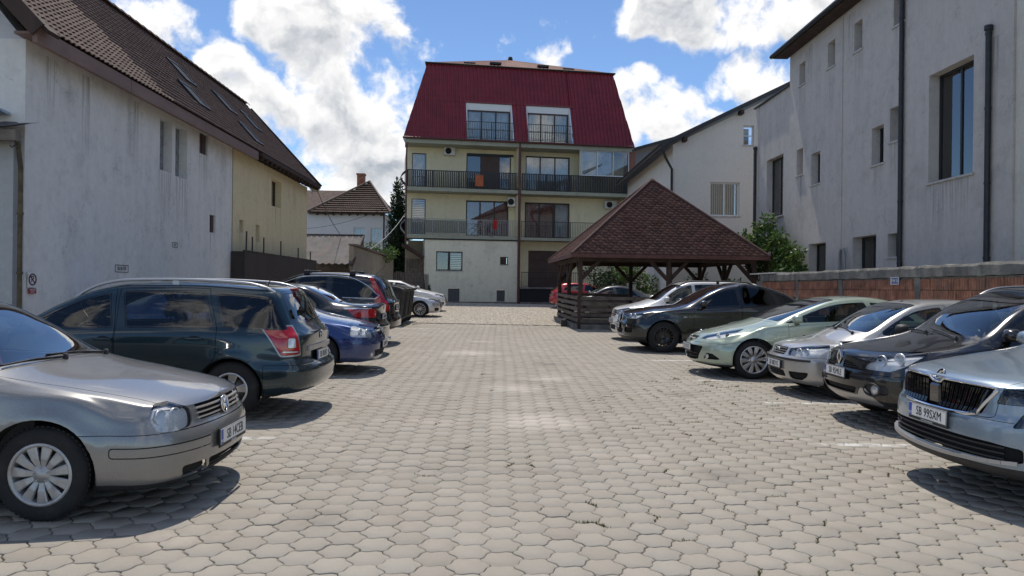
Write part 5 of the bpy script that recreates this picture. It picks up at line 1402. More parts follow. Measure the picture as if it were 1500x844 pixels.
# ---- walls and windows in a local frame: u along the wall, z up, n = outward normal
class Frame:
    def __init__(s, O, U, parent=None):
        s.O = Vector(O); s.U = Vector(U).normalized(); s.N = s.U.cross(Vector((0, 0, 1))).normalized(); s.parent = parent
    def p(s, u, z, d=0.0): return s.O + s.U * u + Vector((0, 0, z)) + s.N * d     # d > 0: towards the viewer side
    def box(s, mb, u0, u1, z0, z1, d0, d1):
        vs = [s.p(u, z, d) for d in (d0, d1) for (u, z) in ((u0, z0), (u1, z0), (u1, z1), (u0, z1))]
        return mb.add(vs, [(0, 1, 2, 3), (7, 6, 5, 4), (0, 4, 5, 1), (1, 5, 6, 2), (2, 6, 7, 3), (3, 7, 4, 0)])
    def wall(s, name, outline, holes, m, thick=.35, d=0.0, reveal=None, parent=None):
        """outline: [(u,z)]; holes: [(u0,u1,z0,z1)] cut right through with revealed sides"""
        loops = [[Vector((u, z, 0)) for u, z in outline]] + [[Vector((a, c, 0)), Vector((b, c, 0)), Vector((b, e, 0)), Vector((a, e, 0))] for a, b, c, e in holes]
        tri = geometry.tessellate_polygon(loops); flat = [v for l in loops for v in l]
        mb = MB(); n = len(flat)
        vs = [s.p(v.x, v.y, d) for v in flat] + [s.p(v.x, v.y, d - thick) for v in flat]
        fs = [tuple(t) for t in tri] + [tuple(i + n for i in t[::-1]) for t in tri]
        k = 0
        for l in loops:
            c = len(l)
            for i in range(c): fs.append((k + i, k + (i + 1) % c, n + k + (i + 1) % c, n + k + i))
            k += c
        mb.add(vs, fs); return mb.build(name, m, parent or s.parent)
    def window(s, u0, u1, z0, z1, d=-.12, cols=1, rows=1, fm=None, gm=None, fw=.05, sill=None, parent=None, back='dark', name='window', blinds=None, cm=None):
        """frame with mullions, panes behind, optional sill, curtain or blind"""
        fm = fm or MATS['frame_brown']; gm = gm or MATS['window_glass']; P = parent or s.parent
        f = MB()
        for (a, b, c, e) in ((u0, u0 + fw, z0, z1), (u1 - fw, u1, z0, z1), (u0 + fw, u1 - fw, z0, z0 + fw), (u0 + fw, u1 - fw, z1 - fw, z1)): s.box(f, a, b, c, e, d - .06, d)
        cw = (u1 - u0) / cols
        for i in range(1, cols): s.box(f, u0 + i * cw - fw * .5, u0 + i * cw + fw * .5, z0 + fw, z1 - fw, d - .058, d - .004)
        ch = (z1 - z0) / rows
        for i in range(1, rows): s.box(f, u0 + fw, u1 - fw, z0 + i * ch - fw * .4, z0 + i * ch + fw * .4, d - .056, d - .008)
        fo = f.build(name, fm, P)
        for i in range(cols):
            g = MB(); s.box(g, u0 + i * cw + fw * .5, u0 + (i + 1) * cw - fw * .5, z0 + fw * .9, z1 - fw * .9, d - .040, d - .030)
            g.build('pane', gm[i % len(gm)] if isinstance(gm, (list, tuple)) else gm, fo)
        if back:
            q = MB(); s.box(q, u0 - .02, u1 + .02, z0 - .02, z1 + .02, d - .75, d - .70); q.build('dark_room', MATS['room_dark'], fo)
        if blinds == 'curtain':
            q = MB(); n = int((u1 - u0) / .03); vs = []
            for i in range(n + 1):
                u = u0 + .02 + (u1 - u0 - .04) * i / n; o = d - .17 + .02 * math.sin(i * 1.3) + .012 * math.sin(i * .37)
                vs += [s.p(u, z0 + .03, o), s.p(u, z1 - .03, o)]
            q.add(vs, [(2 * i, 2 * i + 2, 2 * i + 3, 2 * i + 1) for i in range(n)], True); q.build('curtain', MATS[cm or 'curtain'], fo)
        if blinds == 'slats':
            q = MB(); z = z0 + .06
            while z < z1 - .06: s.box(q, u0 + .05, u1 - .05, z, z + .055, d - .12, d - .10); z += .115
            tag(q.build('blind', MATS['blind_white'], fo), kind='stuff')
        if blinds == 'vert':
            q = MB(); u = u0 + .06
            while u < u1 - .1: s.box(q, u, u + .07, z0 + .04, z1 - .04, d - .14, d - .12); u += .10
            tag(q.build('blind', MATS['blind_white'], fo), kind='stuff')
        if sill:
            q = MB(); s.box(q, u0 - .06, u1 + .06, z0 - .05, z0 - .002, d - .02, sill); q.build('sill', MATS['sill_stone'], fo)
        return fo
    def opening(s, u0, u1, z0, z1, m): pass

def building_mats():
    mat('frame_brown', (.055, .032, .022), .5, var=.2, vscale=8); mat('frame_dark', (.018, .018, .019), .45); mat('frame_white', (.72, .72, .71), .4)
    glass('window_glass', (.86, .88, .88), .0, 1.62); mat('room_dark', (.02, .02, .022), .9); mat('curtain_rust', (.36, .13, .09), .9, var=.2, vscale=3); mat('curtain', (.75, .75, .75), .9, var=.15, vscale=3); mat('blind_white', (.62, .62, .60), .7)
    mat('sill_stone', (.48, .46, .43), .7, var=.2, vscale=6); mat('zinc_pipe', (.035, .036, .04), .45, .3, var=.2, vscale=5); mat('pipe_brown', (.09, .022, .018), .45, var=.2, vscale=4)
    mat('rail_grey', (.30, .30, .30), .5, .4); mat('rail_dark', (.035, .035, .036), .5, .3); mat('bulb', (.9, .85, .7), .3)
    mat('tile_brown', (.092, .052, .040), .8, var=.4, vscale=6, dirt=(.05, .035, .03, .7), dscale=1.4, bump=.2, bscale=60, world=True)
    mat('tile_dusty', (.105, .068, .052), .85, var=.3, vscale=3, dirt=(.12, .09, .075, .6), dscale=1.5)
    mat('fascia_pink', (.25, .165, .135), .8, var=.18, vscale=4, dirt=(.15, .11, .10, .6), dscale=2, stretch=(1, .3, 1))
    mat('timber_dark', (.05, .03, .022), .8, var=.35, vscale=3, stretch=(1, 1, .2), bump=.3, bscale=30)
    mat('timber_grey', (.16, .13, .105), .85, var=.35, vscale=4, bump=.4, bscale=25, stretch=(1, 1, 1))
    mat('metal_red', (.20, .017, .024), .42, var=.12, vscale=1.2, dirt=(.11, .010, .016, .5), dscale=.8, coat=.15)
    mat('concrete', (.20, .19, .172), .92, var=.35, vscale=2.2, dirt=(.09, .088, .08, .9), dscale=2.6, bump=.5, bscale=18)
    mat('mortar', (.30, .27, .23), .95, var=.3, vscale=6, bump=.5, bscale=40)
    mat('brick_clay', (.34, .150, .092), .9, var=.32, vscale=4, dirt=(.17, .13, .105, .8), dscale=2.2, bump=.4, bscale=50, world=True)
    mat('ac_white', (.66, .66, .62), .5, var=.08, vscale=5, dirt=(.4, .38, .33, .4), dscale=4)
    mat('garage_brown', (.085, .050, .040), .6, var=.15, vscale=2); mat('steel_brown', (.040, .028, .024), .55, var=.2, vscale=2, dirt=(.07, .045, .035, .5), dscale=1.5)
    mat('roof_dark', (.028, .028, .032), .5, var=.2, vscale=2); mat('corrugated', (.115, .105, .10), .85, .0, var=.25, vscale=1.5, dirt=(.20, .13, .10, .6), dscale=1.2)
    mat('plastic_bin', (.022, .022, .024), .5, var=.2, vscale=3, dirt=(.10, .095, .085, .55), dscale=2.2)
    mat('shingle_red', (.105, .058, .052), .95, var=.35, vscale=9, dirt=(.07, .048, .045, .7), dscale=1.1, bump=.5, bscale=120)
    mat('gazebo_timber', (.055, .031, .022), .75, var=.35, vscale=3, bump=.3, bscale=20)
    mat('orange_box', (.42, .11, .04), .7, var=.2, vscale=4); mat('red_cloth', (.45, .02, .02), .9); mat('sheet_rust', (.13, .12, .12), .6, .4, var=.3, vscale=3, dirt=(.10, .05, .03, .6), dscale=3)

def curved_tile(w, h):
    """interlocking roof tile: a roll and a pan, lip at the lower end; local x along eave, y up the slope, z outwards"""
    prof = [(-w * .5, .004), (-w * .40, -.004), (-w * .26, .022), (-w * .14, .022), (-w * .02, -.004), (w * .10, -.004), (w * .24, .022), (w * .36, .022), (w * .50, -.004), (w * .53, .006)]
    V = []; F = []
    for (y, dz) in ((0, .024), (h * 1.12, .0)):
        for (x, z) in prof: V.append((x, y, z + dz))
    k = len(prof)
    for (x, z) in prof: V.append((x, 0.0, z + .024 - .022))
    for i in range(k - 1): F.append((i, i + 1, k + i + 1, k + i)); F.append((2 * k + i, 2 * k + i + 1, i + 1, i))
    return V, F

def roof_tiles(root, O, U, S, nu, ns, w, h, m, name='roof_tile', limit=0, eye=(0, 0, 1.55), skip=None):
    """tile courses from the eave corner O, along U and up the slope S; the `limit` nearest the eye become parts"""
    U = Vector(U).normalized(); S = Vector(S).normalized(); N = U.cross(S).normalized()
    V, F = curved_tile(w, h)
    cells = []
    for j in range(ns):
        for i in range(nu):
            c = Vector(O) + U * (w * (i + .5)) + S * (h * j)
            if skip and skip(w * (i + .5), h * (j + .5)): continue
            cells.append(c)
    e = Vector(eye); cells.sort(key=lambda c: (c - e).length)
    me = bpy.data.meshes.new(name); me.from_pydata(V, [], F); me.materials.append(m); me.update()
    R = Matrix(((U.x, S.x, N.x, 0), (U.y, S.y, N.y, 0), (U.z, S.z, N.z, 0), (0, 0, 0, 1)))
    def jit(): return Matrix.Rotation(rad(random.gauss(0, .7)), 4, 'Z') @ Matrix.Rotation(rad(random.gauss(0, .8)), 4, 'X')
    for c in cells[:limit]:
        o = link(bpy.data.objects.new(name, me)); o.parent = root; o.matrix_local = Matrix.Translation(c) @ R @ jit()
    rest = cells[limit:]
    if rest:
        A = np.array(V); n = len(V); allV = np.zeros((len(rest) * n, 3)); 
        for q, c in enumerate(rest):
            M = R @ jit(); B = np.array(M.to_3x3()); allV[q * n:(q + 1) * n] = A @ B.T + np.array(c)
        LV = np.concatenate([np.array(F).ravel() + q * n for q in range(len(rest))])
        raw_mesh('roof_tiles', allV, LV, np.full(len(F) * len(rest), 4), m, root, None, 'stuff')

def left_house():
    H = empty('long_house', (0, 0, 0), 0, 'long white and cream plastered house with a steep brown tiled roof along the left side', 'house')
    WH = plaster('plaster_white', (.80, .77, .715), (.41, .39, .36), .7, drips=[(16.32, 4.0, .7, 1.6), (17.1, 4.0, .7, 2.0), (18.36, 4.75, .5, 1.2), (18.98, 2.87, .4, 1.0), (13.2, 5.2, .3, 2.2), (14.9, 5.2, .5, 1.6), (19.7, 5.2, .3, 1.8), (12.2, 5.2, .4, 1.3)]); CR = plaster('plaster_cream', (.76, .64, .40), (.44, .37, .24), .6, drips=[(24.4, 4.1, 1.0, 1.2), (21.1, 3.04, .3, .6), (22.5, 2.86, .35, .5), (26.6, 5.1, .4, 1.4)])
    x = -7.3
    F = Frame((x, 0, 0), (0, 1, 0), H)      # u = world y; outward = +x
    y0, ys, y1 = 11.5, 20.36, 28.3
    slits = [(16.02, 16.62, 4.02, 5.16), (16.78, 17.42, 4.0, 5.16), (18.11, 18.62, 4.76, 5.28)]
    F.wall('white_wall', [(y0, -.3), (ys, -.3), (ys, 5.30), (y0, 5.30)], slits + [(18.79, 19.18, 2.88, 3.33)], WH, .4)
    F.wall('cream_wall', [(ys + .003, -.3), (y1, -.3), (y1, 5.30), (ys + .003, 5.30)], [(23.88, 24.95, 4.12, 5.0), (20.97, 21.29, 3.05, 3.4), (22.38, 22.74, 2.87, 3.38)], CR, .4, d=-.012)
    jb = MB(); F.box(jb, ys - .02, ys + .02, -.2, 5.29, -.02, .006); jb.build('wall_joint', mat('joint_dark', (.25, .22, .16), .9), H)
    GB = mat('glass_block', (.20, .22, .23), .18, var=.3, vscale=6, spec=.7)
    for (a, b, c, e) in slits[:2]:
        z = c
        while z < e - .02:
            q = MB(); F.box(q, a + .01, b - .01, z + .006, min(z + .19, e), -.26, -.19); q.build('glass_block', GB, H); z += .195
    for (a, b, c, e) in slits[2:] + [(18.79, 19.18, 2.88, 3.33)]:
        q = MB(); F.box(q, a + .01, b - .01, c + .01, e - .01, -.09, -.05); F.box(q, (a + b) / 2 - .015, (a + b) / 2 + .015, c + .01, e - .01, -.05, -.035); q.build('shutter', mat('shutter_brown', (.075, .045, .038), .7, var=.2, vscale=6), H)
    F.window(23.88, 24.95, 4.12, 5.0, -.22, 1, 1, MATS['frame_brown'], fw=.05); F.window(20.97, 21.29, 3.05, 3.4, -.2, 1, 1, fw=.03); F.window(22.38, 22.74, 2.87, 3.38, -.2, 1, 1, fw=.03)
    # gable end towards the viewer, gable at the back
    xr, zr = -9.6, 8.35; xo, ze = -6.92, 5.42
    GF = Frame((x, y0, 0), (1, 0, 0), H)
    GF.wall('gable_wall', [(-5.4, -.3), (-.003, -.3), (-.003, 5.25), (xr - x, 8.1), (-5.4, 5.0)], [], plaster('plaster_grey', (.62, .61, .61), (.36, .36, .37), .6), .35, d=-.004)
    GB2 = Frame((x - .1, y1, 0), (-1, 0, 0), H); GB2.wall('gable_wall', [(0, -.3), (5.0, -.3), (5.0, 5.0), (2.2, 8.1), (.0, 5.2)], [], CR, .3)
    # roof: deck, tiles, ridge, fascia, rafters, verges
    sl = Vector((xr - xo, 0, zr - ze)); Ls = sl.length; S = sl.normalized()
    d = MB(); ya, yb = 11.15, 28.5
    n = S.cross(Vector((0, 1, 0))); n = n if n.z > 0 else -n
    off = -n * .05
    d.add([Vector((xo, ya, ze)) + off, Vector((xo, yb, ze)) + off, Vector((xr, yb, zr)) + off, Vector((xr, ya, zr)) + off, Vector((xr - 3.2, yb, 5.0)) + off, Vector((xr - 3.2, ya, 5.0)) + off,
           Vector((xo, ya, ze)) + off * 3, Vector((xo, yb, ze)) + off * 3, Vector((xr, yb, zr - .14)) + off * 2, Vector((xr, ya, zr - .14)) + off * 2],
          [(0, 1, 2, 3), (3, 2, 4, 5), (6, 7, 8, 9), (0, 1, 7, 6), (0, 3, 9, 6), (1, 2, 8, 7)])
    d.build('roof_deck', MATS['timber_dark'], H)
    w, h = .295, .170; nu = int((yb - ya) / w); ns = int(Ls / h) + 1
    skies = [(18.75, .30), (19.95, .61), (22.85, .58), (25.1, .56), (22.55, .24)]
    def skip(u, s):
        return any(abs(ya + u - a) < .38 and abs(s / Ls - b) < .095 for a, b in skies)
    roof_tiles(H, (xo - .02, ya, ze - .0), (0, 1, 0), S, nu, ns, w, h, MATS['tile_brown'], limit=285, skip=skip)
    r = MB()
    for i in range(int((yb - ya) / .38)):
        a = ya + i * .38; M = Matrix.Translation((xr, a, zr + .02))
        vs = []; k = 7
        for (yy, rr) in ((0, .125), (.40, .105)):
            for j in range(k): th = math.pi * j / (k - 1); vs.append(M @ Vector((rr * math.cos(th), yy, rr * math.sin(th) * .8)))
        r.add(vs, [(j, j + 1, k + j + 1, k + j) for j in range(k - 1)], True)
    tag(r.build('ridge_tiles', MATS['tile_brown'], H), kind='stuff')
    fa = MB()
    for a, b in ((ya + .06, 14.05), (14.07, 17.6), (17.62, 21.45)): fa.box(xo - .10, xo - .03, a, b, 5.16, 5.40)
    fa.build('fascia_board', MATS['fascia_pink'], H)
    so = MB(); so.box(x - .02, xo - .11, ya + .1, 21.4, 5.30, 5.34); so.build('soffit', MATS['fascia_pink'], H)
    for i in range(16):
        a = 21.7 + i * .44; b = MB(); b.bar((x - .1, a, 5.42), (xo + .02, a, 5.24), .09, .12); b.build('rafter', MATS['timber_dark'], H)
    g = MB(); g.bar((xo + .02, 21.5, 5.33), (xo + .02, yb, 5.33), .10, .09); g.build('gutter', MATS['timber_dark'], H)
    v = MB(); v.bar(Vector((xo + .04, ya - .03, ze - .10)), Vector((xr, ya - .03, zr - .10)), .05, .24); v.build('verge_board', MATS['timber_dark'], H)
    v = MB(); v.bar(Vector((xo + .04, yb + .03, ze - .08)), Vector((xr, yb + .03, zr - .08)), .05, .20); v.build('verge_board', MATS['timber_dark'], H)
    v = MB(); v.bar(Vector((xo + .3, ya + .17, ze + .02)) - n * .2, Vector((xr, ya + .17, zr)) - n * .3, .30, .06); v.build('verge_soffit', MATS['timber_dark'], H)
    for (a, b) in skies:      # roof windows stand proud of the tiles
        c = Vector((xo, a, ze)) + sl * b; R = Matrix(((0, S.x, n.x, c.x), (1, S.y, n.y, c.y), (0, S.z, n.z, c.z), (0, 0, 0, 1)))
        f = MB()
        for q in ((-.36, -.30, -.40, .40), (.30, .36, -.40, .40), (-.30, .30, -.40, -.34), (-.30, .30, .34, .40)): f.box(q[0], q[1], q[2], q[3], -.05, .055, R)
        fo = f.build('roof_window', MATS['frame_dark'], H)
        p = MB(); p.box(-.30, .30, -.34, .34, .022, .036, R); p.build('pane', mat('roof_glass', (.035, .037, .04), .6, spec=.15), fo)
    return H

def left_bits():
    # lean-to in front of the gable: grey wall, sheet roof, rusty pole
    L = empty('lean_to_shed', (0, 0, 0), 0, 'grey rendered lean-to with a ragged sheet metal roof against the white gable', 'shed')
    PG = plaster('plaster_shed', (.46, .455, .44), (.66, .65, .63), .45)
    F = Frame((-7.34, 11.30, 0), (1, 0, 0), L); F.wall('shed_wall', [(-4, -.3), (-.0, -.3), (-.0, 3.72), (-4, 3.8)], [], PG, .15)
    m = MB(); vs = []; k = 26
    for j, (y, z) in enumerate(((10.98, 3.84), (11.46, 3.99))):
        for i in range(k): u = -10.2 + i * .125; vs.append((u + (.05 * math.sin(i * 2.1) if 1 else 0), y + (.03 * math.sin(i * 1.7) if j == 0 else 0), z + .012 * math.sin(i * 1.55) + (.02 if i > 20 else 0)))
    m.add(vs, [(i, i + 1, k + i + 1, k + i) for i in range(k - 1)], False); m.add([Vector(v) - Vector((0, 0, .012)) for v in vs], [(i, k + i, k + i + 1, i + 1) for i in range(k - 1)])
    m.build('sheet_roof', MATS['sheet_rust'], L)
    b = MB(); b.bar((-10.2, 11.02, 3.72), (-7.10, 11.02, 3.72), .10, .16); b.bar((-10.2, 11.2, 3.78), (-7.2, 11.2, 3.78), .08, .1); b.build('roof_beam', MATS['timber_grey'], L)
    t = MB(); t.bar((-10, 11.1, 4.06), (-7.5, 11.42, 4.14), .5, .04); t.build('loose_panel', mat('panel_blue', (.38, .44, .52), .5, var=.2, vscale=3), L)
    h = MB(); h.tube([(-7.12, 11.0, 3.66), (-7.12, 11.0, 3.56), (-7.08, 11.0, 3.52), (-7.05, 11.0, 3.56)], .008, 6); h.tube([(-7.12, 11.0, 3.58), (-7.17, 11.0, 3.54), (-7.2, 11.0, 3.57)], .008, 6); h.build('hook', MATS['rail_dark'], L)
    p = MB(); p.tube([(-7.25, 11.33, -.2), (-7.25, 11.33, 3.3), (-7.30, 11.33, 3.72)], .035, 8)
    for z in (.8, 1.7, 2.6): p.lathe([(.045, -.02), (.045, .02)], 10, Matrix.Translation((-7.25, 11.33, z)) @ Matrix.Rotation(rad(90), 4, 'X'))
    tag(p.build('rusty_pole', mat('rust', (.11, .085, .045), .8, var=.4, vscale=6)), 'rusty yellow-brown pipe running up the corner of the white house', 'pipe')
    # no-parking sign on the wall
    S = empty('no_parking_sign', (-7.28, 11.68, 1.6), 0, 'white no-parking sign with a struck-out P above a small red plate', 'sign')
    M = Matrix(((0, 0, 1, 0), (1, 0, 0, 0), (0, 1, 0, 0), (0, 0, 0, 1)))    # local x -> world y, y -> z, z -> x
    b = MB(); b.box(-.115, .115, -.12, .125, 0, .006, M); b.build('board', MATS['plate_white'], S)
    b = MB(); b.tube([M @ Vector((.085 * math.cos(a), .005 + .085 * math.sin(a), .008)) for a in np.linspace(0, 2 * math.pi, 28, endpoint=False)], .011, 6, True); b.bar(M @ Vector((-.06, .065, .009)), M @ Vector((.06, -.055, .009)), .016, .006, (1, 0, 0)); b.build('prohibition_ring', mat('sign_dark_red', (.10, .012, .02), .5), S)
    text_obj('letter', 'P', .15, M @ Matrix.Translation((0, .004, .0085)), MATS['plate_black'], S)
    b = MB(); b.box(-.095, .095, -.215, -.135, .004, .010, M); b.build('red_plate', mat('sign_red', (.30, .03, .035), .5, var=.2, vscale=30), S)
    text_obj('small_lettering', 'RIDICARE\nAUTO', .032, M @ Matrix.Translation((0, -.175, .0115)), MATS['plate_white'], S)
    # stencilled number boxes on the white wall
    for (y, z, w, h, s, lab) in ((14.46, 1.845, .50, .145, '28-18-12V', 'black stencilled number box low on the white wall'), (16.8, 2.44, .26, .115, 'H21', 'small stencilled box higher up the white wall')):
        q = empty('stencil_marking', (-7.296, y, z), 0, lab, 'marking')
        b = MB()
        for a in ((-w / 2, w / 2, -h / 2, -h / 2 + .012), (-w / 2, w / 2, h / 2 - .012, h / 2), (-w / 2, -w / 2 + .012, -h / 2, h / 2), (w / 2 - .012, w / 2, -h / 2, h / 2)): b.box(a[0], a[1], a[2], a[3], 0, .003, M)
        b.build('border', mat('stencil_ink', (.06, .06, .065), .9), q); text_obj('stencil_number', s, h * .72, M @ Matrix.Translation((0, 0, .003)), MATS['stencil_ink'], q, sx=.78)
    # brown sheet-metal fence against the cream wall, steel rods behind
    y0, y1, xf = 20.25, 28.2, -6.93
    Fe = empty('brown_metal_fence', (0, 0, 0), 0, 'dark brown sheet metal fence in front of the cream wall', 'fence')
    for i in range(8):
        a = y0 + (y1 - y0) * i / 8; b = MB(); b.box(xf - .02, xf + .02, a + .006, a + (y1 - y0) / 8 - .006, .0, 2.47 + .012 * (i % 2)); b.build('panel', MATS['steel_brown'], Fe)
    b = MB(); b.box(-7.28, xf - .022, y0 - .0, y0 + .03, .0, 2.475); b.build('end_panel', MATS['steel_brown'], Fe)
    b = MB(); b.box(xf - .03, xf + .035, y0 - .01, y1, 2.475, 2.51); b.build('top_rail', MATS['steel_brown'], Fe)
    for i, (y, hh, ln) in enumerate(((20.9, .62, .05), (21.5, .5, 0), (22.5, .55, .02), (24.3, .55, 0), (26.4, .45, 0), (28.1, .4, 0))):
        r = MB(); r.tube([(-7.12, y, .3), (-7.12 + ln * .4, y + ln, 2.45 + hh)], .022, 6); tag(r.build('steel_rod', MATS['steel_brown']), ('leaning steel rod behind the brown fence, nearest the white wall', 'second steel rod behind the brown fence counted from the white wall', 'third steel rod behind the brown fence, left of the cream wall window', 'steel rod behind the brown fence just below the cream wall window', 'short steel rod behind the brown fence, second from its far end', 'shortest steel rod at the far end of the brown fence')[i], 'rod', 'rods behind the brown fence')

def right_building():
    H = empty('grey_apartment_block', (0, 0, 0), 0, 'tall grey rendered block with small scattered windows on the right', 'building')
    GR = plaster('plaster_lilac_grey', (.58, .535, .49), (.33, .305, .285), .8, drips=[(25.54, 8.7, .5, 1.6), (23.3, 8.65, .5, 2.0), (21.5, 8.6, .5, 1.4), (19.3, 8.6, .5, 1.2), (19.45, 5.5, .55, 1.5), (20.36, 5.05, .6, 1.3), (25.7, 5.55, .5, 1.9), (24.4, 5.06, .6, 1.7), (17.1, 4.15, 1.7, 1.5), (28.1, 4.3, 1.6, 1.4), (22.0, 9.9, .5, 2.0), (24.9, 9.9, .4, 1.5), (18.3, 9.9, .5, 1.8), (16.2, 9.9, .6, 2.4), (15.62, 7.0, .5, 2.5)]); GR2 = plaster('plaster_warm', (.66, .62, .54), (.42, .39, .34), .6)
    X = 10.5; F = Frame((X, 0, 0), (0, -1, 0), H)          # u = -y; outward = -x
    win = [(25.29, 25.80, 8.74, 9.5), (23.03, 23.55, 8.68, 9.5), (21.29, 21.78, 8.64, 9.5), (19.06, 19.59, 8.63, 9.36), (19.18, 19.72, 5.57, 6.47), (20.04, 20.69, 5.1, 6.15), (25.41, 25.96, 5.61, 6.52), (24.04, 24.73, 5.11, 6.16)]
    big = (16.22, 17.92, 4.22, 6.85); tall = (27.25, 28.95, 4.37, 6.66); d1 = (23.55, 24.87, .9, 3.13); d2 = (20.39, 21.75, .9, 3.15); sm = (19.29, 19.78, 2.49, 3.11)
    sec = lambda a: (-a[1], -a[0], a[2], a[3])
    hA = [sec(w) for w in win + [d1, d2, sm, big]]
    F.wall('street_wall', [(-26.64, -.3), (-14.95, -.3), (-14.95, 10.05), (-26.64, 10.05)], hA, GR, .35)
    F.wall('low_wing_wall', [(-30.2, -.3), (-26.643, -.3), (-26.643, 9.0), (-30.2, 9.0)], [sec(tall)], GR, .35, d=-.03)
    F.wall('near_wall', [(-14.947, -.3), (-5, -.3), (-5, 10.05), (-14.947, 10.05)], [], GR2, .35, d=-.05)
    e = Frame((X, 30.2, 0), (-1, 0, 0), H); e.wall('end_wall', [(-9, -.3), (-.0, -.3), (-.0, 9.0), (-9, 9.0)], [], GR, .3, d=-.04)
    f = Frame((X, 26.6, 0), (-1, 0, 0), H); f.wall('end_wall', [(-9, 8.9), (-.02, 8.9), (-.02, 10.05), (-9, 10.05)], [], GR, .3, d=-.0)
    # flat parapet cap, eaves
    c = MB(); c.box(X - .06, X + .4, 26.65, 30.28, 9.0, 9.05); c.build('parapet_cap', MATS['zinc_pipe'], H)
    r = MB(); ov = .5
    r.add([(X - ov, 4.5, 10.06), (X - ov, 27.0, 10.06), (X + 6, 27.0, 13.4), (X + 6, 4.5, 13.4), (X - ov, 4.5, 10.24), (X - ov, 27.0, 10.24), (X + 6, 27.0, 13.58), (X + 6, 4.5, 13.58)], [(0, 1, 2, 3), (4, 7, 6, 5), (0, 4, 5, 1), (1, 5, 6, 2)])
    r.build('roof', MATS['steel_brown'], H)
    g = MB(); g.tube([(X - ov - .05, 4.5, 10.14), (X - ov - .05, 27.02, 10.14)], .075, 8); g.build('gutter', MATS['zinc_pipe'], H)
    so = MB(); so.box(X - ov + .02, X + .02, 4.5, 26.95, 10.052, 10.075); so.build('soffit', MATS['timber_dark'], H)
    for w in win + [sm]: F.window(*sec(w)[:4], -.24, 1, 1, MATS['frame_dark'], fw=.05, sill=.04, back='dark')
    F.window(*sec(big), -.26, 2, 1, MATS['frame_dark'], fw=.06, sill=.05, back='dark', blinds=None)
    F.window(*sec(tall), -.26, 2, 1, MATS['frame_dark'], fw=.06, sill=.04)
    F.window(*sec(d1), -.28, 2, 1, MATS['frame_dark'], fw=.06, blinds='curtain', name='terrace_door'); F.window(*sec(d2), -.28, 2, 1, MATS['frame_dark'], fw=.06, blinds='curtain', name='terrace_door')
    j = MB(); F.box(j, -22.52, -22.46, 2, 10.0, -.01, .035); j.build('expansion_joint', plaster('plaster_lilac_grey', (0, 0, 0)), H)
    for (y, z0, z1) in ((19.05, 1.6, 10.05), (15.62, 1.6, 7.15), (30.0, 1.6, 7.3)):
        p = MB(); p.tube([(X - .075, y, z0), (X - .075, y, z1)], .06, 10)
        if z1 < 9: p.lathe([(.06, 0), (.085, .02), (.085, .12), (.0, .12)], 10, Matrix.Translation((X - .075, y, z1)) @ Matrix.Rotation(rad(90), 4, 'X'))
        for z in np.arange(z0 + .7, z1, 1.6): p.lathe([(.068, -.025), (.068, .025)], 10, Matrix.Translation((X - .075, y, z)) @ Matrix.Rotation(rad(90), 4, 'X'))
        p.build('downpipe', MATS['zinc_pipe'], H)
    v = MB(); y = 22.35; v.tube([(X - .10, y, 2.1), (X - .10, y, 2.65), (X - .12, y - .1, 2.82), (X - .12, y - .25, 2.82), (X - .12, y - .33, 2.65), (X - .12, y - .36, 2.25)], .045, 8); v.build('vent_pipe', MATS['rail_grey'], H)

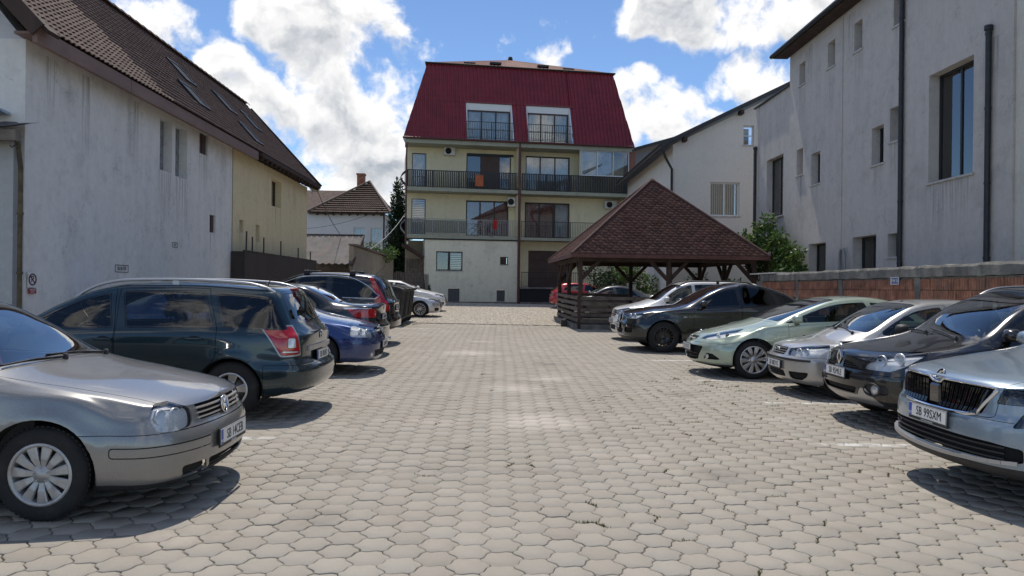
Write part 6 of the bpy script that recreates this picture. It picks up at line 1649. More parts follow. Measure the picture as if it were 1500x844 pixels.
def right_wall():
    Wl = empty('brick_boundary_wall', (0, 0, 0), 0, 'red hollow-brick boundary wall with a weathered concrete coping along the right side', 'wall')
    X = 8.8; random.seed(3)
    core = MB(); core.box(X + .035, X + .20, 4.0, 24.6, -.2, 1.86); core.build('mortar_core', MATS['mortar'], Wl)
    yb = 4.0
    segs = [4.0, 8.6, 12.0, 15.35, 18.85, 21.6, 24.6]
    for a in segs[1:-1]:
        p = MB(); p.box(X - .006, X + .06, a - .085, a + .085, -.15, 1.858); p.build('concrete_post', MATS['concrete'], Wl)
    edges = segs
    for i in range(len(edges) - 1):
        c = MB(); a, b = edges[i] + .006, edges[i + 1] - .006
        k = int((b - a) / .18); vs = []
        for j in range(k + 1):
            y = a + (b - a) * j / k; t_ = 2.10 + random.uniform(-.014, .014); e_ = random.uniform(-.012, .012)
            vs += [(X - .03 + e_, y, 1.865 + random.uniform(-.006, .012)), (X - .034 + e_ * .5, y, t_ - .05), (X - .012 + e_, y, t_), (X + .24, y, t_ + random.uniform(-.01, .01)), (X + .24, y, 1.865)]
        c.add(vs, [(5 * j + i, 5 * j + (i + 1) % 5, 5 * j + 5 + (i + 1) % 5, 5 * j + 5 + i) for j in range(k) for i in range(5)]); c.add(vs[:5], [(0, 1, 2, 3, 4)]); c.add(vs[-5:], [(4, 3, 2, 1, 0)])
        c.build('coping', MATS['concrete'], Wl)
    bricks = []
    z = -.05; row = 0
    while z < 1.74:
        h = .235 if row % 1 == 0 else .2
        for i in range(len(segs) - 1):
            a = segs[i] + (.0 if i == 0 else .09); e = segs[i + 1] - .09; y = a + (0 if row % 2 == 0 else .12)
            while y < e - .03:
                l = min(.245 + random.uniform(-.02, .02), e - y)
                bricks.append((y + .006, y + l - .006, z + .006, min(z + h - .006, 1.855), random.uniform(-.006, .008))); y += l
        z += h; row += 1
    bricks.sort(key=lambda q: (q[0] - 0) ** 2 * (1 if q[2] > .9 else 4))
    B = MATS['brick_clay']; rest = MB()
    def shape(mb, q):
        y0, y1, z0, z1, p = q; n = 3
        mb.box(X + p, X + .05, y0, y1, z0, z1)
        for k in range(1, n + 1):      # vertical key grooves of the block
            yy = y0 + (y1 - y0) * (k - .5) / n; mb.box(X + p - .006, X + p, yy - (y1 - y0) / n * .36, yy + (y1 - y0) / n * .36, z0 + .004, z1 - .004)
    for k, q in enumerate(bricks):
        if k < 280 and q[0] > 8: 
            b = MB(); shape(b, q); b.build('brick', B, Wl)
        else: shape(rest, q)
    tag(rest.build('bricks', B, Wl), kind='stuff')
    S = empty('wall_number_plate', (X - .02, 16.2, 1.79), 0, 'small blue and white number plate on the brick wall', 'sign')
    b = MB(); b.box(-.012, 0, -.17, .17, -.075, .085); b.build('plate', mat('enamel_blue', (.13, .16, .33), .4), S)
    M = Matrix(((0, 0, -1, -.014), (-1, 0, 0, 0), (0, 1, 0, .005), (0, 0, 0, 1)))
    fr = MB()
    for q in ((-.17, .17, .072, .085), (-.17, .17, -.075, -.062), (-.17, -.145, -.062, .072), (.155, .17, -.062, .072)): fr.box(-.016, -.0121, -q[1], -q[0], q[2], q[3])
    fr.build('border', MATS['plate_white'], S); text_obj('plate_lettering', "B'W 26", .10, M, MATS['plate_white'], S)
    m = MB(); m.box(8.75, 9.4, 23.2, 25.6, 2.10, 2.14); tag(m.build('metal_sheet', MATS['ac_white']), 'pale metal sheet lying on the far end of the brick wall', 'sheet')
# ------------------------------------------------------------------ red-roofed house, far houses, gazebo, bins, plants
def rail(F, name, u0, u1, z0, z1, d, pitch, m, bar=.014, top=.04, mid=None):
    o = MB(); F.box(o, u0, u1, z1 - top, z1, d - .02, d + .02); F.box(o, u0, u1, z0, z0 + top * .8, d - .015, d + .015)
    if mid: F.box(o, u0, u1, mid, mid + .02, d - .01, d + .01)
    for u in np.arange(u0, u1 + .01, max(1.6, (u1 - u0) / 5)): F.box(o, u - .02 if u > u0 else u, u + .02, z0 - .05, z1 - top, d - .02, d + .02)
    ro = o.build(name, m)
    ro.parent = F.parent
    b = MB()
    for u in np.arange(u0 + pitch / 2, u1, pitch): F.box(b, u - bar / 2, u + bar / 2, z0 + top * .8, z1 - top, d - bar / 2, d + bar / 2)
    tag(b.build('balusters', m, ro), kind='stuff'); return ro

def red_house():
    a = rad(8.6); O = (-5.73, 46.0, 0); U = (math.cos(a), math.sin(a), 0)
    H = empty('red_roofed_house', (0, 0, 0), 0, 'pale yellow four-storey house with balconies and a steep dark red metal roof', 'house')
    Y = plaster('plaster_yellow', (.82, .74, .50), (.48, .44, .30), .45); PL = plaster('plaster_pale', (.80, .765, .60), (.44, .42, .34), .75); SLB = plaster('slab_green', (.36, .37, .29), (.20, .21, .17), .7)
    F = Frame(O, U, H); GLS = MATS['window_glass']; W14 = 14.4
    def sb(name, u0, u1, z0, z1, d0, d1, m): q = MB(); F.box(q, u0, u1, z0, z1, d0, d1); return q.build(name, m, H)
    # ground floor
    F.wall('ground_floor_wall', [(1.13, -.2), (7.0, -.2), (7.0, 4.60), (1.13, 4.60)], [(1.85, 3.51, 2.6, 3.8), (5.89, 6.4, 3.02, 3.52), (2.6, 3.34, .66, 1.5), (5.69, 6.23, .68, 1.42)], PL, .3)
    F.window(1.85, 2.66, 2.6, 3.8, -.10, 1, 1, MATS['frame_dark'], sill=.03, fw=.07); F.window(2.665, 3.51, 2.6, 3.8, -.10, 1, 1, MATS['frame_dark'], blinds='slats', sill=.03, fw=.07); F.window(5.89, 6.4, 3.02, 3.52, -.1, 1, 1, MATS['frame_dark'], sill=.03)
    for (u0, u1, z0, z1) in ((2.6, 3.34, .66, 1.5), (5.69, 6.23, .68, 1.42)):
        q = MB(); F.box(q, u0 + .02, u1 - .02, z0, z1 - .02, -.14, -.09); F.box(q, u1 - .10, u1 - .07, (z0 + z1) / 2 - .05, (z0 + z1) / 2 + .05, -.09, -.06); q.build('cellar_hatch', mat('hatch_grey', (.085, .085, .09), .6, var=.2, vscale=4), H)
    sb('plinth', 1.13, 7.0, -.2, .66, .003, .05, MATS['concrete'])
    F.wall('side_wall', [(1.133, 0), (1.133, 4.6), (1.4, 4.6), (1.4, 0)], [], PL, 6, d=-.3)
    F.wall('recess_wall', [(-.0, -.2), (1.12, -.2), (1.12, 4.6), (0, 4.6)], [], plaster('plaster_tan', (.38, .31, .22), (.22, .18, .13), .6), .3, d=-2.5)
    for u in np.arange(.05, 1.1, .18): sb('plank', u, u + .165, .4, 3.4, -2.45, -2.42, MATS['timber_grey'])
    F.wall('garage_wall', [(7.0, -.2), (W14, -.2), (W14, 4.6), (7.0, 4.6)], [(7.96, 10.6, 1.6, 4.02)], Y, .3, d=-1.3)
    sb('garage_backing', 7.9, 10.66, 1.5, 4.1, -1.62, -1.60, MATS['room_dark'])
    for i in range(4): z = 1.6 + i * .6; sb('garage_panel', 7.98, 10.58, z + .008, z + .595, -1.45, -1.42, MATS['garage_brown'])
    # terrace and its railing
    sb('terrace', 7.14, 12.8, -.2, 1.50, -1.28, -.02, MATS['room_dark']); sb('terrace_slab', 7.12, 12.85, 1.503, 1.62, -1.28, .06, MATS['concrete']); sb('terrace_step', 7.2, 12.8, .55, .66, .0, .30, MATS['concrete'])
    rail(F, 'terrace_railing', 7.25, 12.75, 1.66, 2.58, .0, .13, MATS['rail_dark'], .02)
    # slabs
    for (z0, z1) in ((4.60, 4.78), (7.55, 7.76)): sb('balcony_slab', -.05, W14 + .02, z0, z1, -1.3, .05, SLB)
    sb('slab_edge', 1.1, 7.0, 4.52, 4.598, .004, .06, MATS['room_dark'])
    # upper walls
    w1 = [(.33, 1.23, 4.95, 7.2), (3.82, 6.62, 4.90, 7.2), (7.69, 10.72, 4.85, 7.19)]; w2 = [(.33, 1.24, 8.0, 10.12), (3.82, 6.75, 7.95, 10.25), (7.72, 10.7, 7.95, 10.23)]
    F.wall('first_floor_wall', [(0, 4.78), (W14, 4.78), (W14, 7.55), (0, 7.55)], w1, Y, .3, d=-1.3); F.wall('second_floor_wall', [(0, 7.76), (W14, 7.76), (W14, 10.62), (0, 10.62)], w2, Y, .3, d=-1.3)
    F.window(*w1[0], -1.38, 1, 1, blinds='slats', name='balcony_door'); F.window(*w1[1], -1.40, 3, 1, blinds='curtain', fw=.09, name='balcony_door', cm='curtain_rust'); F.window(w1[2][0], 9.66, *w1[2][2:], -1.40, 2, 1, blinds='curtain', fw=.09, name='balcony_door', cm='curtain_rust'); F.window(9.665, *w1[2][1:], -1.40, 1, 1, blinds='curtain', fw=.09, name='balcony_door')
    F.window(*w2[0], -1.38, 1, 1, blinds='curtain', name='balcony_door'); F.window(*w2[1], -1.40, 3, 1, fw=.08, name='balcony_door'); F.window(*w2[2], -1.40, 3, 1, blinds='curtain', fw=.08, name='balcony_door')
    for (u0, u1, z0, z1, d) in ((4.75, 6.0, 7.95, 10.1, -1.34),): sb('roller_shutter', u0, u1, z0, z1, d - .03, d, MATS['garage_brown'])
    sb('roller_shutter_box', 3.9, 6.9, 10.1, 10.24, -1.36, -1.26, MATS['frame_dark'])
    for zz in (7.0, 10.1): sb('partition', 6.99, 7.12, zz - 2.2, zz + .5, -1.28, -.02, Y)
    # side walls of the block (left, right, rear)
    A = Frame(F.p(0, 0), -F.N * 1, H)
    for (u, nm) in ((0, 'flank_wall'), (W14 - .25, 'flank_wall')):
        q = MB(); F.box(q, u, u + .25, 4.78, 10.6, -7, -1.35); F.box(q, u, u + .25, -.2, 4.6, -7, -2.9); q.build(nm, Y, H)
    sb('end_pier', W14 + .02, W14 + .42, -.2, 10.6, -1.6, -.1, plaster('pier_red', (.26, .13, .10), (.16, .09, .07), .6))
    # glazed corner of the top balcony
    gq = MB()
    for u in (11.03, 11.14, 12.18, 13.24, 14.30): F.box(gq, u, u + .05, 8.88, 10.5, -.06, .0)
    F.box(gq, 11.03, 14.36, 8.86, 8.92, -.06, .004); F.box(gq, 11.03, 14.36, 10.46, 10.52, -.06, .004)
    ge = gq.build('balcony_glazing', MATS['frame_white'], H)
    for u in (11.2, 12.24, 13.30): q = MB(); F.box(q, u, u + .94, 8.94, 10.45, -.04, -.03); q.build('pane', GLS, ge)
    q = MB(); n = 60; vs = []
    for i in range(n + 1): u = 11.2 + 2.0 * i / n; o = -.18 + .02 * math.sin(i * 1.5); vs += [F.p(u, 8.9, o), F.p(u, 10.45, o)]
    q.add(vs, [(2 * i, 2 * i + 2, 2 * i + 3, 2 * i + 1) for i in range(n)], True); q.build('curtain', MATS['curtain'], ge)
    # railings
    rl = MATS['rail_dark']
    for (u0, u1) in ((0.0, 6.93), (7.22, W14)):
        r = rail(F, 'balcony_railing', u0, u1, 7.80, 8.86, .02, .115, rl, .07, .05)
    rail(F, 'balcony_railing', 0.0, 6.93, 4.82, 5.83, .03, .11, MATS['rail_grey'], .018, .03); rail(F, 'balcony_railing', 7.22, 13.2, 4.82, 5.82, .03, .11, rl, .018, .03)
    q = MB(); F.box(q, 0.0, 1.12, 4.84, 5.8, .0, .012); F.box(q, 1.16, 3.75, 4.95, 5.75, -.0, .012); q.build('frosted_panel', glass('frosted', (.55, .56, .55), .3, 1.3), H)
    for z in (4.85, 7.9):      # bowed iron bars at the left end
        for k in range(5):
            t = MB(); pts = [F.p(-.02 - .42 * math.sin(math.pi * min(1, s * 1.0)) * (1 - .35 * s), z + .95 * (1 - s), -.1 - k * .25) for s in np.linspace(0, 1, 9)]; t.tube(pts, .016, 6); t.build('bowed_bar', MATS['rail_grey'] if z < 6 else rl, H)
    # eaves and roof
    sb('eave_soffit', -.12, W14 + .1, 10.50, 10.76, -1.62, .12, SLB); g = MB(); g.tube([F.p(-.3, 10.80, .22), F.p(W14 + .22, 10.80, .22)], .07, 8); g.build('gutter', MATS['pipe_brown'], H)
    zb, zt, db, dt = 10.80, 16.08, .16, -2.0; ul = lambda z: -.28 + (1.55) * (z - zb) / (zt - zb); ur = lambda z: 14.65 - (.85) * (z - zb) / (zt - zb)
    dep = lambda z: db + (dt - db) * (z - zb) / (zt - zb)
    dorm = [(3.70, 6.68, 10.86, 13.42), (7.62, 10.55, 10.86, 13.42)]
    nrm = (F.N * (zt - zb) + Vector((0, 0, 1)) * (db - dt)).normalized()
    us = []; pitch = .26; u = -.28
    while u < 14.7: us += [(u, 0), (u + pitch * .40, 0), (u + pitch * .50, .05), (u + pitch * .85, .05)]; u += pitch * .95
    us = [q for q in us if q[0] < 14.7]
    for d0 in dorm: us += [(d0[0], 0), (d0[1], 0)]
    us.sort()
    steps = [zb]
    while steps[-1] < zt - .2: steps.append(steps[-1] + .375)
    steps[-1] = zt; steps = sorted(set([round(s, 4) for s in steps] + [13.42])); 
    vs = []; fs = []
    for r in range(len(steps) - 1):
        z0, z1 = steps[r], steps[r + 1]; row = []
        for (uu, w) in us:
            def P(z, lift):
                uc = min(max(uu, ul(z)), ur(z)); return F.p(uc, z, dep(z)) + nrm * (w + lift)
            row.append((P(z0, .010), P(z1, .0)))
        base = len(vs)
        for a_, b_ in row: vs += [a_, b_, a_ - nrm * .03]
        for i in range(len(us) - 1):
            u0, u1 = us[i][0], us[i + 1][0]; uc = (u0 + u1) / 2
            if any(d0[0] - .001 <= uc <= d0[1] + .001 and (z0 + z1) / 2 < d0[3] for d0 in dorm): continue
            if u1 < ul(z0) or u0 > ur(z0): continue
            fs.append((base + 3 * i, base + 3 * i + 3, base + 3 * i + 4, base + 3 * i + 1)); fs.append((base + 3 * i + 2, base + 3 * i + 5, base + 3 * i + 3, base + 3 * i))
    rm = MB(); rm.add(vs, fs); rm.build('roof', MATS['metal_red'], H)
    # flanks of the mansard, hipped top
    c = [F.p(.9, zb, -9.6), F.p(-.28, zb, db), F.p(ul(zt), zt, dt), F.p(ul(zt) + .9, zt, -8)]
    q = MB(); q.add(c + [p - Vector((0, 0, .1)) for p in c], [(0, 1, 2, 3), (4, 7, 6, 5)])
    c = [F.p(14.65, zb, -9.6), F.p(14.65, zb, db), F.p(ur(zt), zt, dt), F.p(ur(zt), zt, -8)]; q.add(c + [p - Vector((0, 0, .1)) for p in c], [(0, 3, 2, 1), (4, 5, 6, 7)])
    q.build('roof_flank', MATS['metal_red'], H)
    q = MB(); n = 44
    apex = F.p(7.4, 17.9, -6.0); l, r_ = F.p(ul(zt) - .15, zt + .02, dt + .12), F.p(ur(zt) + .15, zt + .02, dt + .12); l2, r2 = F.p(ul(zt) + .9, zt + .02, -10.2), F.p(ur(zt) + .15, zt + .02, -10.2)
    vs = [apex]; 
    for i in range(n * 2 + 1): p = l.lerp(r_, i / (2 * n)); vs.append(p + Vector((0, 0, .05 if i % 2 else 0)))
    q.add(vs, [(0, i, i + 1) for i in range(1, 2 * n + 1)]); q.add([apex, l, l2, r2, r_], [(0, 2, 1), (0, 3, 2), (0, 4, 3)]); q.build('upper_roof', mat('upper_tile', (.17, .07, .05), .8, var=.25, vscale=3), H)
    rc = MB(); rc.tube([l + Vector((0, 0, .03)), r_ + Vector((0, 0, .03))], .05, 6); rc.build('roof_edge', MATS['room_dark'], H)
    k = MB(); k.lathe([(0, .25), (.14, .2), (.18, .0), (.2, -.12)], 12, Matrix.Translation(apex) @ Matrix.Rotation(rad(90), 4, 'X')); k.build('roof_finial', MATS['room_dark'], H)
    for uu in (4.1, 5.85, 9.1, 10.85):
        f = MB(); t_ = .14 if uu in (4.1, 10.85) else .22
        z0 = zt + (17.9 - zt) * t_ * .8 + .1; F.box(f, uu - .38, uu + .38, z0, z0 + .12, dt - 1.3, dt - .5); f.build('roof_window', MATS['frame_dark'], H)
    # dormers
    for (u0, u1, z0, z1) in dorm:
        for (x0, x1) in ((u0, u0 + .08), (u1 - .08, u1)):
            q = MB(); vs = [F.p(x, z, d) for x in (x0, x1) for (z, d) in ((z0 - .08, dep(z0) - .04), (z1, dep(z1) - .02), (z1, -1.5), (z0 - .08, -1.5))]
            q.add(vs, [(0, 1, 2, 3), (7, 6, 5, 4), (0, 4, 5, 1), (1, 5, 6, 2), (2, 6, 7, 3), (3, 7, 4, 0)]); q.build('dormer_cheek', MATS['frame_white'], H)
        sb('dormer_floor', u0, u1, z0 - .10, z0 - .02, -1.5, dep(z0) - .02, SLB); sb('dormer_ceiling', u0 + .08, u1 - .08, z1 - .04, z1, -1.5, dep(z1) - .05, MATS['frame_white'])
        sb('dormer_header', u0 + .082, u1 - .082, 12.96, z1 - .042, -.98, -.90, MATS['frame_white'])
        F.window(u0 + .09, u1 - .09, z0, 12.955, -.92, 3, 1, fw=.09, blinds='curtain', name='dormer_window')
        rail(F, 'dormer_railing', u0 - .05, u1 + .05, z0 + .1, z0 + 1.15, .10, .15, MATS['rail_dark'], .02, .035, z0 + .62)
        q = MB(); F.box(q, u0 - .1, u1 + .26, z1, z1 + .06, dep(z1) - .05, dep(z1) + .09); q.build('dormer_flashing', MATS['metal_red'], H)
    p = MB(); p.tube([F.p(7.08, .6, .06), F.p(7.08, 10.78, .06)], .09, 10); p.build('downpipe', MATS['pipe_brown'], H)
    p = MB(); p.tube([F.p(-.05, 4.2, .06), F.p(-.05, 10.78, .06)], .05, 8); p.tube([F.p(-.05, 4.2, .06), F.p(1.05, 3.45, .06), F.p(1.05, .6, .06)], .05, 8); p.build('downpipe', MATS['pipe_brown'], H)
    # lean-to roof at the left foot
    q = MB(); vs = [F.p(-.25, 4.25, .1), F.p(1.1, 3.45, .1), F.p(1.1, 3.45, -2.4), F.p(-.25, 4.25, -2.4)]; q.add(vs + [v - Vector((0, 0, .08)) for v in vs], [(0, 1, 2, 3), (7, 6, 5, 4), (0, 4, 5, 1), (1, 5, 6, 2), (3, 2, 6, 7), (0, 3, 7, 4)]); q.build('porch_roof', MATS['timber_dark'], H)
    # things hung on the house
    def ac(u0, u1, z0, z1, d, lab):
        c = F.p((u0 + u1) / 2, z0, d); A_ = empty('air_conditioner', c, a, lab, 'air conditioner', 'air conditioner boxes on the yellow house'); w, h = u1 - u0, z1 - z0
        b = MB(); b.box(-w / 2, w / 2, 0, .28, 0, h, None, .02); b.build('casing', MATS['ac_white'], A_)
        g = MB(); cx = -w * .12
        for r in (.05, .10, .15, .19): g.tube([(cx + r * math.cos(t), -.012, h / 2 + r * math.sin(t)) for t in np.linspace(0, 2 * math.pi, 20, endpoint=False)], .007, 5, True)
        for k in range(8): t = math.pi * k / 8; g.bar((cx - .2 * math.cos(t), -.010, h / 2 - .2 * math.sin(t)), (cx + .2 * math.cos(t), -.010, h / 2 + .2 * math.sin(t)), .006, .006, (0, 1, 0))
        g.build('fan_guard', MATS['rail_dark'], A_)
        f = MB(); f.lathe([(0, 0), (.2, 0), (.2, .005)], 20, Matrix.Translation((cx, -.004, h / 2))); f.build('fan_opening', MATS['room_dark'], A_)
        k = MB()
        for x in (-w * .35, w * .35): k.bar((x, .02, -.02), (x, .34, -.02), .03, .03)
        k.build('bracket', MATS['rail_grey'], A_)
    ac(2.35, 3.07, 10.02, 10.54, -.98, 'air conditioner box under the eaves on the top balcony')
    ac(13.03, 13.88, 6.89, 7.41, -.98, 'air conditioner box at the right end of the middle balcony, above the gazebo')
    ac(6.46, 6.95, 6.79, 7.39, -.55, 'air conditioner box beside the brown downpipe on the middle balcony')
    q = MB(); F.box(q, 4.24, 4.74, 7.92, 8.6, .045, .22); F.box(q, 4.22, 4.76, 8.56, 8.62, .04, .24); o = q.build('planter_box', MATS['orange_box']); tag(o, 'orange planter box hung on the dark top balcony railing', 'planter')
    q = MB(); n = 12; vs = []
    for i in range(n + 1): u = 5.42 + .24 * i / n; o_ = .06 + .015 * math.sin(i * 1.4); vs += [F.p(u, 5.25 + .02 * math.sin(i), o_), F.p(u, 5.66, o_), F.p(u, 5.845, .055), F.p(u, 5.85, .0)]
    q.add(vs, [(4 * i + k, 4 * i + 4 + k, 4 * i + 5 + k, 4 * i + 1 + k) for i in range(n) for k in range(3)], True); tag(q.build('hanging_cloth', MATS['red_cloth']), 'red cloth hung over the middle balcony railing', 'cloth')
    C = empty('bicycle', F.p(4.9, 4.80, -.5), a, 'grey bicycle leaning behind the middle balcony railing', 'bicycle')
    for x in (-.5, .5): w = MB(); w.tube([(x + .33 * math.cos(t), 0, .34 + .33 * math.sin(t)) for t in np.linspace(0, 2 * math.pi, 20, endpoint=False)], .018, 6, True); w.build('wheel', MATS['rail_dark'], C)
    w = MB(); w.tube([(-.5, 0, .34), (-.2, 0, .75), (.3, 0, .8), (.5, 0, .34)], .016, 6); w.tube([(-.2, 0, .75), (-.02, 0, .34), (.3, 0, .8)], .016, 6); w.tube([(.3, 0, .8), (.34, 0, 1.0), (.45, 0, 1.02)], .014, 6); w.tube([(-.2, 0, .75), (-.24, 0, .92)], .014, 6); w.build('bicycle_frame', MATS['rail_grey'], C)
    w = MB(); w.box(-.36, -.12, -.06, .06, .92, .97, None, .02); w.build('saddle', MATS['rail_dark'], C)
    L_ = MB(); L_.lathe([(0, .09), (.05, .06), (.06, 0), (.03, -.05), (.02, -.1), (0, -.1)], 12, Matrix.Translation(F.p(.05, 4.28, .12)) @ Matrix.Rotation(rad(90), 4, 'X')); tag(L_.build('lamp', MATS['bulb']), 'small round lamp under the left end of the middle balcony', 'lamp')

def far_houses():
    WH = plaster('plaster_far_white', (.66, .66, .66), (.5, .5, .5), .3)
    H = empty('hip_roofed_house', (0, 0, 0), 0, 'low white house with hipped brown roof and brick chimney in the left gap', 'house')
    y = 58.0; F = Frame((0, y, 0), (1, 0, 0), H)
    F.wall('front_wall', [(-18, 0), (-9.0, 0), (-9.0, 7.3), (-18, 7.3)], [(-11.36, -10.45, 5.05, 6.17), (-10.03, -9.12, 5.0, 6.13)], WH, .4)
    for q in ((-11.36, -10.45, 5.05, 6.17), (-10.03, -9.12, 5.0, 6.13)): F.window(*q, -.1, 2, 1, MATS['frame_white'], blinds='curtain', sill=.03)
    s = MB(); s.box(-9.05, -9.0, y, y + 7, 0, 7.3); s.build('side_wall', WH, H)
    ap = Vector((-10.7, y + 3.2, 10.15)); L = Vector((-14.9, y - .4, 7.25)); R = Vector((-8.45, y - .4, 7.25)); LB = Vector((-19, y - .4, 7.25)); apL = Vector((-15, y + 3.2, 10.15))
    # front slope courses
    q = MB(); n = 15; k = 60
    for r in range(n):
        t0, t1 = r / n, (r + 1) / n; a0, b0 = L.lerp(ap, t0), R.lerp(ap, t0); a1, b1 = L.lerp(ap, t1), R.lerp(ap, t1); vs = []
        for i in range(k + 1):
            w = .03 * (1 if i % 2 else 0); vs += [a0.lerp(b0, i / k) + Vector((0, -.05, .07 + w)), a1.lerp(b1, i / k) + Vector((0, 0, w * (1 - t1)))]
        q.add(vs, [(2 * i, 2 * i + 2, 2 * i + 3, 2 * i + 1) for i in range(k)])
    dn_ = Vector((0, .06, -.03)); q.add([L + dn_, R + dn_, ap + dn_], [(0, 1, 2)]); q.add([R, Vector((-8.45, y + 7, 7.25)), ap], [(0, 1, 2)]); q.add([L, Vector((-14.9, y + 7, 7.25)), ap], [(0, 2, 1)]); q.add([L - Vector((0, 0, .1)), R - Vector((0, 0, .1)), R + Vector((0, .5, -.1)), L + Vector((0, .5, -.1))], [(0, 1, 2, 3)])
    q.build('roof', MATS['tile_dusty'], H)
    for (a_, b_) in ((L, ap), (R, ap)):
        r = MB(); r.tube([a_ + Vector((0, -.05, .1)), b_ + Vector((0, 0, .1))], .08, 6); r.build('hip_ridge', mat('ridge_pale', (.21, .16, .13), .9), H)
    c = MB(); c.box(-11.75, -11.15, y + 3.2, y + 3.8, 9.2, 10.75); c.box(-11.8, -11.1, y + 3.15, y + 3.85, 10.75, 10.88); c.build('chimney', MATS['brick_clay'], H)
    for i in range(10): b = MB(); b.box(-14.2 + i * .62, -14.08 + i * .62, y - .42, y, 7.08, 7.2); b.build('rafter_end', MATS['timber_dark'], H)
    B = empty('back_house', (0, 0, 0), 0, 'low brown-roofed house behind the hip-roofed house, seen left of its chimney', 'house')
    q = MB(); q.add([(-24, 64, 7), (-12, 64, 7), (-12, 68, 10.3), (-24, 68, 10.3)], [(0, 1, 2, 3)]); q.add([(-24, 72, 7), (-12, 72, 7), (-12, 68, 10.3), (-24, 68, 10.3)], [(3, 2, 1, 0)]); q.build('roof', MATS['tile_dusty'], B)
    q = MB(); q.box(-23.5, -12.4, 64.4, 71.6, 0, 7.1); q.build('wall', WH, B)
    # corrugated shed and concrete yard wall
    S = empty('corrugated_shed', (0, 0, 0), 0, 'small shed with a corrugated grey-brown sheet roof beyond the cream wall', 'shed')
    yy = 33.0; q = MB(); k = 44; vs = []
    for i in range(k + 1): x = -9.6 + 3.1 * i / k; w = .03 * math.sin(i * math.pi / 2); vs += [(x + .03, yy + .0, 2.55 + w), (x, yy + 2.6, 3.95 + w)]
    q.add(vs, [(2 * i, 2 * i + 2, 2 * i + 3, 2 * i + 1) for i in range(k)], True); q.add([Vector(v) - Vector((0, 0, .03)) for v in vs], [(2 * i, 2 * i + 1, 2 * i + 3, 2 * i + 2) for i in range(k)], True); q.build('sheet_roof', MATS['corrugated'], S)
    q = MB(); q.box(-9.6, -6.5, yy + 2.6, yy + 2.75, 0, 3.9); q.prism([(yy, 0), (yy + 2.6, 0), (yy + 2.6, 3.85), (yy, 2.45)], -6.62, -6.5, 'x'); q.build('wall', MATS['timber_grey'], S)
    q = MB(); q.bar((-6.48, yy - .1, 2.5), (-6.48, yy + 2.65, 3.95), .06, .14); q.bar((-9.7, yy + 2.65, 4.0), (-6.45, yy + 2.65, 4.0), .1, .08); q.build('edge_board', MATS['timber_dark'], S)
    T = empty('garden_table', (0, 0, 0), 0, 'dark timber counter standing under the shed edge', 'table')
    for (a0, b0, c0, d0, e0, f0) in ((-7.9, -6.1, 30.6, 31.2, 2.12, 2.22),): q = MB(); q.box(a0, b0, c0, d0, e0, f0); q.build('top', MATS['timber_dark'], T)
    for x in (-7.8, -7.0, -6.2): q = MB(); q.box(x - .05, x + .05, 30.8, 30.95, .2, 2.12); q.build('leg', MATS['timber_dark'], T)
    Wl = empty('concrete_yard_wall', (0, 0, 0), 0, 'weathered concrete yard wall with a sloping tiled coping behind the parked cars on the left', 'wall')
    q = MB(); pts = [(-6.5, 33.2), (-5.6, 39.5)]
    for i in range(4):
        t0, t1 = i / 4, (i + 1) / 4; a = Vector((-6.5 + .9 * t0, 33.2 + 6.3 * t0, 0)); b = Vector((-6.5 + .9 * t1, 33.2 + 6.3 * t1, 0)); p = MB()
        h0, h1 = 3.35 - .35 * t0, 3.35 - .35 * t1
        d = (b - a).normalized() * .01; nn = Vector((.2, 0, 0)); vs = [a + d, b - d, b - d + Vector((0, 0, h1)), a + d + Vector((0, 0, h0))]; p.add(vs + [v - nn for v in vs], [(0, 1, 2, 3), (7, 6, 5, 4), (0, 4, 5, 1), (1, 5, 6, 2), (2, 6, 7, 3), (3, 7, 4, 0)]); p.build('wall_panel', plaster('wall_ochre', (.30, .26, .20), (.16, .14, .11), .8), Wl)
    for i in range(9):
        t0, t1 = i / 9, (i + .92) / 9; a = Vector((-6.55 + .9 * t0, 33.2 + 6.3 * t0, 3.42 - .35 * t0)); b = Vector((-6.55 + .9 * t1, 33.2 + 6.3 * t1, 3.42 - .35 * t1)); p = MB(); p.bar(a, b, .36, .07); p.build('coping', MATS['timber_grey'], Wl)
    Fp = empty('plank_fence', (0, 0, 0), 0, 'grey upright plank fence between the yard wall and the yellow house', 'fence')
    for i in range(22): x = -5.55 + .06 * i; yv = 39.6 + i * .26; p = MB(); p.box(x - .02, x + .02, yv, yv + .235, .2, 2.35 + random.uniform(-.04, .04)); p.build('plank', MATS['timber_grey'], Fp)
    # white house in the right gap
    Wt = empty('white_gabled_house', (0, 0, 0), 0, 'white house with a dark sloping roof edge behind the gazebo', 'house'); WW = plaster('plaster_bright', (.72, .69, .63), (.5, .49, .46), .35)
    F = Frame((0, 34.0, 0), (1, 0, 0), Wt); hl = [(9.73, 11.11, 4.98, 6.54), (11.26, 11.76, 8.27, 9.18)]
    F.wall('gable_wall', [(8.0, 0), (16, 0), (16, 12.2), (8.0, 8.25)], hl, WW, .35)
    F.window(*hl[0], -.12, 2, 1, MATS['frame_white'], blinds='vert', sill=.04, fw=.07); F.window(*hl[1], -.12, 1, 2, MATS['frame_white'], sill=.03)
    s = MB(); s.box(8.0, 8.3, 34.36, 46, 0, 8.2); s.build('side_wall', WW, Wt)
    q = MB(); sl = Vector((8.0, 0, 3.95)).normalized(); nn = Vector((-sl.z, 0, sl.x))
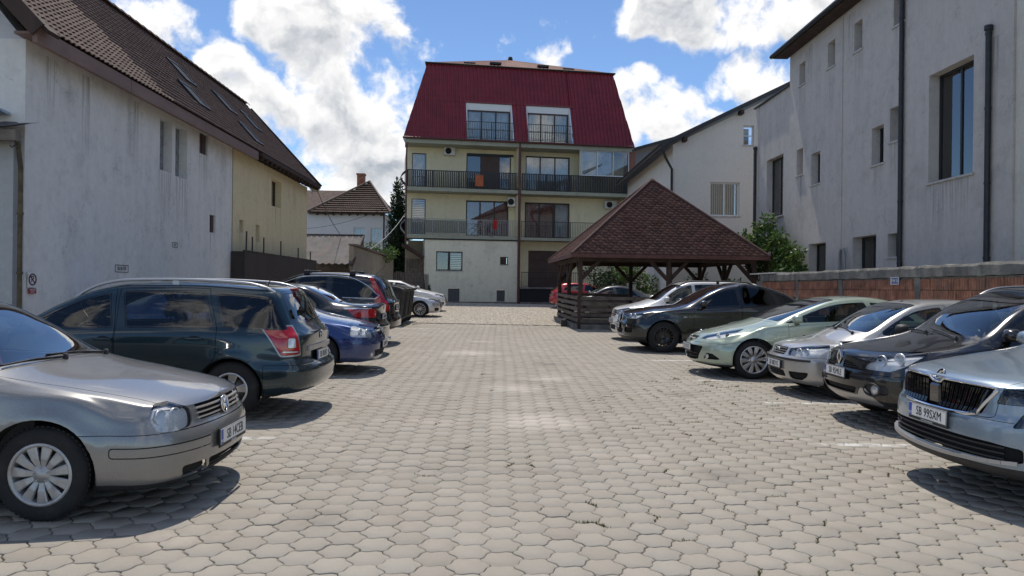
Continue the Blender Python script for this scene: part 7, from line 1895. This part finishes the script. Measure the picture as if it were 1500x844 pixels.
    for (o0, o1, m_, nm) in ((.08, .26, MATS['roof_dark'], 'roof'),):
        a = Vector((7.45, 33.6, 8.0)); b = Vector((16.2, 33.6, 12.32)); vs = [a + nn * o0, b + nn * o0, b + nn * o1, a + nn * o1]; q.add(vs + [v + Vector((0, 12.8, 0)) for v in vs], [(0, 1, 2, 3), (7, 6, 5, 4), (0, 4, 5, 1), (1, 5, 6, 2), (2, 6, 7, 3), (3, 7, 4, 0)])
    q.build('roof', MATS['roof_dark'], Wt)
    for x in (8.4, 11.0): b = MB(); z = 8.0 + (x - 7.45) * .494; b.box(x, x + .16, 33.58, 34.0, z - .12, z + .06); b.build('purlin_end', MATS['timber_dark'], Wt)
    g = MB(); g.tube([(7.4, 33.6, 8.02), (7.4, 46.3, 8.02)], .08, 8); g.build('gutter', MATS['roof_dark'], Wt)
    p = MB(); p.tube([(7.45, 33.7, 8.0), (7.6, 33.75, 7.6), (7.93, 33.9, 7.1), (7.93, 33.9, .3)], .06, 8); p.build('downpipe', MATS['zinc_pipe'], Wt)
    R = empty('rear_grey_house', (0, 0, 0), 0, 'grey house with a dark roof between the red-roofed house and the white house', 'house')
    F = Frame((0, 52, 0), (1, 0, 0), R); F.wall('wall', [(9.2, 0), (16, 0), (16, 12.6), (9.2, 11.0)], [], plaster('plaster_slate', (.28, .28, .29), (.2, .2, .2), .4), .3)
    q = MB(); a = Vector((8.6, 51.5, 11.0)); b = Vector((16.2, 51.5, 13.2)); vs = [a, b, b + Vector((0, 0, .22)), a + Vector((0, 0, .22))]; q.add(vs + [v + Vector((0, 8, 0)) for v in vs], [(0, 1, 2, 3), (7, 6, 5, 4), (0, 4, 5, 1), (1, 5, 6, 2), (2, 6, 7, 3), (3, 7, 4, 0)]); q.build('roof', MATS['roof_dark'], R)
    # sagging cables from the yellow house
    for (a, b, sag, lab) in (((-5.8, 45.9, 6.1), (-6.4, 34.0, 3.0), .35, 'pale cable sagging from the yellow house to the concrete yard wall'), ((-7.0, 28.6, 5.2), (-8.3, 45, 4.4), .9, 'thin dark cable hanging from the end of the tiled roof'), ((-5.8, 45.9, 7.0), (-16, 58, 6.0), .5, 'cable running from the yellow house to the hip-roofed house')):
        a, b = Vector(a), Vector(b); t = MB(); t.tube([a.lerp(b, s) - Vector((0, 0, 4 * sag * s * (1 - s))) for s in np.linspace(0, 1, 14)], .022 if 'pale' in lab else .014, 5); tag(t.build('cable', MATS['rail_grey'] if 'pale' in lab else MATS['rail_dark']), lab, 'cable')
    D = empty('satellite_dish', (-7.3, 28.9, 5.15), 0, 'satellite dish at the far end of the brown tiled roof', 'dish')
    q = MB(); q.lathe([(0, 0), (.1, .015), (.2, .05), (.26, .09), (.265, .08), (.2, .04), (0, -.015)], 20, Matrix.Translation((.1, .2, .35)) @ Matrix.Rotation(rad(160), 4, 'Z') @ Matrix.Rotation(rad(-20), 4, 'X')); q.build('reflector', MATS['rail_grey'], D); q = MB(); q.tube([(0, 0, 0), (.1, .2, .35)], .02, 6); q.build('mast', MATS['rail_grey'], D)

def shingle_mat():
    m = bpy.data.materials.new('bitumen_shingle'); m.use_nodes = True; t = NT(m.node_tree); b = t.n['Principled BSDF']
    p = t.node('ShaderNodeNewGeometry').outputs['Position']; tone = t.node('ShaderNodeAttribute', attribute_name='tone').outputs['Fac']
    c = t.mix(tone, (.085, .042, .036), (.165, .085, .070)); c = t.mix(t.ramp(t.noise(p, 1.3, 7, .65), .45, .7, 0, .65), c, (.085, .060, .052))
    c = t.mix(t.ramp(t.noise(p, 2.1, 6, .7), .58, .72, 0, .4), c, (.20, .13, .11)); c = t.mix(t.ramp(t.noise(p, 150, 2, .6), .35, .7, 0, .4), c, (.05, .035, .03))
    t.l.new(c, b.inputs['Base Color']); b.inputs['Roughness'].default_value = .95; b.inputs['Specular IOR Level'].default_value = .2
    return m

def gazebo():
    A, B, C, D = [Vector(p) for p in ((2.5, 25.2, 2.74), (9.62, 26.0, 2.74), (9.15, 32.5, 2.74), (2.15, 31.8, 2.74))]
    Z = empty('timber_gazebo', (0, 0, 0), 0, 'open timber gazebo with a hipped roof of red-brown shingles', 'gazebo'); T = MATS['gazebo_timber']
    ap = Vector((6.02, 29.1, 5.86)); M = MATS['shingle_red']
    V, LV, LT, TN = [], [], [], []
    for (p, q) in ((A, B), (D, A), (B, C), (C, D)):
        U = (q - p).normalized(); W0 = (q - p).length; ua = (ap - p).dot(U); foot = p + U * ua; S_ = ap - foot; sl = S_.length; S_.normalize(); N = U.cross(S_).normalized()
        ex = .15; rows = int(sl / ex); w = .25
        for r in range(rows):
            h0 = r * ex; h1 = min(sl, h0 + ex * 1.4); xl = lambda h: ua * h / sl; xr = lambda h: W0 - (W0 - ua) * h / sl
            i0 = int(xl(h0) / w) - 2
            for i in range(i0, int(xr(h0) / w) + 2):
                x0 = i * w + (w / 2 if r % 2 else 0); x1 = x0 + w
                if x1 < xl(h0) + .03 or x0 > xr(h0) - .03: continue
                lift = N * (.012 + random.uniform(0, .010)); g = .005; jd = random.uniform(-.008, .008)
                c_ = lambda x, h: p + U * min(max(x, xl(max(h, 0))), xr(max(h, 0))) + S_ * h
                pts = [c_(x0 + g, h0 + .045) + lift, c_(x0 + w * .27, h0 - .012 + jd) + lift, c_(x0 + w * .73, h0 - .012 + jd) + lift, c_(x1 - g, h0 + .045) + lift, c_(x1 - g, h1), c_(x0 + g, h1)]
                k = len(V); V += pts + [v - N * .014 for v in pts[:4]]
                LV += [k, k + 1, k + 2, k + 3, k + 4, k + 5, k + 6, k + 7, k + 1, k, k + 7, k + 8, k + 2, k + 1, k + 8, k + 9, k + 3, k + 2]; LT += [6, 4, 4, 4]; TN += [random.random()] * 10
    o = raw_mesh('shingles', [tuple(v) for v in V], LV, LT, shingle_mat(), Z, TN, 'stuff')
    d = MB(); c = [A, B, C, D]; cl = [p - Vector((0, 0, .03)) for p in c]; d.add(cl + [ap - Vector((0, 0, .03))], [(0, 1, 4), (1, 2, 4), (2, 3, 4), (3, 0, 4)]); d.add([p - Vector((0, 0, .06)) for p in cl] + [ap - Vector((0, 0, .10))], [(1, 0, 4), (2, 1, 4), (3, 2, 4), (0, 3, 4)]); d.build('roof_deck', T, Z)
    for p in c: r = MB(); r.tube([p + Vector((0, 0, .015)), ap + Vector((0, 0, .03))], .055, 6); r.build('hip_cap', M, Z)
    for i in range(4): r = MB(); r.bar(c[i] - Vector((0, 0, .05)), c[(i + 1) % 4] - Vector((0, 0, .05)), .03, .13); r.build('fascia', mat('fascia_red', (.13, .055, .045), .7, var=.2, vscale=4), Z)
    k = MB(); k.lathe([(0, .08), (.10, .05), (.14, -.05)], 10, Matrix.Translation(ap) @ Matrix.Rotation(rad(90), 4, 'X')); k.build('finial', M, Z)
    a, b, cc, dd = [Vector(p) for p in ((2.86, 25.75, 0), (9.2, 26.45, 0), (8.75, 32.0, 0), (2.6, 31.3, 0))]
    def post(p, name='post', w=.15):
        q = MB(); g = G(p.x, p.y) + .12; q.box(p.x - w / 2, p.x + w / 2, p.y - w / 2, p.y + w / 2, g - .2, 2.66, None, .012); q.build(name, T, Z)
    posts = [a, a.lerp(b, .5), b, b.lerp(cc, .5), cc, cc.lerp(dd, .5), dd, dd.lerp(a, .5)]
    for p in posts: post(p)
    for i, (p, q) in enumerate(((a, b), (b, cc), (cc, dd), (dd, a))):
        m = MB(); m.bar(p + Vector((0, 0, 2.60)), q + Vector((0, 0, 2.60)), .13, .16); m.build('beam', T, Z); d = (q - p).normalized(); h = (p + q) / 2
        for (s, e) in ((p, 1), (h, -1), (h, 1), (q, -1)):
            m = MB(); m.bar(s + d * (.05 * e) + Vector((0, 0, 1.90)), s + d * (.68 * e) + Vector((0, 0, 2.55)), .10, .12); m.build('brace', T, Z)
    for p in posts[::2]: m = MB(); m.bar(p + Vector((0, 0, 2.62)), ap - Vector((0, 0, .18)), .10, .14); m.build('rafter', T, Z)
    for i in range(4):
        m = MB(); p, q = ((a, cc), (b, dd), (posts[1], posts[5]), (posts[7], posts[3]))[i]; m.bar(p + Vector((0, 0, 2.71)), q + Vector((0, 0, 2.71)), .08, .10); m.build('tie_beam', T, Z)
    # slatted sides: left side and front left half
    GT = mat('slat_grey', (.13, .105, .085), .85, var=.35, vscale=4, bump=.4, bscale=30)
    for (p, q, n) in ((dd, a, 5), (a, posts[1], 5), (posts[5], dd, 5), (posts[1], b, 4)):
        d = (q - p).normalized()
        for k in range(n):
            z0 = G(p.x, p.y) + .28 + k * .20; z1 = G(q.x, q.y) + .28 + k * .20; m = MB(); o_ = random.uniform(-.02, .02); m.bar(p + Vector((0, 0, z0 + o_)) - Vector((d.y, -d.x, 0)) * -.09, q + Vector((0, 0, z1 - o_)) - Vector((d.y, -d.x, 0)) * -.09, .028, .115); m.build('slat', GT, Z)
    for (p, q) in ((a, posts[1]),):
        for t in (.33, .66): c_ = p.lerp(q, t); m = MB(); m.box(c_.x - .04, c_.x + .04, c_.y - .04, c_.y + .04, G(c_.x, c_.y), G(c_.x, c_.y) + 1.2); m.build('slat_post', T, Z)
    # kerb
    for (p, q) in ((a, b), (b, cc), (cc, dd), (dd, a)):
        d = (q - p).normalized(); o_ = Vector((d.y, -d.x, 0)) * .16
        for k in range(6):
            s0, s1 = p.lerp(q, k / 6) + o_, p.lerp(q, (k + .985) / 6) + o_; m = MB(); m.bar(s0 + Vector((0, 0, G(s0.x, s0.y) + .06)), s1 + Vector((0, 0, G(s1.x, s1.y) + .06)), .16, .20); m.build('kerb_stone', MATS['concrete'], Z)
    fl = MB(); vs = [Vector((p.x, p.y, G(p.x, p.y) + .08)) for p in (a, b, cc, dd)]; fl.add(vs + [v - Vector((0, 0, .2)) for v in vs], [(0, 1, 2, 3), (7, 6, 5, 4)]); fl.build('floor', MATS['concrete'], Z)
    # furniture standing inside
    tb = empty('picnic_table', (5.6, 28.8, G(5.6, 28.8) + .08), .12, 'dark timber picnic table standing inside the gazebo', 'table')
    m = MB(); m.box(-1.2, 1.2, -.4, .4, .70, .75); m.build('table_top', MATS['timber_grey'], tb)
    for y in (-.75, .75): m = MB(); m.box(-1.2, 1.2, y - .14, y + .14, .42, .46); m.build('bench_plank', MATS['timber_grey'], tb)
    for x in (-.9, .9): m = MB(); m.bar((x, -.75, .2), (x, .75, .2), .06, .08); m.bar((x, -.5, 0), (x, -.2, .7), .06, .08); m.bar((x, .5, 0), (x, .2, .7), .06, .08); m.bar((x, -.85, .38), (x, .85, .38), .06, .08); m.build('trestle', MATS['timber_grey'], tb)
    bx = MB(); bx.box(2.30, 2.52, 26.9, 27.15, G(2.4, 27), G(2.4, 27) + .26, None, .02); tag(bx.build('cable_box', MATS['frame_dark']), 'small black box on the ground at the left corner of the gazebo', 'box')

def bins():
    labs = ['black wheeled bin nearest the camera beside the black off-roader', 'black wheeled bin in the middle of the row of three', 'black wheeled bin farthest back, beside the silver coupe']
    first = None
    P = MATS['plastic_bin']
    for i in range(3):
        y = 25.75 + i * 1.34; x = -3.92
        if first is None:
            R = empty('wheeled_bin', (0, 0, 0)); first = R
            b = MB(); t, u = .62, .50; ty, uy = .52, .44
            vs = [(-u, -uy, .2), (u, -uy, .2), (u, uy, .2), (-u, uy, .2), (-t, -ty, 1.18), (t, -ty, 1.18), (t, ty, 1.18), (-t, ty, 1.18)]
            b.add(vs, [(0, 3, 2, 1), (0, 1, 5, 4), (1, 2, 6, 5), (2, 3, 7, 6), (3, 0, 4, 7), (4, 5, 6, 7)]); b.build('tub', P, R)
            for s in (-1, 1):
                for y2 in (-.3, 0, .3): q = MB(); q.bar((s * .52, y2 * .86, .24), (s * .628, y2, 1.16), .10, .05, (1, 0, 0)); q.build('rib', P, R)
                for x2 in (-.35, .0, .35): q = MB(); q.bar((x2 * .86, s * .455, .24), (x2, s * .53, 1.16), .10, .05, (0, 1, 0)); q.build('rib', P, R)
            q = MB(); q.box(-.68, .68, -.58, .58, 1.18, 1.24, None, .02); q.build('rim', P, R)
            q = MB(); n = 12; vs = []
            for s in (-.57, .57):
                for k in range(n + 1): x2 = -.66 + 1.32 * k / n; vs.append((x2, s, 1.25 + .13 * math.sin(math.pi * k / n) ** .7))
            q.add(vs, [(k, k + 1, n + 2 + k, n + 1 + k) for k in range(n)], True); q.add(vs, [tuple(range(n + 1)), tuple(range(n + 1, 2 * n + 2))[::-1]]); q.build('lid', P, R)
            for k in range(6): q = MB(); q.box(.62, .72, -.5 + k * .19, -.42 + k * .19, 1.20, 1.27, None, .02); q.build('lid_grip', P, R)
            for (sx, sy) in ((-1, -1), (1, -1), (-1, 1), (1, 1)):
                w = MB(); w.lathe([(0, -.025), (.085, -.025), (.1, -.015), (.1, .015), (.085, .025), (0, .025)], 16, Matrix.Translation((sx * .42, sy * .36, .1))); w.build('wheel', MATS['tyre_rubber'], R)
                w = MB(); w.box(sx * .42 - .05, sx * .42 + .05, sy * .36 - .05, sy * .36 + .05, .14, .22); w.build('castor', MATS['rail_grey'], R)
            for s in (-1, 1): q = MB(); q.tube([(.0, s * .58, 1.0), (.0, s * .66, 1.0)], .03, 8); q.build('trunnion', P, R)
            o = R
        else:
            o = first.copy(); link(o)
            for c in first.children: k = c.copy(); link(k); k.parent = o
        o.location = (x, y, G(x, y)); o.rotation_euler = (0, 0, rad((0, 2, -3)[i])); tag(o, labs[i], 'bin', 'wheeled bins in a row on the left')

def leaf_mat(name, col, tr=.35):
    m = bpy.data.materials.new(name); m.use_nodes = True; t = NT(m.node_tree); MATS[name] = m; b = t.n['Principled BSDF']
    tone = t.node('ShaderNodeAttribute', attribute_name='tone').outputs['Fac']
    c = t.mix(tone, tuple(x * .55 for x in col), tuple(min(1, x * 1.5) for x in col)); t.l.new(c, b.inputs['Base Color']); b.inputs['Roughness'].default_value = .45; b.inputs['Specular IOR Level'].default_value = .35
    tl = t.node('ShaderNodeBsdfTranslucent', {0: c}); mx = t.node('ShaderNodeMixShader', {0: tr, 1: b.outputs[0], 2: tl.outputs[0]}); t.l.new(mx.outputs[0], t.n['Material Output'].inputs[0]); return m

def foliage(name, centers, m, parent, n, ls, lw=.5, droop=.3, up=0.0):
    """leaf blades scattered on and inside a set of blobs (x, y, z, rx, ry, rz)"""
    C = np.array(centers, float); vol = (C[:, 3] * C[:, 4] * C[:, 5]) ** .7; pick = rng.choice(len(C), n, p=vol / vol.sum())
    d = rng.normal(size=(n, 3)); d /= np.linalg.norm(d, axis=1)[:, None]; r = rng.random(n) ** .38
    P = C[pick, :3] + d * r[:, None] * C[pick, 3:6]
    ax = d * .8 + rng.normal(0, .7, (n, 3)); ax[:, 2] += up - droop; ax /= np.linalg.norm(ax, axis=1)[:, None]
    sd = np.cross(ax, rng.normal(size=(n, 3))); sd /= np.linalg.norm(sd, axis=1)[:, None]; nn = np.cross(ax, sd)
    L = ls * (.6 + .8 * rng.random(n))[:, None]; Wd = L * lw * .5
    V = np.stack([P, P + ax * L * .5 + sd * Wd - nn * L * .06, P + ax * L - nn * L * .12, P + ax * L * .5 - sd * Wd - nn * L * .06], 1).reshape(-1, 3)
    LV = np.arange(4 * n); LT = np.full(n, 4); tone = np.repeat(rng.random(n), 4)
    return raw_mesh(name, V, LV, LT, m, parent, tone)

def trunk(parent, base, top, r0, branches, m):
    t = MB(); b = Vector(base); tp = Vector(top); t.tube([b, b.lerp(tp, .5) + Vector((.05, .03, 0)), tp], [r0, r0 * .7, r0 * .3], 8)
    for (s, e) in branches: a = b.lerp(tp, s); t.tube([a, a.lerp(Vector(e), .5) + Vector((0, 0, .1)), Vector(e)], [r0 * .5, r0 * .3, r0 * .1], 6)
    t.build('trunk', m, parent)

def plants():
    bark = mat('bark', (.09, .065, .045), .95, var=.3, vscale=8, bump=.5, bscale=30)
    # leafy tree over the brick wall
    T = empty('leafy_tree', (9.75, 26.9, G(9.75, 26.9)), 0, 'leafy green tree with drooping leaves rising behind the brick wall', 'tree')
    LM = leaf_mat('leaf_green', (.075, .13, .03))
    cs = [(-.35, .5, 3.0, .45, .5, .5), (-.55, .7, 3.35, .25, .3, .35), (.0, .2, 3.4, .42, .5, .45), (.1, .0, 4.0, .25, .3, .35), (.2, -.4, 3.0, .45, .5, .5), (.35, -.9, 2.6, .40, .5, .45), (.3, -1.4, 2.9, .25, .35, .25), (.35, -1.7, 2.35, .35, .4, .35), (.4, -2.1, 2.75, .18, .3, .16), (.2, -.9, 3.35, .25, .3, .3), (-.1, .3, 2.4, .5, .5, .5), (.2, -1.0, 2.0, .4, .6, .4), (.4, -2.2, 2.1, .25, .3, .2), (-.2, .3, 3.85, .16, .2, .22)]
    foliage('crown', cs, LM, T, 4200, .17, .40, .55); trunk(T, (0, 0, -.1), (0.05, 0, 3.4), .10, [(.5, (-.4, .5, 3.1)), (.6, (.25, -.6, 2.9)), (.55, (.0, .1, 3.9)), (.45, (.35, -1.6, 2.5)), (.4, (.35, -2.0, 2.2))], bark)
    # shrubs beyond the gazebo
    for (x, y, sc, n, lab, col) in ((7.0, 37.2, 1.15, 2600, 'mid-green shrub growing behind the gazebo, right of the grey saloon', 'leaf_green'), (8.9, 33.6, .95, 1800, 'pale-leaved shrub in front of the white house', 'leaf_pale'), (5.6, 38.6, 1.1, 2200, 'dark shrub beside the terrace of the yellow house', 'leaf_dark'), (10.6, 33.2, .8, 1200, 'low shrub beyond the right end of the gazebo', 'leaf_green')):
        if col == 'leaf_pale' and col not in MATS: leaf_mat(col, (.12, .16, .06))
        if col == 'leaf_dark' and col not in MATS: leaf_mat(col, (.022, .042, .018))
        S = empty('shrub', (x, y, G(x, y)), 0, lab, 'shrub'); cs = [(sc * random.uniform(-.7, .7), random.uniform(-.5, .5), sc * random.uniform(.5, 1.9), sc * .5, .5, sc * .45) for _ in range(9)]
        foliage('crown', cs, MATS[col], S, n, .14, .45, .2); trunk(S, (0, 0, -.05), (0, 0, sc * 1.4), .05, [(.3, (-.5, 0, 1.2 * sc)), (.4, (.5, 0, 1.1 * sc))], bark)
    # cypress
    Cy = empty('cypress_tree', (-6.75, 49.5, .6), 0, 'tall dark cypress beside the left end of the yellow house', 'tree')
    if 'leaf_dark' not in MATS: leaf_mat('leaf_dark', (.022, .042, .018))
    cs = [(.12 * math.sin(i * 2.3) * (1 - i / 24), .12 * math.cos(i * 1.9), .6 + i * .315, 1.2 * (1 - i / 25.5) ** .75 + .06, .9 * (1 - i / 26) ** .75 + .06, .4) for i in range(24)] + [(random.uniform(-.8, .8) * (1 - i / 30), random.uniform(-.7, .4), .8 + i * .27, .3, .3, .35) for i in range(22)] + [(.55, .2, 1.0 + i * .35, .6 * (1 - i / 14), .6 * (1 - i / 14), .4) for i in range(13)]
    foliage('crown', cs, MATS['leaf_dark'], Cy, 13000, .22, .34, -.1, .9); trunk(Cy, (0, 0, -.1), (0, 0, 7.6), .16, [], bark)
    Sv = empty('shrub', (-5.9, 38.0, 2.9), 0, 'small green bush showing over the concrete yard wall', 'shrub'); foliage('crown', [(random.uniform(-.7, .5), random.uniform(-.6, .8), random.uniform(.1, .65), .35, .4, .28) for _ in range(8)], LM, Sv, 1100, .13, .45, .1); trunk(Sv, (0, 0, -1.6), (0, 0, .5), .05, [(.6, (-.4, 0, .4)), (.6, (.4, .2, .4))], bark)
    P = empty('potted_conifers', (-4.55, 45.0, G(-4.55, 45)), 0, 'two dark little conifers at the left foot of the yellow house', 'conifer'); foliage('crown', [(0, 0, .25 + i * .14, .22 * (1 - i / 9), .22 * (1 - i / 9), .14) for i in range(8)] + [(.35, .1, .2 + i * .13, .18 * (1 - i / 8), .18 * (1 - i / 8), .12) for i in range(7)], MATS['leaf_dark'], P, 1500, .09, .4, -.2, .6); trunk(P, (0, 0, -.05), (0, 0, 1.2), .04, [(.1, (.35, .1, .9))], bark)
    # weeds in the joints and dry tufts by the green coupe
    N = 4500; Pc = PAVERS; R_ = .2255 / math.sqrt(3)
    # moss and grass sit in the joints: short runs along block edges, thicker on the right-hand side
    wgt = np.where((Pc[:, 1] < 11.5), np.clip((Pc[:, 0] + 1.2) / 3.5, .06, 1.0), .02) * (np.abs(Pc[:, 0]) < 6) + 2.2 * (np.hypot(Pc[:, 0] - 3.2, Pc[:, 1] - 11.9) < .8) + 8 * (np.hypot(Pc[:, 0] + 3.25, (Pc[:, 1] - 26.3) * .4) < .4)
    ch = rng.choice(len(Pc), 190, p=wgt / wgt.sum()); ed = rng.integers(0, 6, 190); pick = rng.integers(0, 190, N)
    tt = np.clip(.5 + .35 * rng.normal(size=N), -.15, 1.15); a0 = ed[pick] * math.pi / 3; a1 = a0 + math.pi / 3
    x = Pc[ch[pick], 0] + R_ * (np.cos(a0) * (1 - tt) + np.cos(a1) * tt) + rng.normal(0, .004, N); y = Pc[ch[pick], 1] + R_ * (np.sin(a0) * (1 - tt) + np.sin(a1) * tt) + rng.normal(0, .004, N); z = GA(x, y) - .012
    dry = (np.hypot(x - 3.3, y - 11.9) < .9) | (np.hypot(x + 3.25, (y - 26.3) * .4) < .5)
    B = np.zeros((N, 3)); pick = np.arange(N); B[:, 2] = np.where(dry, .16, .0)
    x = x + np.where(dry, rng.normal(0, .022, N), 0); y = y + np.where(dry, rng.normal(0, .022, N), 0)
    h = .018 + .014 * rng.random(N) + B[pick, 2] * .08; b = rng.random(N) * 6.283; w = .006; lx, ly = rng.normal(0, .008, N), rng.normal(0, .008, N)
    V = np.stack([np.stack([x - w * np.cos(b), y - w * np.sin(b), z], 1), np.stack([x + w * np.cos(b), y + w * np.sin(b), z], 1), np.stack([x + lx, y + ly, z + h], 1)], 1).reshape(-1, 3)
    tag(raw_mesh('weeds', V, np.arange(3 * N), np.full(N, 3), leaf_mat('weed_green', (.13, .13, .05)), None, np.repeat(rng.random(N), 3), 'stuff'), 'weeds and dry tufts growing in the paving joints', 'weeds')

building_mats(); car_mats()
ground_all(); left_house(); left_bits(); right_building(); right_wall(); red_house(); far_houses(); gazebo(); bins(); plants()
all_cars()
